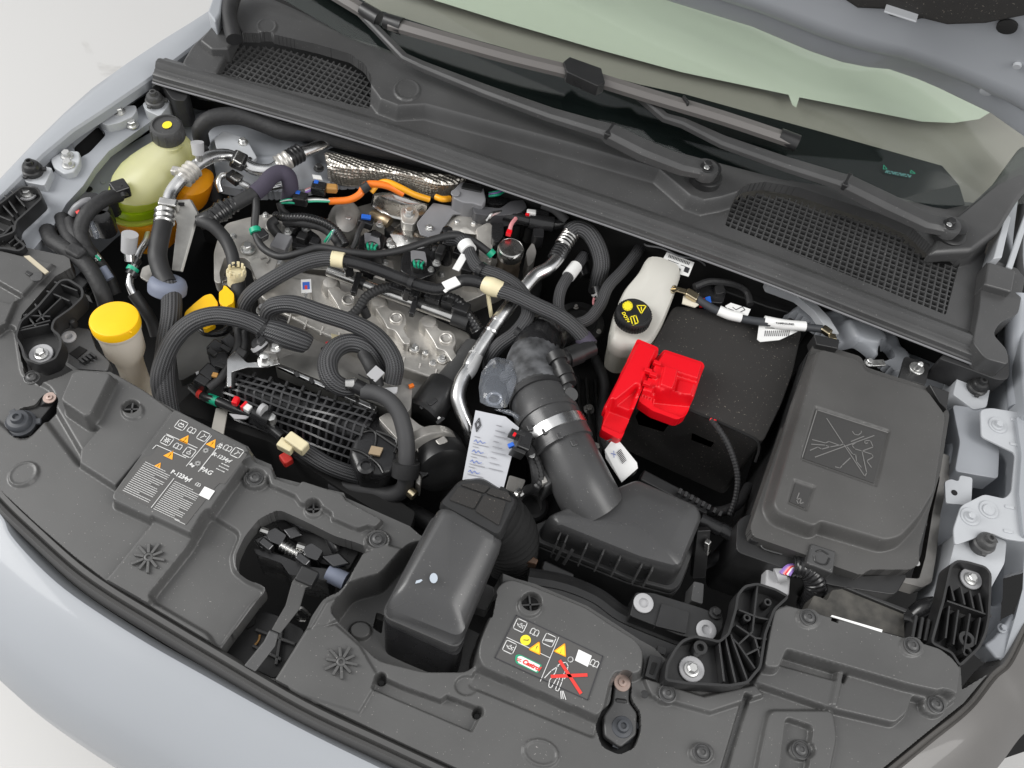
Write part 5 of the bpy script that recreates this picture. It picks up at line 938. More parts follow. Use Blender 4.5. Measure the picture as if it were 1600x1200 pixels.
th = thing('throttle_body', 'round black throttle body at the right end of the ribbed manifold', 'throttle body', (692, 730, -.18))
ax = V3((.55, -.55, .25)); lathe('motor_cap', P(*z6(1350, 1060), -.105), [(.046, -.03), (.046, .006), (.043, .016), (.034, .021), (.01, .023)], BLACK, th, axis=tuple(ax), n=36)
lathe('flange', P(*z6(1300, 1030), -.10), [(.05, -.02), (.05, -.004), (.047, -.002)], CAST, th, axis=tuple(ax), n=36)
for a, b in (((1240, 1090), (1270, 1130)), ((1420, 950), (1450, 990)), ((1300, 960), (1330, 950))): bar('cover_clip', z6(*a, -.09), z6(*b, -.09), .012, .010, SATIN, th)
prism('cap_foot', [z6(*p) for p in ((1230, 1050), (1260, 1060), (1240, 1180), (1215, 1160))], -.09, -.13, CAST, th, bev=.002)
# bracket with bolts at the left end of the manifold
bb = thing('lifting_bracket', 'bright bent metal bracket with bolt at the left end of the manifold', 'bracket', (400, 570, -.08))
prism('sheet', rp([z6(*p) for p in ((190, 490), (235, 445), (300, 510), (360, 505), (400, 460), (470, 480), (480, 515), (400, 535), (300, 535), (215, 560), (215, 640), (190, 640))], 3), -.045, -.048, ALU, bb, bev=.0008)
bar('block', z6(395, 440, -.036), z6(470, 450, -.036), .022, .02, CASTD, bb, bev=.003); lathe('stud', P(*z6(400, 500), -.045), [(.012, 0), (.012, .003), (.008, .004), (.007, .016), (.003, .018)], ZINC, bb, n=16); fast('hex', *z6(455, 432), -.026, .009, bb, ZINC)
sn2 = thing('pressure_sensors', 'cluster of black pressure sensors and plugs left of the ribbed manifold', 'sensor', (330, 590, -.12))
for a, b, w in (((100, 420), (190, 480), .022), ((140, 470), (170, 560), .03), ((60, 550), (130, 600), .024), ((180, 380), (240, 440), .02), ((20, 600), (90, 640), .016)): bar('plug', z6(*a, -.075), z6(*b, -.08), w, .025, SATIN, sn2, bev=.003)
for a, b in (((90, 440), (130, 470)), ((130, 520), (190, 540)), ((160, 420), (210, 450))): bar('plug_latch', z6(*a, -.06), z6(*b, -.06), .008, .006, BLACK, sn2)
bar('pale_clip', z6(25, 580, -.07), z6(80, 560, -.07), .009, .008, LIGHTGREY, sn2); bar('tan_square', z6(110, 575, -.06), z6(140, 582, -.06), .008, .005, TAN, sn2)
tube('vacuum_line', [z6(0, 640, -.10), z6(60, 690, -.095), z6(140, 720, -.09), z6(230, 760, -.09), z6(330, 800, -.09), z6(420, 850, -.1), z6(490, 920, -.1)], .0075, SATIN, sn2); tube('green_band', [z6(90, 702, -.094), z6(140, 722, -.09)], .0082, GREENP, sn2, sub=2); tube('red_band', [z6(40, 676, -.096), z6(56, 686, -.095)], .0082, PRED, sn2, sub=2)
bar('red_clip', z6(222, 715, -.07), z6(255, 725, -.07), .014, .012, RED, sn2, bev=.003); bar('white_red_plug', z6(280, 745, -.075), z6(322, 770, -.075), .011, .011, WHITE, sn2, bev=.002); bar('red_clip', z6(278, 742, -.074), z6(290, 750, -.074), .013, .012, RED, sn2)
tube('black_bulb', [z6(330, 780, -.075), z6(420, 820, -.08)], [.010, .015], SATIN, sn2, sub=2); tube('white_ring', [z6(372, 760, -.062), z6(392, 772, -.062)], .010, LIGHTGREY, sn2, sub=2); lathe('zinc_nut', (*z6(432, 815), -.075), [(.007, -.01), (.007, .006), (.002, .007)], ZINC, sn2, n=6)
prism('pale_strip', [z6(*p) for p in ((130, 755), (195, 765), (170, 900), (105, 870))], -.11, -.114, mat('beige_strip', (.45, .43, .39), .5), sn2, bev=.0005); prism('pale_strip', [z6(*p) for p in ((200, 785), (320, 800), (290, 815), (230, 815))], -.085, -.088, LIGHTGREY, sn2, bev=.0005)
bar('red_plug', z6(495, 1010, -.13), z6(530, 1060, -.13), .016, .016, PRED, sn2, bev=.003)
for pts in ([(250, 330), (255, 400), (230, 470), (170, 580), (90, 650)], [(290, 340), (290, 420), (255, 500), (215, 580), (205, 650)]): tube('sensor_lead', [z6(*p, -.045 - .006 * i) for i, p in enumerate(pts)], .0068, TAPE, sn2, n=10)
bar('tape_joint', z6(255, 480, -.055), z6(285, 440, -.052), .018, .014, TAPE, sn2, bev=.003)
# ================================================================ coolant tank and left side
tk = thing('coolant_tank', 'milky coolant tank with green and orange fluid and black screw cap', 'coolant tank', (245, 310, -.12))
def er(cx, cy_, a, b, rot, h, n=20): return [(x, y, h) for x, y in circ(cx, cy_, a, n, b, rot)]
loft('fluid_wall', [er(226, 294, 58, 36, -.35, -.048), er(232, 284, 66, 40, -.38, -.034), er(236, 276, 69, 40.5, -.40, -.024)], TANKG, tk)
loft('upper_vessel', [er(236, 276, 69, 40.5, -.40, -.024), er(240, 268, 70, 40, -.42, -.014), er(250, 250, 58, 31, -.45, .006), er(258, 236, 42, 22, -.45, .018), er(264, 226, 27, 16, -.3, .024), er(266, 222, 20, 14, 0, .03)], TANK, tk)
loft('green_fluid_band', [er(224, 314, 52, 30, -.3, -.066), er(223, 307, 55.5, 33, -.32, -.058), er(226, 297, 58, 36, -.35, -.0485)], FLUIDG, tk)
loft('green_lobe', [er(205, 285, 26, 20, -.4, -.04), er(208, 275, 22, 14, -.5, -.018), er(212, 268, 8, 5, -.5, -.010)], TANKG, tk); loft('milky_lobe', [er(242, 288, 34, 24, -.3, -.04), er(248, 272, 26, 16, -.3, -.008), er(250, 266, 10, 7, -.3, .0)], TANK, tk)
loft('tank_seam', [er(226, 322, 58, 31, -.25, -.072), er(226, 318, 58, 32, -.25, -.067)], TANKG, tk)
loft('lower_vessel', [er(238, 372, 40, 24, -.2, -.16), er(234, 348, 50, 27, -.2, -.11), er(232, 332, 54, 29, -.22, -.078), er(228, 325, 56, 30, -.25, -.072)], FLUIDO, tk)
loft('orange_side_vessel', [er(300, 312, 28, 20, -.5, -.08), er(304, 294, 30, 22, -.5, -.045), er(308, 284, 28, 19, -.5, -.03), er(310, 280, 16, 10, -.5, -.024)], FLUIDO, tk)
cp = lathe('screw_cap', (264, 214, .03), [(.026, 0), (.0275, .003), (.026, .024), (.0235, .028), (.021, .0285), (.0205, .0255), (.003, .0255)], DGREY, tk, n=36, axis=(.03, -.02, 1))
for k in range(12):
    a = k * math.pi / 6; c = P(264, 214, .03); d = V3((math.cos(a), math.sin(a), 0)); bar('grip_rib', c + d * .0268 + V3((0, 0, .003)), c + d * .0256 + V3((0, 0, .024)), .003, .003, DGREY, cp, bev=.0006, up=tuple(d))
fill('yellow_mark', [[(x, y) for x, y in circ(261, 195, 8, 12, 5.5, -.3)]], .0568, PYELLOW, cp)
tube('tank_outlet', [(315, 232, -.01), (322, 250, -.03), (330, 285, -.06), (338, 310, -.09)], .011, TAPE, tk)
# washer filler
wf = thing('washer_filler', 'cream washer filler neck with a yellow flip cap at far left', 'filler neck', (215, 580, -.1))
wa = V3((-.05, .10, 1)).normalized(); wc = P(179, 500, .018)
lathe('neck', wc, [(.020, -.19), (.0205, -.10), (.022, -.085), (.030, -.065), (.031, -.035), (.0325, -.014)], NECK, wf, axis=tuple(wa), n=30)
lathe('collar', wc, [(.0325, -.020), (.034, -.018), (.034, -.013)], NECK, wf, axis=tuple(wa), n=30)
ca = lathe('flip_cap', wc, [(.0335, -.013), (.0352, -.011), (.0352, .001), (.034, .0035), (.0325, .004), (.003, .0035)], YELLOW, wf, axis=tuple(wa), n=40)
bar('cap_tab', (148, 502, .012), (160, 516, .012), .016, .010, YELLOW, ca, bev=.003); bar('cap_crease', (172, 508, .0225), (206, 520, .0215), .0016, .0016, YELLOW, ca, bev=0); bar('neck_strap', (162, 538, -.02), (178, 560, -.045), .006, .012, NECK, wf, bev=.002)
# dipstick handles
dp = thing('oil_dipstick', 'yellow dipstick handle poking up left of the cream plug', 'dipstick', (330, 480, -.08))
prism('paddle', rp([z2(*p) for p in ((1005, 790), (1060, 740), (1110, 700), (1150, 690), (1185, 740), (1180, 765), (1100, 770), (1040, 790), (1000, 820))], 4), -.03, -.045, YELLOW, dp, bev=.004); prism('handle', rp([z2(*p) for p in ((1190, 680), (1210, 670), (1215, 645), (1230, 650), (1250, 670), (1272, 690), (1270, 740), (1240, 755), (1225, 770), (1190, 740))], 4), -.022, -.042, YELLOW, dp, bev=.005)
prism('yellow_loop', rp([z2(*p) for p in ((1100, 880), (1120, 860), (1170, 850), (1165, 862), (1120, 885))], 2), -.07, -.08, YELLOW, dp, bev=.002); tube('filler_ring', [z2(1075, 870, -.09), z2(1120, 905, -.09), z2(1200, 905, -.09), z2(1250, 870, -.09)], .006, SATIN, dp)
# ---- hoses with braided sleeves
def hose(label, pts, r, m=BRAID, name='braided_hose', cat='hose', **kw): return tube(name, pts, r, m, label=label, cat=cat, n=20, sub=8, **kw)
hA = thing('air_conditioning_hose', 'black air conditioning hose dropping from the silver fitting through a blue grey grommet', 'hose', (262, 450, -.15))
tube('rubber_hose', [(256, 346, .012), (250, 372, .010), (246, 398, .004), (252, 424, -.004), (262, 444, -.01)], .0145, RUBBER, hA, n=18)
lathe('grommet', (262, 444, -.012), [(.022, -.018), (.029, -.013), (.0295, -.002), (.027, .005), (.021, .009), (.0155, .009)], BLUEGREY, hA, axis=(-.05, .5, .9), n=28)
tube('braided_sleeve', [(264, 446, -.012), (268, 466, -.016), (267, 500, -.022), (260, 540, -.032), (257, 590, -.05), (266, 650, -.09), (285, 700, -.14)], .0155, BRAID, hA, n=20, sub=8)
tube('crimp', [(258, 330, .016), (256, 350, .012)], .0165, STEEL, hA, n=20, ridge=(.009, .0018)); bar('crimp_collar', (262, 326, .018), (266, 314, .02), .03, .02, STEEL, hA, bev=.003)
h2 = hose('thick braided hose arching over the yellow dipstick to a fat sleeve end', [(262, 640, -.10), (250, 600, -.055), (255, 566, -.03), (272, 530, -.012), (300, 504, 0), (335, 493, .004), (372, 497, .002), (402, 508, -.006), (416, 518, -.012)], .0140)
hose('fat braided sleeve end pointing at the ribbed manifold bracket', [(412, 514, -.012), (432, 520, -.014), (455, 528, -.02), (478, 536, -.028), (484, 539, -.031)], [.0155, .018, .0185, .0165, .010])
cl = thing('hose_clip', 'black cable tie clip around the thick braided hose end', 'clip', (412, 520, -.02)); tube('clip_band', [(409, 512, -.010), (413, 515, -.012)], .0172, SATIN, cl, n=18, sub=2); bar('clip_head', (404, 530, -.01), (412, 536, -.012), .012, .012, SATIN, cl, bev=.002)
tube('clip_foot', [(404, 536, -.02), (408, 544, -.035)], [.011, .014], SATIN, cl, sub=2); tube('white_ring', [(404, 537, -.026), (408, 542, -.03)], .0148, LIGHTGREY, cl, sub=2)
hose('long braided hose rising from the dipstick to a cream tape band', [(388, 500, -.07), (381, 488, -.05), (384, 472, -.03), (398, 455, -.014), (430, 434, .0), (470, 413, .008), (500, 405, .010), (522, 404, .010)], .0125)
k1 = thing('black_conduit', 'smooth black conduit with cream tape crossing above the coils and fuel rail', 'conduit', (600, 425, -.02))
tube('conduit', [(520, 404, .010), (552, 410, .008), (590, 421, .006), (640, 440, .002), (672, 450, -.002), (690, 451, -.002), (708, 444, .0), (724, 438, .002), (745, 440, .004), (764, 447, .006)], .0098, SATIN, k1, n=16)
tube('cream_band', [(518, 404, .010), (537, 407, .010)], .0128, CREAM, k1, n=18, sub=2); tube('cream_band', [(756, 443, .006), (768, 448, .007), (784, 453, .006)], [.0125, .0155, .0135], CREAM, k1, n=18, sub=3)
for a, b in (((540, 402), (546, 416)), ((640, 434), (644, 450))): tube('holder_clip', [(a[0], a[1] + 6, .005), (a[0] + 7, a[1] + 9, .005)], .0125, SATIN, k1, sub=2); 
bar('holder_foot', (544, 414, -.01), (546, 430, -.03), .014, .012, SATIN, k1, bev=.002); bar('holder_foot', (638, 452, -.02), (634, 468, -.05), .012, .010, SATIN, k1, bev=.002)
bar('white_tag', (694, 448, .010), (716, 438, .012), .018, .003, WHITE, k1); bar('white_tag', (694, 456, .006), (706, 446, .010), .006, .003, WHITE, k1); tube('cream_tail', [(762, 452, .0), (764, 470, -.02), (768, 495, -.05)], .0035, CREAM, k1, n=8)
hose('braided hose from the cream tape down to the quick connector by intake pipe', [(776, 452, .006), (800, 459, .008), (840, 478, .008), (874, 494, .006), (898, 512, .0), (914, 530, -.01)], .0125)
qc = thing('quick_connector', 'black ribbed quick connector joining hoses at the intake pipe', 'connector', (890, 560, -.03))
for a, b, r in (((912, 528, -.010), (922, 543, -.014), .0135), ((925, 544, -.012), (905, 552, -.008), .014), ((905, 552, -.008), (885, 560, -.004), .0165), ((885, 560, -.004), (868, 566, .0), .0125)): tube('fitting', [a, b], r, BLACK, qc, n=18, sub=2)
tube('fitting', [(868, 560, .002), (888, 596, .012)], .014, SATIN, qc, n=18, ridge=(.010, .0025)); tube('purple_end', [(910, 526, -.010), (922, 541, -.013)], .0142, PURPLE, qc, sub=2)
hose('short braided hose lying over the marbled sleeve', [(868, 566, .002), (846, 573, .006), (822, 580, .006), (804, 586, .0), (790, 590, -.02)], .0105)
hose('stiff braided hose looping from the aluminium pipe crimp down behind', [(888, 364, -.006), (902, 357, -.002), (920, 364, .0), (934, 386, -.006), (940, 412, -.02), (935, 436, -.045), (932, 455, -.07)], .0145)
hose('slim braided hose beside the brake fluid reservoir', [(1000, 386, -.03), (990, 402, -.02), (972, 424, -.016), (950, 448, -.016), (938, 476, -.022), (922, 497, -.03), (902, 506, -.04), (880, 508, -.06)], .0098)
hw = hose('slim braided hose with white label right of the aluminium pipe', [(912, 400, -.03), (902, 414, -.022), (888, 432, -.018), (876, 454, -.02), (873, 480, -.032), (882, 500, -.05)], .0095)
tube('white_label', [(900, 416, -.0215), (888, 432, -.018)], .0112, WHITE, label='white wrapped label on the slim hose right of the pipe', cat='label', n=16, sub=3)
ft = thing('hose_fittings', 'black hose fittings with brass clip under the looping hose', 'fitting', (925, 430, -.06))
for a, b, r, m in (((905, 398), (918, 408), .012, SATIN), ((908, 408), (916, 432), .011, SATIN), ((930, 436), (934, 448), .012, STEEL), ((932, 450), (936, 466), .010, SATIN), ((929, 458), (934, 464), .007, WHITE)): tube('fitting', [(*a, -.05), (*b, -.055)], r, m, ft, n=14, sub=2)
tube('pink_wire', [(928, 466, -.05), (927, 474, -.05), (930, 480, -.055)], .002, PINK, ft, n=6)
hose('ribbed bundle from white band looping right of the coils and down behind pipe', [(700, 372, -.01), (718, 374, -.005), (730, 386, .0), (738, 405, .004), (750, 420, .006), (780, 431, .004), (806, 446, .0), (822, 468, -.01), (824, 494, -.022), (806, 520, -.03), (782, 538, -.04), (768, 556, -.06), (764, 575, -.09)], [.013, .013, .0105, .0105, .0115, .0115, .011, .011, .0115, .0115, .0115, .0115, .011])
wb = thing('white_cable_band', 'white cable band with tail on the ribbed bundle near the coils', 'cable tie', (730, 390, -.01)); tube('band', [(726, 382, .0), (733, 392, .002)], .0135, WHITE, wb, n=16, sub=2); bar('tail', (726, 398, .004), (712, 422, .004), .012, .002, WHITE, wb, bev=.0005)
for x, y in ((752, 422), (806, 520)): tb_ = tube('black_cable_tie', [(x - 3, y - 2, .006 if x < 780 else -.029), (x + 3, y + 2, .006 if x < 780 else -.031)], .0133, SATIN, label='black cable tie on the bundle ' + ('beside the white band' if x < 780 else 'below the round valve'), cat='cable tie', n=16, sub=2)
hose('thick braided hose bowing over the injector bosses toward the loop', [(440, 507, -.05), (424, 500, -.036), (420, 487, -.02), (432, 477, -.006), (462, 476, .0), (505, 490, .002), (548, 504, .002), (582, 521, -.002), (606, 546, -.01), (617, 572, -.02), (613, 597, -.04)], .0140)
hose('ring shaped braided hose loop above the manifold', [(600, 580, -.05), (586, 556, -.03), (570, 541, -.022), (546, 536, -.02), (524, 545, -.02), (512, 566, -.022), (516, 590, -.026), (532, 604, -.034), (552, 606, -.04)], [.011, .013, .0142, .015, .0155, .0155, .015, .0145, .0135])
lp = thing('small_hose_joint', 'black hose elbow with steel nipple and white tag inside the loop', 'hose joint', (570, 590, -.05))
tube('elbow', [(568, 552, -.024), (578, 570, -.022), (586, 588, -.03), (590, 604, -.04)], .0105, TAPE, lp); tube('steel_nipple', [(540, 600, -.024), (554, 600, -.024)], [.009, .0105], STEEL, lp, n=16, sub=2); tube('nipple_boot', [(553, 601, -.024), (572, 611, -.03)], .0115, SATIN, lp, sub=2)
bar('white_tag', (580, 578, -.006), (594, 590, -.010), .022, .002, LIGHTGREY, lp); prism('tag_frame', rp([(582, 598), (600, 606), (622, 604), (620, 614), (606, 618), (590, 610)], 3), -.03, -.034, LIGHTGREY, lp, bev=.0005); tube('tag_wire', [(560, 585, -.015), (575, 592, -.008), (588, 594, -.010)], .0012, VOID, lp, n=6)
hb = thing('coolant_hose', 'smooth grey black rubber hose bending down past the throttle body', 'hose', (625, 700, -.12))
tube('hose', [(566, 611, -.03), (586, 614, -.028), (606, 624, -.028), (622, 643, -.034), (631, 668, -.044), (635, 695, -.056), (635, 728, -.075), (632, 760, -.11), (615, 772, -.13), (590, 770, -.14), (550, 762, -.14), (520, 755, -.15)], [.0125, .012, .012, .0125, .013, .013, .0125, .013, .014, .0135, .0135, .0135], RUBGREY, hb, n=20, sub=8)
tube('collar', [(635, 722, -.072), (633, 744, -.088)], .0205, RUBBER, hb, n=24, sub=2); tube('steel_clip', [(640, 768, -.10), (648, 775, -.10)], .008, BRASS, hb, sub=2)
for k in range(10):
    a = k * .628; bar('collar_hole', P(635, 721, -.069) + V3((.016 * math.cos(a), .016 * math.sin(a), 0)), P(635, 721, -.066) + V3((.016 * math.cos(a), .016 * math.sin(a), .0)), .003, .003, VOID, hb, bev=0)
lm = thing('lower_loom', 'black ribbed loom with a cream plug in front of the ribbed manifold', 'loom', (470, 700, -.12))
tube('ribbed_loom', [z6(560, 960, -.095), z6(640, 1010, -.098), z6(740, 1070, -.105), z6(850, 1110, -.115), z6(980, 1140, -.13)], .0135, BRAID, lm, n=18); tube('thin_conduit', [z6(330, 815, -.09), z6(420, 860, -.092), z6(490, 915, -.093)], .0085, SATIN, lm)
bar('cream_plug', z6(475, 945, -.085), z6(550, 985, -.085), .016, .016, CREAM, lm, bev=.002); bar('cream_plug', z6(520, 915, -.078), z6(620, 985, -.078), .018, .02, CREAM, lm, bev=.003)
# thin cable with purple cloth
tc_ = thing('thin_engine_cable', 'thin black cable with green bands snaking above the coils', 'cable', (550, 395, -.02))
tube('cable', [(398, 300, .02), (400, 325, .01), (398, 355, -.005), (404, 378, -.012), (418, 393, -.012), (440, 401, -.008), (470, 395, 0), (500, 387, .004), (545, 394, .008), (588, 397, .008), (632, 389, .008), (674, 375, .006), (708, 368, .004), (738, 376, 0), (766, 396, -.01)], .0062, RUBBER, tc_, n=12); tube('green_band', [(398, 357, -.005), (400, 364, -.007)], .0095, GREENP, tc_, sub=2); tube('green_band', [(764, 393, -.008), (770, 399, -.012)], .008, GREENP, tc_, sub=2); bar('cable_boot', (404, 362, -.01), (414, 374, -.014), .018, .016, SATIN, tc_, bev=.003)
pc = thing('purple_taped_hose', 'hose wrapped in dull purple cloth tape behind the engine mount', 'hose', (425, 270, -.02))
tube('taped_part', [(398, 302, .018), (412, 290, .022), (424, 276, .026), (438, 270, .026), (450, 276, .02), (454, 294, .0), (452, 310, -.03)], .0135, PURPLE, pc, n=18); tube('black_part', [(398, 302, .018), (380, 312, .016), (362, 322, .012), (350, 330, .008)], .0115, TAPE, pc, n=16)
el = thing('black_elbow_hose', 'black elbow fitting with slim tube falling to the cream plug', 'hose', (345, 350, -.03))
for a, b, r in (((366, 318, .012), (352, 326, .01), .0145), ((352, 326, .01), (340, 334, .008), .0175), ((340, 334, .008), (330, 342, .006), .015)): tube('fitting', [a, b], r, SATIN, el, n=18, ridge=(.008, .002))
tube('slim_tube', [(312, 344, .004), (322, 348, .006), (336, 356, .004), (352, 374, -.004), (362, 396, -.012), (366, 418, -.02)], .0105, RUBBER, el, n=16); tube('elbow_body', [(336, 336, .006), (322, 343, .004), (312, 348, .0)], [.0145, .014, .013], BLACK, el, n=16, sub=3)
cc_ = thing('cream_plug', 'cream castellated plug on the black sleeve above the yellow dipstick', 'plug', (370, 435, -.04)); lathe('ring', (369, 428, -.022), [(.0135, -.02), (.0135, -.004), (.0155, -.002), (.0155, .005), (.012, .006)], CREAM, cc_, n=24, axis=(0, .3, 1))
for k in range(10):
    a = k * .628; d = V3((math.cos(a), math.sin(a), 0)); c = P(369, 426, -.016) + d * .0125; bar('tooth', c, c + V3((0, .003, .009)), .0045, .0025, CREAM, cc_, bev=.0005, up=tuple(d))
tube('black_sleeve', [(371, 440, -.035), (374, 462, -.045), (374, 490, -.06), (376, 520, -.07)], .012, TAPE, cc_, n=14)
# ---- air-conditioning pipes and loom at the rear left
ac = thing('air_conditioning_pipe', 'silver air conditioning pipe with service valve across the rear left', 'pipe', (360, 250, -.04))
tube('pipe', [(262, 318, .018), (268, 300, .022), (280, 284, .026), (298, 266, .028), (316, 252, .028), (334, 244, .024), (356, 243, .014), (376, 252, .004), (398, 264, -.002), (422, 266, -.002), (440, 256, .0), (456, 246, .004), (484, 234, .002), (520, 220, -.006)], .0108, ALU, ac, n=20)
tube('valve_block', [(286, 280, .028), (304, 262, .030)], .0165, CAST, ac, n=18, ridge=(.008, .0025)); tube('service_port', [(312, 255, .03), (310, 240, .048)], [.0065, .0065], ALU, ac, sub=2); tube('port_cap', [(310, 241, .048), (308, 222, .066)], [.0095, .0105], LIGHTGREY, ac, n=16, sub=2); bar('valve_lug', (268, 266, .03), (288, 270, .03), .014, .012, CAST, ac, bev=.003)
bar('pipe_clamp', (362, 246, .016), (384, 256, .006), .030, .018, SATIN, ac, bev=.004); bar('clamp_face', (366, 244, .024), (380, 252, .016), .026, .012, STEEL, ac, bev=.003)
tube('crimp', [(434, 258, .0), (452, 248, .004)], .0165, CAST, ac, n=20, ridge=(.009, .0015)); tube('black_joint', [(452, 248, .004), (470, 238, .004)], .0165, SATIN, ac, n=20, ridge=(.007, .002))
tube('small_pipe', [(346, 300, -.03), (342, 285, -.02), (348, 274, -.016), (362, 276, -.016), (385, 290, -.02), (400, 296, -.03), (440, 290, -.03)], .0056, ALU, ac, n=14); bar('small_clamp', (358, 272, -.012), (374, 284, -.014), .018, .014, SATIN, ac, bev=.002); bar('clamp_face', (364, 272, -.004), (376, 280, -.006), .016, .004, STEEL, ac)
fp2 = thing('fixing_plate', 'tall bare steel fixing plate beside the black air conditioning hose', 'plate', (290, 350, -.05)); 
vs, fs = poly_solid([P(*q) for q in ((262, 313, .012), (296, 311, .012), (308, 332, .005), (282, 424, -.05), (268, 422, -.05), (276, 350, -.005), (268, 330, .01))], [P(*q) + V3((.003, .002, -.003)) for q in ((262, 313, .012), (296, 311, .012), (308, 332, .005), (282, 424, -.05), (268, 422, -.05), (276, 350, -.005), (268, 330, .01))]); mk('plate', vs, fs, mat('dull_steel', (.34, .335, .32), .48, metal=.8, var=(40, .2)), fp2, bev=.0008); bar('slot', (274, 319, .014), (288, 319, .014), .006, .002, VOID, fp2, bev=0)
tube('engine_bay_loom', [(316, 224, -.03), (313, 204, .0), (324, 189, .015), (345, 182, .02), (376, 182, .02), (410, 193, .015), (446, 206, .01), (488, 207, .006), (530, 218, .004), (574, 229, .002), (640, 243, .0), (702, 261, -.004), (770, 284, -.01), (860, 325, -.02)], [.0135, .014, .0145, .015, .015, .015, .0155, .016, .0155, .015, .015, .015, .014, .013], TAPE, label='thick black taped wiring loom running under the cowl rail', cat='wiring loom', n=18, sub=8)
# left dark cluster: fuse wires, connectors
lc = thing('left_wiring_cluster', 'black wiring cluster and connectors left of the coolant tank', 'wiring', (140, 370, -.05))
tube('thick_loom', [(186, 305, .0), (168, 310, .012), (148, 322, .016), (132, 340, .012), (126, 362, .0), (134, 385, -.012), (146, 400, -.03)], .0115, TAPE, lc, n=16); bar('plug', (176, 300, .006), (200, 292, .004), .026, .022, SATIN, lc, bev=.003); tube('end_ring', [(186, 292, .01), (192, 308, .0)], .010, BLACK, lc, sub=2)
tube('thick_loom', [(74, 360, -.02), (82, 376, -.01), (104, 390, -.004), (122, 402, -.004), (140, 420, -.008), (154, 444, -.016), (164, 470, -.03), (170, 500, -.06)], .0125, TAPE, lc, n=16); tube('thick_loom', [(96, 340, -.02), (104, 362, -.012), (116, 384, -.006), (124, 402, -.004)], .011, TAPE, lc, n=14)
tube('thick_loom', [(110, 345, -.01), (116, 365, -.006), (134, 388, -.012), (152, 408, -.03), (168, 430, -.05), (182, 460, -.07)], .010, TAPE, lc, n=14); bar('junction', (108, 388, .004), (132, 402, .002), .022, .02, TAPE, lc, bev=.005)
for x, y, r in ((150, 336, .02), (164, 348, .018), (176, 330, .016), (168, 362, .016), (152, 362, .013)): lathe('fuse_holder', (x, y, -.05), [(r, 0), (r, .03), (r * .85, .036), (r * .3, .036)], SATIN, lc, n=16)
bar('chrome_clip', (146, 396, -.02), (156, 408, -.024), .012, .010, STEEL, lc, bev=.003); bar('green_clip', (150, 400, -.012), (156, 406, -.012), .004, .005, GREENP, lc); tube('grey_strap', [(112, 335, .0), (120, 324, .01), (132, 316, .014), (142, 314, .012)], .0065, MIDGREY, lc); bar('red_tab', (120, 334, .006), (126, 330, .008), .008, .006, PRED, lc)
tube('clear_tube', [(142, 348, .004), (148, 360, .0), (152, 372, -.01)], .005, SLEEVE, lc); tube('clear_tube', [(160, 418, -.02), (172, 436, -.03)], .007, BLUEGREY, lc, sub=2)
bar('mini_plug', (118, 440, -.03), (136, 450, -.03), .02, .016, SATIN, lc, bev=.002); bar('mini_plug', (130, 452, -.05), (150, 462, -.05), .02, .02, BLACK, lc, bev=.002)
sp = thing('service_line', 'slim steel line with a grey screw cap beside the washer filler', 'pipe', (205, 430, -.05))
tube('cap', [(201, 392, .002), (203, 366, .03)], [.0115, .0125], LIGHTGREY, sp, n=18, sub=2); tube('port', [(203, 408, -.012), (202, 392, .0)], .008, ALU, sp, sub=2); tube('line', [(232, 366, -.03), (228, 378, -.02), (218, 394, -.016), (210, 414, -.018), (204, 432, -.022), (203, 446, -.026), (210, 462, -.035), (224, 480, -.05)], .0058, ALU, sp, n=14); tube('rubber_part', [(208, 458, -.034), (222, 478, -.05), (236, 500, -.07), (244, 524, -.09)], .0095, RUBBER, sp, n=14)
for a, b, m in (((208, 412), (214, 404), SATIN), ((205, 424), (209, 418), GREENP), ((204, 430), (208, 424), SATIN)): tube('joint_ring', [(*a, -.018), (*b, -.016)], .0095, m, sp, sub=2)
prism('zinc_foot', rp([(222, 418), (236, 412), (240, 424), (232, 440), (218, 432)], 3), -.05, -.055, CAST, sp, bev=.001)
# right side: plugs under air filter
gp = thing('grey_plug', 'light grey plug with coloured wires and black conduit below the fuse box', 'plug', (1215, 910, -.06))
bar('plug_body', (1192, 908, -.045), (1230, 918, -.045), .034, .026, LIGHTGREY, gp, bev=.004); tube('plug_neck', [(1212, 900, -.026), (1226, 896, -.022)], .011, LIGHTGREY, gp, sub=2)
for k in range(5): tube('wire', [(1220 + k * 3, 896 + k * .6, -.012), (1230 + k * 2.2, 886 + k, -.008), (1240 + k * .8, 884 + k * 1.6, -.012)], .0032, (VIOLET, PINK, RED, WHITE, VIOLET)[k], gp, n=6)
tube('conduit', [(1238, 884, -.014), (1258, 888, -.012), (1272, 904, -.02), (1274, 926, -.04), (1262, 945, -.08)], .0165, SATIN, gp, n=18, ridge=(.006, .0012))
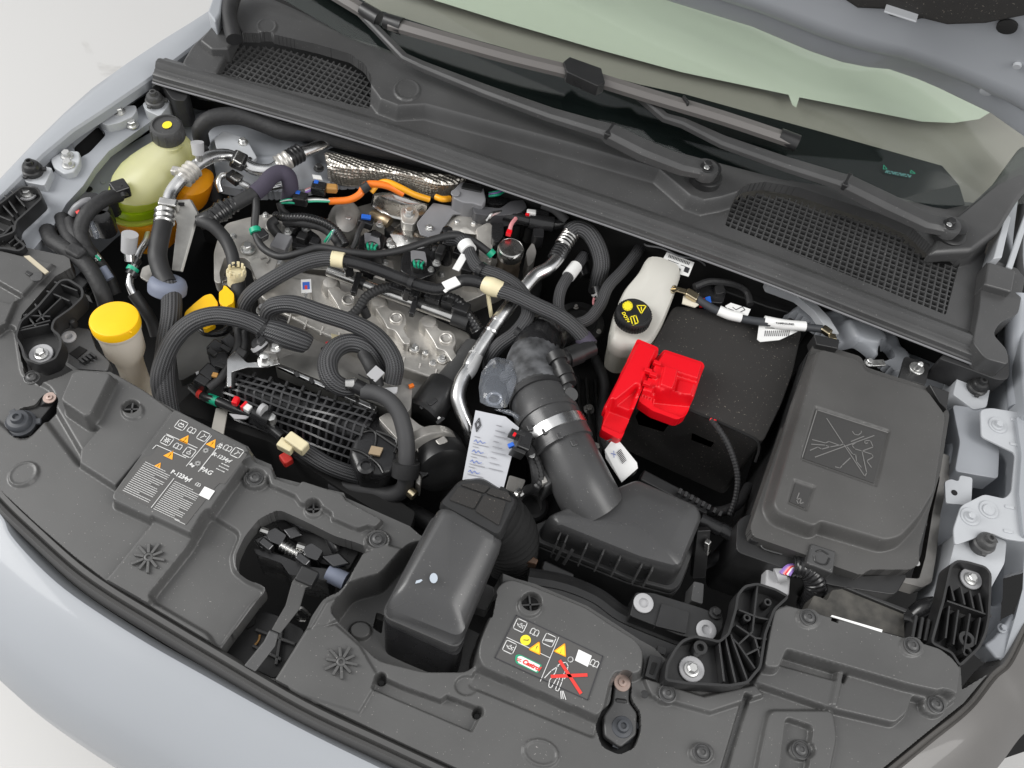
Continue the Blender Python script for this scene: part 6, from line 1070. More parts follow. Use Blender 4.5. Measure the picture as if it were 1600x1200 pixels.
# ================================================================ body sides
z3 = zt(0, 540); z4 = zt(1140, 500); z55 = zt(1140, 800)
def fender(name, label, sil, inn, out, hs, hi):
    rows = []
    for (a, b), (c, d) in zip(sil, inn):
        s_ = P(a, b, hs(a, b)); i_ = P(c, d, hi(c, d)); o = V3(out)
        rows.append([s_ + o * .10 + V3((0, 0, -.5)), s_ + o * .09 + V3((0, 0, -.22)), s_ + o * .05 + V3((0, 0, -.09)), s_ + o * .018 + V3((0, 0, -.025)), s_, s_.lerp(i_, .35) + V3((0, 0, .004)), s_.lerp(i_, .7) + V3((0, 0, .003)), i_, i_ + V3((0, 0, -.004)) - o * .004, i_ + V3((0, 0, -.02)) - o * .004])
    return loft(name, rows, PAINT, closed=False, label=label, cat='fender')
fender('fender', 'pale blue grey painted front fender curving up the left edge', [(-60, 330), (0, 279), (55, 221), (100, 177), (144, 138), (200, 98), (253, 63), (300, 34), (340, 8)], [(-50, 350), (8, 298), (66, 240), (112, 202), (158, 172), (214, 134), (262, 100), (304, 68), (352, 34)], (-.86, -.0, 0), lambda x, y: .0 + .00012 * x, lambda x, y: .004 + .00012 * x)
prism('pillar_hinge_cover', [(324, 18), (334, -10), (352, -20), (344, 20), (336, 34)], .11, .05, PAINT, label='pale painted pillar corner at the top left', cat='pillar', bev=.004)
lw = thing('left_inner_wing', 'blue grey painted inner wing ledge with openings, left of coolant tank', 'inner wing', (170, 230, -.1))
prism('ledge', [(-60, 392), (0, 318), (50, 262), (108, 212), (158, 178), (215, 140), (264, 106), (284, 112), (292, 160), (246, 182), (214, 205), (170, 236), (148, 262), (130, 290), (104, 318), (84, 352), (50, 392), (0, 440)], -.016, -.03, PRIMER, lw, bev=.003,
      holes=[rp([(111, 222), (150, 188), (166, 210), (140, 238), (122, 248)], 5), rp([(196, 158), (246, 124), (262, 126), (250, 152), (226, 160), (212, 172)], 4), rp([(60, 268), (76, 252), (90, 262), (72, 282), (56, 284)], 4)])
prism('painted_cavity_shade', [(20, 330), (60, 270), (108, 224), (200, 158), (262, 116), (276, 130), (240, 176), (168, 226), (130, 270), (60, 350)], -.034, -.09, VOID, lw, bev=0)  # near-black slab added below so the ledge openings look shaded
prism('lower_step', [(100, 330), (132, 292), (152, 264), (176, 240), (236, 206), (250, 188), (300, 168), (330, 180), (330, 240), (250, 250), (170, 300), (120, 350)], -.05, -.1, PRIMER, lw, bev=.004, r=6)
fast('disc', 139, 296, -.049, .006, lw, VOID, name='hole'); fast('disc', 161, 285, -.049, .004, lw, PRIMER, name='dimple')
for pl, h in (([(152, 188), (186, 166), (212, 164), (214, 172), (208, 182), (186, 192), (166, 196)], .0), ([(78, 248), (100, 234), (124, 236), (125, 252), (116, 268), (100, 272), (84, 262)], -.003), ([(30, 270), (60, 258), (82, 262), (70, 290), (40, 284)], .0), ([(222, 162), (240, 150), (268, 154), (262, 166), (250, 182), (228, 172)], .008)):
    prism('bracket', rp(pl, 4), h, h - .03, PALE, lw, bev=.0025)
for x, y, h in ((187, 175, .0), (105, 244, -.003), (107, 258, -.003), (207, 196, -.014)): fast('hex', x, y, h, .0105, lw, ZINC)
def buffer(label, x, y, h, m=BLACK, k=1.0, ax=(0, 0, 1)):
    t = thing('bonnet_buffer', label, 'buffer', (x, y, h), group='rubber bonnet buffers'); c = P(x, y, h)
    lathe('base', c, [(.015 * k, -.02), (.0155 * k, 0), (.0165 * k, .002), (.0165 * k, .006), (.014 * k, .008)], m, t, n=24, axis=ax); lathe('dome', c, [(.0135 * k, .006), (.0135 * k, .013), (.011 * k, .017), (.007 * k, .018), (.006 * k, .024), (.0035 * k, .0245), (.003 * k, .021)], m, t, n=24, axis=ax)
    for q in range(3):
        a = q * 2.09 + .6; d = V3((math.cos(a), math.sin(a), 0)); bar('lug', c + d * .013 * k + V3((0, 0, .004)), c + d * .021 * k + V3((0, 0, .004)), .007 * k, .005, m, t, bev=.001)
    return t
buffer('black rubber bonnet buffer on a pale bracket at the far left fender', 52, 268, .002); buffer('black rubber bonnet buffer on a bracket near the coolant tank cap', 243, 160, .010, DGREY)
SLATE = mat('slate_rubber', (.05, .054, .062), .5)
buffer('slate rubber bonnet buffer sunk in the left front panel hole', 34, 664, -.012, SLATE, 1.25); buffer('slate rubber bonnet buffer sunk in the hole right of the oil label', 968, 1140, -.02, SLATE, 1.15)
buffer('black rubber bonnet buffer on the pale bracket below cowl corner', 1525, 606, .004); buffer('black rubber bonnet buffer above the right black bracket', 1535, 850, .014, DGREY)
for x, y, a, bq in ((34, 664, (62, 634), (80, 622)), (968, 1140, (966, 1118), (970, 1090))):
    w = thing('buffer_well', 'black plastic well around the ' + ('left front' if x < 100 else 'right front') + ' sunken bonnet buffer', 'well', (x, y, -.06)); lathe('well_floor', (x, y, -.03), [(.05, -.004), (.05, 0), (.02, .001)], BLACK, w, n=24); bar('well_ramp', (*a, -.02), (*bq, -.006), .016, .012, BLACK, w, bev=.003)
cpb = thing('copper_screw', 'copper coloured screw with washer beside the left sunken buffer', 'screw', (78, 622, 0)); fast('washer', 78, 622, -.003, .009, cpb, COPPER, name='head')
# rear left strut tower
st = thing('strut_tower', 'blue grey painted strut tower panel behind the silver pipes', 'body panel', (400, 230, -.1))
def bump(cx, cy_, a, b, rot=0): return circ(cx, cy_, a, 20, b, rot)
sheet('panel', [(250, 200), (290, 160), (330, 150), (420, 175), (540, 215), (620, 250), (600, 280), (520, 285), (450, 300), (400, 300), (345, 290), (300, 270)], -.05, [(bump(410, 225, 70, 30, .2), -.025, .03), (bump(400, 222, 40, 18, .2), -.035, .02), (bump(340, 190, 30, 14, .2), -.035, .03)], [], PRIMER, st, cell=.004)
prism('bracket', rp([(334, 216), (350, 204), (385, 216), (402, 246), (394, 252), (372, 246), (338, 232)], 3), -.012, -.02, PALE, st, bev=.002); fast('hex', 380, 223, -.012, .009, st, ZINC); fast('disc', 390, 248, -.011, .004, st, VOID, name='hole')
# right inner wing
rw_ = thing('right_inner_wing', 'blue grey painted inner wing with pale flange plates along the right edge', 'inner wing', (1540, 750, -.1))
sheet('panel', [(1180, 430), (1262, 455), (1400, 510), (1600, 575), (1660, 640), (1680, 1000), (1560, 1040), (1470, 960), (1462, 760), (1450, 640), (1360, 575), (1290, 545), (1230, 500)], -.06, [(bump(1345, 518, 60, 26, .35), -.02, .03), (bump(1352, 516, 34, 12, .35), -.005, .012), (bump(1400, 560, 22, 18), -.03, .015), (rp([(1488, 630), (1560, 640), (1566, 690), (1560, 752), (1500, 742), (1480, 720), (1492, 680)], 6), -.02, .008), ([(1480, 760), (1500, 760), (1490, 960), (1470, 950)], -.16, .02), ([(1260, 470), (1300, 500), (1320, 540), (1290, 540), (1240, 490)], -.03, .015)], [rp([(1352, 558), (1378, 556), (1388, 572), (1370, 580), (1356, 574)], 4), rp([(1516, 752), (1562, 756), (1566, 772), (1540, 770), (1522, 790)], 4), rp([(1568, 900), (1640, 880), (1640, 960), (1560, 1010)], 8)], PRIMER, rw_, cell=.003)
prism('flange_plate', rp([(1532, 640), (1548, 637), (1660, 655), (1690, 840), (1600, 846), (1572, 842), (1548, 832), (1520, 842), (1492, 852), (1490, 826), (1502, 790), (1538, 772), (1570, 779), (1581, 768), (1587, 708), (1534, 682)], 6), .022, .018, PALE, rw_, bev=.0012)
prism('flange_step', rp([(1588, 650), (1690, 660), (1700, 836), (1600, 838), (1592, 770), (1596, 710)], 5), .03, .018, PAINT, rw_, bev=.004)
for x, y, k in ((1558, 665, 'hex'), (1515, 808, 'hex'), (1544, 797, 'disc')): fast('washer', x, y, .0215, .014, rw_, PALE, name='washer'); fast(k, x, y, .0245, .0085, rw_, PALE)
for x, y in ((1585, 656), (1584, 694), (1576, 792), (1574, 830)): bar('pressed_bead', (x - 6, y - 1, .0225), (x + 8, y + 2, .0225), .005, .003, PALE, rw_)
prism('tower_edge', rp([(1196, 437), (1240, 448), (1262, 460), (1296, 496), (1312, 522), (1296, 520), (1272, 486), (1246, 464), (1200, 447)], 3), -.004, -.02, PALE, rw_, bev=.003); prism('buffer_bracket', rp([(1500, 574), (1551, 588), (1542, 636), (1522, 640), (1489, 616)], 4), .003, -.05, PALE, rw_, bev=.003); prism('lower_tab', rp([(1476, 752), (1486, 748), (1498, 752), (1500, 742), (1520, 746), (1518, 790), (1478, 786)], 4), .006, .002, PALE, rw_, bev=.001); fast('disc', 1491, 770, .006, .0045, rw_, VOID, name='hole')
prism('front_block', rp([(1496, 830), (1520, 822), (1573, 846), (1570, 880), (1556, 905), (1540, 935), (1470, 938), (1486, 872)], 5), .006, -.08, PALE, rw_, bev=.004)
prism('side_rail', rp([(1488, 632), (1560, 642), (1562, 700), (1560, 748), (1492, 736), (1500, 690)], 6), .0, -.04, PRIMER, rw_, bev=.005)
fp3 = prism('black_stud_plate', rp([(1414, 556), (1454, 568), (1446, 602), (1404, 590)], 4), .006, .001, BLACK, rw_, bev=.001); fast('washer', 1432, 576, .006, .012, rw_, ZINC, name='washer'); lathe('stud', (1432, 576, .01), [(.005, 0), (.005, .014), (.003, .016)], ZINC, rw_, n=12)
bar('earth_strap', (1360, 568, -.01), (1382, 567, -.012), .012, .004, ZINC, rw_); fast('hex', 1357, 567, -.006, .008, rw_, ZINC)
tube('pillar_edge', [(1590, 460, .06), (1586, 520, .03), (1588, 580, .01), (1592, 640, .01)], .016, PRIMER, rw_, n=14)
ftip = loft('fender_tip', [[(1640, 850, -.02), (1606, 862, .0), (1600, 868, .006), (1700, 860, .01)], [(1640, 925, -.02), (1596, 926, .0), (1598, 920, .006), (1700, 920, .01)], [(1600, 985, -.06), (1580, 972, -.012), (1586, 966, -.004), (1700, 980, .0)], [(1560, 1040, -.06), (1552, 1022, -.014), (1566, 1034, -.010), (1700, 1050, -.01)]], PAINT, None, closed=False, label='pale painted fender tip at the right edge above the headlamp', cat='fender')
prism('tip_filler', [(1538, 1006), (1552, 996), (1584, 956), (1592, 972), (1572, 1032), (1556, 1028)], -.010, -.04, PRIMER, rw_, bev=.004); fast('hex', 1565, 982, -.008, .007, rw_, PRIMER)
rp_ = thing('right_pillar_panel', 'pale blue grey painted body edge behind the right cowl corner', 'body panel', (1600, 420, .0))
prism('panel', [(1552, 300), (1600, 236), (1700, 200), (1760, 660), (1604, 650), (1596, 560), (1600, 430), (1580, 392)], .045, -.1, PAINT, rp_, bev=.006); bar('hinge_arm', (1606, 330, .09), (1576, 420, .075), .010, .006, PALE, rp_, bev=.002); prism('hinge_foot', [(1552, 404), (1572, 330), (1580, 340), (1566, 402)], .09, .05, PALE, rp_, bev=.002); tube('weather_strip', [(1600, 300, .09), (1590, 400, .07), (1604, 480, .05)], .008, RUBBER, rp_)
# ================================================================ ribbed black brackets
def ribbed(label, outline, ribs, bolts, h, depth=.03, name='ribbed_bracket', m=BLACK, wall=.0032, rings=()):
    c = (sum(p[0] for p in outline) / len(outline), sum(p[1] for p in outline) / len(outline), h - depth); t = thing(name, label, 'bracket', c)
    ol = rp(outline, 5, 2); prism('tray', ol, h - depth * .75, h - depth, m, t, bev=.001); T = [P(x, y, h) for x, y in ol]; n = len(T); ce = sum(T, V3()) / n; vs = []; fs = []
    for i in range(n):
        d = (T[(i + 1) % n] - T[i - 1]); d.z = 0; d.normalize(); s_ = V3((-d.y, d.x, 0)) * (wall / 2)
        vs += [T[i] - s_, T[i] + s_, T[i] + s_ - V3((0, 0, depth)), T[i] - s_ - V3((0, 0, depth))]
    for i in range(n):
        a, b = 4 * i, 4 * ((i + 1) % n)
        for k in range(4): fs.append((a + k, a + (k + 1) % 4, b + (k + 1) % 4, b + k))
    mk('rim', vs, fs, m, t)
    for ln in ribs:
        for a, b in zip(ln[:-1], ln[1:]): bar('rib', P(*a, h - .003 - depth * .32), P(*b, h - .003 - depth * .32), wall * .8, depth * .64, m, t, bev=.0006)
    for x, y, r in rings: lathe('ring_post', (x, y, h - depth * .75), [(r, 0), (r, depth * .6), (r * .55, depth * .6), (r * .5, depth * .3)], m, t, n=16)
    for x, y, r in bolts: fast('washer', x, y, h - depth * .72, r, t, LIGHTGREY, name='washer'); fast('hex', x, y, h - depth * .72 + r * .2, r * .62, t, ZINC)
    return t
ribbed('black ribbed headlamp bracket with washer bolt right of the oil label', [(1040, 1062), (1043, 1038), (1056, 1014), (1067, 1001), (1086, 994), (1110, 999), (1124, 1003), (1139, 990), (1150, 952), (1153, 930), (1164, 916), (1184, 912), (1212, 921), (1232, 932), (1210, 952), (1196, 990), (1188, 1042), (1168, 1066), (1140, 1071), (1072, 1067)],
       [[(1120, 1003), (1128, 1068)], [(1130, 1000), (1146, 1070)], [(1138, 994), (1164, 1066)], [(1150, 956), (1180, 968), (1200, 972)], [(1146, 980), (1176, 1000), (1194, 1002)], [(1180, 916), (1172, 990), (1150, 1010), (1140, 1000)], [(1176, 1000), (1186, 1036)], [(1150, 1010), (1176, 1048)], [(1162, 1026), (1190, 1012)]], [(1080, 1046, .0165)], .036, .032, rings=((1160, 972, .005), (1192, 948, .005), (1196, 980, .005), (1088, 1018, .009)))
ribbed('black ribbed bracket with washer bolt beneath the right fender flange', [(1474, 940), (1486, 884), (1496, 876), (1512, 878), (1540, 886), (1548, 896), (1547, 930), (1545, 966), (1540, 990), (1530, 1012), (1500, 1040), (1488, 1020), (1456, 1004), (1468, 960)],
       [[(1474, 942), (1544, 966)], [(1480, 918), (1486, 942)], [(1496, 920), (1502, 948)], [(1510, 926), (1516, 954)], [(1524, 930), (1530, 960)], [(1478, 950), (1472, 1000)], [(1492, 956), (1484, 1010)], [(1510, 962), (1500, 1024)], [(1526, 968), (1518, 1010)]], [(1516, 905, .0155)], .03, .03, rings=((1500, 1005, .011), (1500, 1024, .007)))
ribbed('black ribbed bracket with washer bolt beside the washer filler', [(24, 526), (32, 502), (60, 478), (94, 438), (106, 436), (128, 450), (129, 464), (110, 482), (84, 500), (80, 514), (93, 524), (95, 540), (86, 560), (62, 569), (38, 560), (34, 542)], [[(26, 524), (80, 512)], [(30, 520), (82, 506)], [(40, 498), (82, 500)], [(58, 480), (72, 506)], [(76, 460), (112, 476)], [(88, 446), (124, 460)], [(100, 470), (60, 508)], [(44, 496), (60, 516)]], [(65, 554, .0165)], .022, .03)
ribbed('black ribbed bracket with washer bolt cut by the left picture edge', [(-30, 330), (0, 318), (34, 291), (58, 293), (66, 308), (40, 332), (24, 346), (22, 362), (6, 368), (-30, 380)], [[(0, 318), (24, 344)], [(-14, 336), (20, 350)], [(-20, 350), (10, 366)], [(10, 310), (30, 338)], [(20, 302), (42, 328)]], [(43, 303, .0155)], .016, .026)
ribbed('small black ribbed corner piece at the left picture edge below the bracket', [(-30, 372), (6, 366), (20, 350), (24, 372), (40, 384), (30, 392), (10, 388), (-30, 384)], [[(16, 384), (30, 372)], [(24, 388), (38, 378)], [(6, 382), (14, 364)]], [], .012, .02)
lp2 = thing('left_locking_plate', 'small dark grey locking plate with light ring behind the left bracket', 'plate', (110, 545, -.03)); prism('plate', rp([(92, 520), (112, 510), (140, 514), (150, 545), (172, 566), (168, 580), (120, 576), (96, 560)], 4), -.012, -.03, DGREY, lp2, bev=.002); fast('ring', 108, 527, -.012, .0105, lp2, LIGHTGREY, name='ring')
for pl in ([(108, 552), (124, 540), (136, 546), (120, 560)], [(124, 562), (140, 552), (150, 556), (134, 568)]): prism('slot', pl, -.010, -.02, VOID, lp2, bev=.0005)
for k in range(4): bar('comb_tooth', (124 + k * 6, 562 - k * 3, -.008), (132 + k * 6, 568 - k * 3, -.008), .003, .008, BLACK, lp2, bev=0)
lathe('peg', (116, 508, -.01), [(.006, 0), (.005, .012), (.002, .014)], BLACK, lp2, n=12); prism('cream_strip', [(37, 400), (46, 399), (76, 424), (70, 428)], .0105, .008, mat('aged_label', (.45, .40, .30), .5), lp2, bev=0); bar('mini_tab', (41, 425, .011), (50, 430, .011), .006, .004, BLACK, lp2); fast('disc', 58, 433, .009, .009, lp2, DGREY, name='clip')
mp = thing('mounting_plate', 'black mounting plate with two grey ring bushes in front of air filter', 'plate', (1050, 970, -.03)); prism('plate', rp([(984, 962), (993, 925), (1020, 926), (1098, 950), (1131, 964), (1128, 984), (1112, 1000), (1084, 998), (1060, 992)], 5), -.008, -.05, BLACK, mp, bev=.003); prism('raised_pad', rp([(1034, 942), (1078, 956), (1072, 990), (1024, 978)], 3), -.004, -.02, BLACK, mp, bev=.002); fast('ring', 1005, 943, -.007, .0135, mp, LIGHTGREY, name='ring'); fast('ring', 1103, 985, -.007, .0135, mp, LIGHTGREY, name='ring'); fast('hex', 1118, 958, -.006, .009, mp, BLACK)
prism('foot', rp([(1084, 908), (1100, 912), (1098, 944), (1080, 938)], 3), -.02, -.06, DGREY, mp, bev=.002)
bf = thing('radiator_frame', 'black crossmember strip with sockets behind the oil label panel', 'crossmember', (930, 960, -.06)); 
sweep('beam', [(826, 905, -.03), (880, 915, -.03), (930, 935, -.03), (968, 962, -.028), (1020, 985, -.026), (1090, 1012, -.026)], [(.018, -.03), (.018, -.004), (.012, 0), (.006, -.006), (-.004, -.006), (-.008, 0), (-.028, -.002), (-.03, -.03)], BLACK, bf)
for x, y in ((978, 985), (1036, 1012)): prism('socket', rp([(x - 8, y - 4), (x + 6, y), (x + 4, y + 12), (x - 9, y + 7)], 2), -.012, -.03, SATIN, bf, bev=.001)
prism('socket_frame', rp([(1016, 1022), (1036, 1028), (1024, 1062), (1008, 1056)], 2), .012, -.02, BLACK, bf, bev=.002); prism('socket_slot', [(1020, 1034), (1027, 1036), (1021, 1054), (1015, 1052)], .014, .0, VOID, bf, bev=.0005); prism('painted_glint', [(936, 965), (954, 972), (956, 977), (940, 972)], -.02, -.03, LIGHTGREY, bf, bev=.001)  # the light grey piece is a glint painted onto the beam
dpn = thing('dusty_duct_plate', 'dusty dark plate with pale scuffs and a painted reflection strip behind the right end of front panel', 'plate', (1340, 950, -.04)); prism('plate', rp([(1255, 962), (1272, 930), (1284, 934), (1292, 938), (1300, 922), (1318, 920), (1412, 956), (1414, 998), (1330, 985)], 3), -.0, -.03, mat('dusty_plastic', (.055, .052, .046), .7, var=(60, .5)), dpn, bev=.003); prism('plate_lip', [(1318, 918), (1326, 916), (1420, 952), (1416, 958)], .006, -.02, BLACK, dpn, bev=.002); prism('painted_slot_reflection', [(1298, 963), (1300, 961), (1379, 984), (1378, 988)], .0345, .033, WHITE, dpn, bev=0)  # the thin white piece paints in a bright slot reflection
for k in range(3): bar('rib', (1424 + k * 10, 966 + k * 3, .006), (1418 + k * 10, 1000 + k * 3, .006), .005, .03, BLACK, dpn, bev=.0015)
tube('curved_edge', [(1412, 966, .004), (1430, 970, .008), (1448, 974, .004), (1462, 960, .0), (1476, 948, -.01)], .004, BLACK, dpn, n=8)
tube('duct_mouth', [(1430, 962, -.04), (1446, 950, -.03), (1466, 946, -.03)], .014, SATIN, dpn)
# ================================================================ printed labels
LU = np.array([140, 64.]); LU /= np.linalg.norm(LU); LV = np.array([-120, 152.]); LV /= np.linalg.norm(LV)
def mkicons(par, h, zz, U_, V_, w=.0011):
    def pt(c, a, b): return zz(c[0] + U_[0] * a + V_[0] * b, c[1] + U_[1] * a + V_[1] * b)
    def lines(c, L, m=PRINT, ww=w, nm='printed_symbol'): return ink(nm, [[pt(c, *p) for p in l] for l in L], h, ww, m, par)
    def box(c, s): return lines(c, [[(-s, -s * .8), (-s * .8, -s), (s * .8, -s), (s, -s * .8), (s, s * .8), (s * .8, s), (-s * .8, s), (-s, s * .8), (-s, -s * .8)]])
    def book(c, s): return lines(c, [[(0, -s * .7), (-s * .5, -s), (-s, -s * .7), (-s, s * .6), (-s * .5, s * .4), (0, s * .7), (s * .5, s * .4), (s, s * .6), (s, -s * .7), (s * .5, -s), (0, -s * .7), (0, s * .6)]])
    def tri(c, s, m=PORANGE):
        fill('warning_triangle', [[pt(c, 0, -s), pt(c, s, s * .8), pt(c, -s, s * .8)]], h, m, par); return lines(c, [[(0, -s * .3), (0, s * .3)], [(0, s * .5), (0, s * .58)]], PRINTD, w * .9, 'exclamation_mark')
    return pt, lines, box, book, tri
la_ = thing('refrigerant_label', 'printed refrigerant warning label with orange triangles and R-1234yf on front panel', 'label', (280, 740, .024)); LH_ = .0252
pt, lines, box, book, tri = mkicons(la_, LH_, z3, LU, LV)
film = [z3(*p) for p in ((965, 395), (1345, 590), (1220, 755), (1195, 745), (1170, 770), (1010, 975), (640, 790), (780, 605), (820, 600))]
prism('label_film', rp(film, 3), LH_ - .0006, .0235, LABELBG, la_, bev=0)
for c in ((985, 432), (1105, 492), (908, 515), (1028, 580), (1288, 582)): box(c, 26)
lines((985, 432), [[(-14, -6), (14, -6), (14, 10), (-14, 10), (-14, -6)], [(-8, -10), (-4, -10)], [(4, -10), (8, -10)]]); lines((1105, 492), [[(-8, 14), (4, -4)], [(-2, -12), (4, -4), (14, -4)]]); lines((1288, 582), [[(-8, 14), (4, -4)], [(-2, -12), (4, -4), (14, -4)]]); lines((908, 515), [[(-12, -12), (12, 12)], [(12, -12), (-12, 12)], [(0, -14), (0, 14)], [(-14, 0), (14, 0)]]); lines((1028, 580), [[(-12, 8), (0, 12), (12, 6), (6, -2), (-8, -2), (-12, 8)], [(0, -4), (0, -14)]])
for c in ((1040, 463), (965, 550), (1235, 560), (1075, 757)): book(c, 20 if c[1] < 700 else 12)
for c, s in (((1008, 508), 27), ((1155, 530), 27), ((925, 592), 27), ((862, 650), 18)): tri(c, s)
lines((1195, 545), [[(0, -18), (10, 0), (8, 14), (-8, 14), (-10, 0), (0, -18)], [(0, 0), (0, 10)]], ww=.002)
for c in ((1118, 570), (1075, 640)): lines(c, [[(9 * math.cos(a), 9 * math.sin(a)), (15 * math.cos(a + .26), 15 * math.sin(a + .26)), (9 * math.cos(a + .52), 9 * math.sin(a + .52))] for a in (k * .785 for k in range(8))], ww=.0014)
lines((1045, 650), [[(-14, 0), (10, 0)], [(-10, -8), (6, 8)]], ww=.002)
lines((1080, 572), [[(70, -80), (70, 105)]]); lines((960, 545), [[(-50, -52), (110, -52)]]) if False else None
ink('divider_line', [[z3(1150, 490), z3(1012, 655)], [z3(905, 480), z3(1072, 556)], [z3(945, 722), z3(822, 880)], [z3(830, 560), z3(850, 540), z3(1010, 610)]], LH_, .0009, PRINT, la_)
def px_text(body, a, b, size, m, par, h, bold=.0003, skew=0, nm='lettering'):
    A_ = P(*a, h); B_ = P(*b, h); d = (B_ - A_).normalized(); return text(nm, body, Frame(A_, B_, A_ + V3((d.y, -d.x, 0)) * .01, .0), 0, 0, size, m, par, bold=bold, skew=skew)
px_text('R-1234yf', z3(1150, 594), z3(1238, 634), .0076, PRINT, la_, LH_, bold=.00018, skew=.2); px_text('PAG', z3(1082, 676), z3(1130, 698), .0092, PRINT, la_, LH_, bold=.00018, skew=.2); px_text('R-1234yf', z3(925, 692), z3(1012, 733), .0082, PRINT, la_, LH_)
rnd = random.Random(3)
def rows(o, n, du, dv, lmin, lmax, h, m, par, w=.0007):
    L = []
    for k in range(n):
        x, y = o[0] + dv[0] * k, o[1] + dv[1] * k; t = 0; T_ = lmax if rnd.random() > .35 else rnd.uniform(lmin, lmax)
        while t < T_: e = min(T_, t + rnd.uniform(.05, .16)); L.append([z3(x + du[0] * t, y + du[1] * t), z3(x + du[0] * e, y + du[1] * e)]); t = e + .022
    o = ink('small_print', L, h, w, m, par); o['kind'] = 'stuff'
rows((790, 632), 17, (140, 66), (-7.6, 9.6), .5, 1, LH_, PRINT, la_); rows((950, 738), 17, (140, 66), (-7.2, 9.2), .55, 1, LH_, PRINT, la_); rows((1205, 640), 3, (48, 22), (-14, 14), .8, 1, LH_, PRINT, la_, .0013); rows((950, 945), 1, (55, 26), (0, 0), 1, 1, LH_, PRINT, la_)
fill('white_patch', [[z3(*p) for p in ((1112, 765), (1168, 790), (1135, 838), (1080, 812))]], LH_, WHITE, la_)
# oil label
lo = thing('oil_label', 'printed oil label with red and white lozenge and crossed out washing figure', 'label', (880, 1010, .022)); OH = .0236
OU = np.array([.905, .425]); OV = np.array([-.43, .90]); pt, lines, box, book, tri = mkicons(lo, OH, zb, OU, OV)
prism('label_film', [zb(*p) for p in ((302, 770), (772, 992), (690, 1230), (186, 1000))], OH - .0006, .0215, LABELBG, lo, bev=0)
for c in ((323, 825), (480, 905), (265, 943)): box(c, 30)
for c in ((323, 825), (265, 943)): lines(c, [[(-18, -4), (-8, 8), (10, 8), (14, -4), (-8, -4), (-8, 8)], [(14, -4), (22, -8)], [(-2, -4), (-2, -12), (6, -12)], [(18, 4), (18, 10)]])
lines((480, 905), [[(-20, 6), (20, -6)], [(-20, 10), (20, 0)]], ww=.0016); book((400, 865), 22); book((725, 1035), 22)
fill('yellow_disc', [[pt((352, 905), a, b) for a, b in circ(0, 0, 29, 20)]], OH, PYELLOW, lo); lines((352, 905), [[(-12, 4), (10, -4)], [(10, -4), (16, -10)]], PRINTD); tri((412, 945), 32, PYELLOW); tri((550, 955), 32, PYELLOW); ink('orange_edge', [[pt(c, 0, -34), pt(c, 34, 27), pt(c, -34, 27), pt(c, 0, -34)] for c in ((412, 945), (550, 955))], OH + .0003, .0012, PORANGE, lo)
ink('divider_line', [[zb(250, 890), zb(482, 1000)], [zb(532, 890), zb(432, 1128)]], OH, .0009, PRINT, lo); ink('film_edge', [[zb(302, 770), zb(772, 992), zb(690, 1230), zb(186, 1000), zb(302, 770)]], OH, .0011, PRINTD, lo)
fill('green_lozenge', [[zb(*p) for p in rp([(298, 985), (320, 982), (442, 1040), (418, 1086), (300, 1030), (294, 1008)], 8)]], OH, PGREEN, lo); fill('white_lozenge', [[zb(*p) for p in rp([(312, 992), (330, 992), (432, 1042), (412, 1078), (312, 1028), (306, 1008)], 6)]], OH + .0003, WHITE, lo)
px_text('Castrol', zb(332, 1028), zb(420, 1070), .0078, PRED, lo, OH + .0006, .0004, .25, 'lozenge_lettering'); ink('lozenge_lettering', [[zb(308, 1006), zb(328, 1010)], [zb(306, 1014), zb(326, 1020)]], OH + .0006, .0012, PRED, lo)
man = (545, 1085); lines(man, [[(-18, -55), (-36, -30), (-30, 10), (-40, 60), (-30, 95), (-14, 95), (-10, 40), (0, 10), (6, 40), (10, 95), (28, 95), (24, 40), (14, -10), (20, -50), (0, -66), (-18, -55)], [(20, -40), (34, 0), (28, 20)], [(-30, -30), (-54, 10), (-70, 60)], [(46, 86), (70, 120)], [(52, 84), (84, 118)], [(40, 90), (60, 124)]]); lines((596, 1010), [[(14 * math.cos(a), 14 * math.sin(a)) for a in (k * .5236 for k in range(13))]])
ink('red_cross', [[zb(540, 1020), zb(650, 1190)], [zb(495, 1102), zb(682, 1094)]], OH + .0004, .0042, PRED, lo); fill('white_patch', [[zb(*p) for p in ((640, 955), (712, 990), (690, 1050), (620, 1015))]], OH, WHITE, lo)
# service tag in a clear sleeve
sg = thing('service_tag', 'white handwritten service tag in a clear plastic hanger between engine and snorkel', 'tag', (770, 700, -.02))
def hook(u, v): return None
rowsS = [[(766, 562, .002), (776, 558, .006), (796, 562, .006), (811, 570, .002)], [(752, 582, .016), (768, 576, .022), (792, 580, .022), (808, 590, .018)], [(748, 604, .026), (764, 602, .03), (786, 604, .03), (802, 612, .026)], [(750, 628, .032), (762, 634, .034), (780, 638, .034), (792, 636, .032)]]
o = loft('clear_hanger', rowsS, SLEEVE, sg, closed=False); m = o.modifiers.new('th', 'SOLIDIFY'); m.thickness = .0012
tube('hanger_eye', [(x, y, .036) for x, y in circ(772, 623, 11, 14, 9)] + [(783, 623, .036)], .0022, SLEEVE, sg, n=8, sub=2); o = loft('sleeve_tail', [[(785, 645, .028), (800, 650, .024), (815, 662, .014), (822, 680, .0)], [(772, 640, .032), (796, 640, .03), (816, 652, .02), (826, 668, .006)]], SLEEVE, sg, closed=False); m = o.modifiers.new('th', 'SOLIDIFY'); m.thickness = .0012
prism('card', [(743, 641, .034), (792, 652, .034), (812, 668, .024), (786, 765, .016), (722, 752, .016)], 0, 0, WHITE, sg, bev=0) if False else None
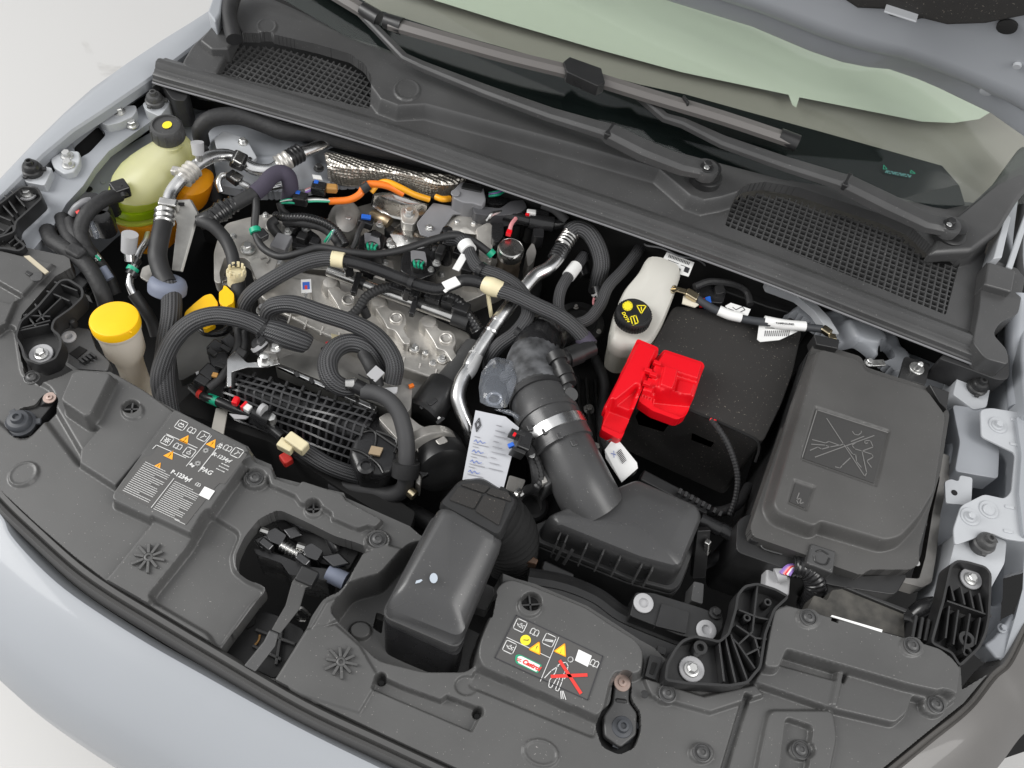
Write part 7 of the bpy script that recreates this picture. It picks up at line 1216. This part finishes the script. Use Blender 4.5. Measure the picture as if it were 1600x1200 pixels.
cardv = [P(743, 641, .034), P(790, 651, .034), P(811, 668, .028), P(786, 766, .006), P(722, 753, .006)]; v, f = poly_solid(cardv, [q - V3((0, 0, .0012)) for q in cardv]); mk('card', v, f, mat('tag_paper', (.46, .47, .50), .5), sg, smooth=False)
cf = Frame(P(743, 641, .034), P(808, 656, .034), P(722, 753, .006), .0012)
ink('diamond_mark', [[(.12, .10), (.19, .19), (.12, .29), (.05, .19), (.12, .10)], [(.12, .14), (.16, .19), (.12, .25), (.08, .19), (.12, .14)]], 0, .0012, PRINTD, sg, fr=cf)
L = [];  LB = []
for k, v in enumerate((.36, .50, .64, .78)):
    L.append([(.10, v), (.22, v)]); LB.append([(.10, v + .07), (.14, v + .04), (.19, v + .08), (.24, v + .04), (.30, v + .07), (.36, v + .05)]); L.append([(.10, v + .10), (.45, v + .10)])
for k in range(9): L.append([(.55, .14 + k * .075), (.55 + .12 + .1 * (k % 3), .14 + k * .075)])
ink('printed_line', L, 0, .0011, mat('grey_print', (.25, .25, .27), .6), sg, fr=cf)['kind'] = 'stuff'; ink('pen_writing', LB, 0, .0009, PBLUE, sg, fr=cf)['kind'] = 'stuff'
# white part tag below the red cover
pg = thing('part_tag', 'white folded part tag with barcode below the red terminal cover', 'tag', (965, 715, -.02)); v_ = [P(*z9(*p), h) for p, h in (((1180, 640), .0), ((1215, 665), .0), ((1305, 775), -.012), ((1310, 805), -.014), ((1222, 882), -.03), ((1135, 750), -.02), ((1130, 705), -.012))]; v, f = poly_solid(v_, [q - V3((0, 0, .001)) for q in v_]); mk('card', v, f, WHITE, pg, smooth=False)
pf = Frame(P(*z9(1130, 705), -.012), P(*z9(1200, 640), .002), P(*z9(1222, 882), -.03), .0016)
ink('barcode', [[(.30 + .30 * (k % 2) * 0 + .25, .30 + k * .04), (.85, .30 + k * .04)] for k in range(9)], 0, .0011, PRINTD, pg, fr=pf)['kind'] = 'stuff'; ink('pen_cross', [[(.25, .2), (.45, .32)], [(.45, .2), (.28, .34)]], 0, .001, PBLUE, pg, fr=pf); tube('tag_loop', [z9(1180, 640, .0), z9(1150, 655, .006), z9(1128, 660, .0)], .0012, DGREY, pg, n=6)
# small picture sticker on a stalk
ps = thing('picture_flag', 'small white flag with blue and red print standing on the cylinder head', 'flag', (478, 460, -.06)); ff = Frame((470, 437, -.02), (486, 436, -.02), (471, 458, -.03), .0)
v_ = [ff(0, 0), ff(1, 0), ff(1, 1), ff(0, 1)]; v, f = poly_solid(v_, [q - ff.n * .001 for q in v_]); mk('card', v, f, WHITE, ps, smooth=False); fill('blue_print', [[(.15, .2), (.85, .2), (.85, .75), (.15, .75)]], 0, BLUEP, ps, fr=type('G', (), {'n': ff.n, '__call__': lambda s_, u, v: ff(u, v) + ff.n * .0005})()); fill('red_print', [[(.35, .45), (.6, .45), (.6, .75), (.35, .75)]], 0, PRED, ps, fr=type('G', (), {'n': ff.n, '__call__': lambda s_, u, v: ff(u, v) + ff.n * .0009})()); bar('stalk', ff(.5, 1), P(476, 468, -.07), .004, .002, PALE, ps, bev=0)

# ---- dim parts deep in the gaps
dm = thing('vacuum_pump', 'black round pump deep in the gap right of the intake pipe', 'pump', (905, 520, -.15)); lathe('body', (905, 506, -.11), [(.045, -.06), (.045, 0), (.042, .008), (.03, .010), (.028, .004), (.012, .004), (.012, .016), (.004, .018)], BLACK, dm, n=32)
for k in range(6): a = k * 1.047; fast('hex', P(905, 506, -.102) + V3((.036 * math.cos(a), .036 * math.sin(a), 0)), 0, 0, .005, dm, CASTD)
gx = thing('gearbox', 'dark gearbox casting with ribs low in the gap beside the battery', 'gearbox', (900, 680, -.3)); prism('case', rp([(850, 560), (930, 560), (950, 620), (940, 720), (880, 740), (840, 700)], 10), -.2, -.4, BLACK, gx, bev=.012, seg=3)
for k in range(6): bar('case_rib', (860 + k * 14, 580 + k * 3, -.197), (872 + k * 13, 700 + k * 4, -.197), .006, .014, BLACK, gx, bev=.002)
for x, y in ((870, 600), (920, 640), (930, 700), (890, 720)): fast('hex', x, y, -.196, .010, gx, CASTD)
for pts, r, lb in (([(930, 560, -.12), (945, 600, -.11), (940, 650, -.12), (950, 700, -.14), (990, 740, -.16)], .009, 'dim black hose deep beside the battery'), ([(660, 700, -.16), (720, 720, -.15), (740, 780, -.15), (700, 830, -.16)], .013, 'dim black hose deep under the service tag'), ([(560, 790, -.2), (640, 800, -.18), (720, 850, -.18)], .015, 'dim black radiator hose behind the latch'), ([(1080, 780, -.12), (1110, 800, -.09), (1150, 790, -.09), (1170, 760, -.11)], .008, 'dim black hose between air filter and fuse box'), ([(1100, 880, -.12), (1130, 870, -.1), (1160, 880, -.1), (1190, 940, -.12)], .010, 'dim black loom right of the air filter tray')): tube('dim_hose', pts, r, TAPE, label=lb, cat='hose', n=12)
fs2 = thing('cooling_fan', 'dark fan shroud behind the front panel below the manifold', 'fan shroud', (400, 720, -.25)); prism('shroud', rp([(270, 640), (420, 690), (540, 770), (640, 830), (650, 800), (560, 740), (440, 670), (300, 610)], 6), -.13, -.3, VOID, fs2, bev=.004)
bk = thing('bracket_arm', 'dull metal bracket arm beside the air flow sensor plug', 'bracket', (800, 770, -.1)); prism('arm', rp([(796, 742), (822, 750), (812, 772), (790, 764)], 3), -.07, -.08, CASTD, bk, bev=.002); tube('loop', [(812, 764, -.05), (806, 772, -.05), (812, 776, -.055), (826, 762, -.05)], .004, STEEL, bk, n=8); lathe('ring_boss', (830, 790, -.08), [(.026, -.02), (.026, 0), (.022, .004), (.016, .004), (.015, -.01)], BLACK, bk, n=24)
bw = thing('battery_tray_strip', 'black ribbed battery tray strip between battery and air filter', 'tray', (1060, 780, -.1)); bar('strip', (1000, 745, -.075), (1105, 800, -.085), .02, .02, BLACK, bw, bev=.003)
for k in range(8): bar('strip_tooth', (1060 + k * 9, 772 + k * 5, -.062), (1064 + k * 9, 764 + k * 5, -.06), .005, .010, SATIN, bw, bev=.001)

hn = thing('engine_harness', 'black harness with twin conduits and small plugs over the rear of the engine', 'harness', (520, 350, -.05))
tube('twin_conduit', [z5(455, 650, -.03), z5(520, 660, -.02), z5(620, 662, -.018), z5(720, 690, -.022), z5(790, 740, -.03), z5(835, 810, -.035)], .0078, SATIN, hn, n=12, ridge=(.005, .0008)); tube('twin_conduit', [z5(500, 680, -.03), z5(600, 690, -.026), z5(700, 712, -.03), z5(765, 760, -.036), z5(812, 830, -.04)], .0075, TAPE, hn, n=12)
tube('side_conduit', [z5(475, 580, -.02), z5(490, 620, -.03), z5(530, 655, -.04)], .006, TAPE, hn, n=10); tube('side_conduit', [z5(460, 670, -.03), z5(430, 700, -.035), z5(470, 760, -.05)], .008, TAPE, hn, n=10)
for k, m in enumerate((GREENP, WHITE, GREENP, BLUEGREY)): tube('loose_wire', [z5(722 + k * 6, 792 - k, -.03), z5(740 + k * 6, 765 - k * 4, -.018), z5(762 + k * 4, 735 - k * 3, -.014)], .0022, m, hn, n=6)
for x, y, h, w_, l in ((545, 710, -.045, .020, 55), (600, 770, -.05, .018, 50), (670, 800, -.05, .018, 50), (860, 890, -.02, .02, 40), (1000, 760, -.05, .014, 50), (1350, 850, -.03, .022, 40), (1390, 800, -.03, .02, 45), (1500, 940, -.03, .022, 60), (1450, 850, -.04, .02, 50), (1560, 840, -.04, .016, 50), (1080, 980, -.04, .016, 50), (1180, 1060, -.03, .016, 40)): bar('small_plug', z5(x - l / 2, y - l * .12, h), z5(x + l / 2, y + l * .2, h), w_, w_ * .9, SATIN if x % 3 else BLACK, hn, bev=.0025)
for x, y, h in ((620, 720, -.045), (520, 740, -.045), (1090, 820, -.052), (1020, 700, -.05), (1330, 910, -.045), (1460, 790, -.03), (1290, 720, -.03)): fast('hex', *z5(x, y), h, .0075, hn, ZINC)
for x, y, r in ((1380, 830, .012), (1380, 900, .011), (1320, 930, .009)): lathe('plug_boot', (*z5(x, y), -.08), [(r, 0), (r, .03), (r * .8, .036), (r * .75, .05), (r * .3, .052)], SATIN, hn, n=16)
prism('grey_floor_plate', rp([(272, 530), (318, 508), (356, 528), (352, 556), (322, 574), (280, 596)], 6), -.12, -.14, mat('dull_grey_plate', (.10, .10, .097), .5, var=(20, .2)), hn, bev=.002)
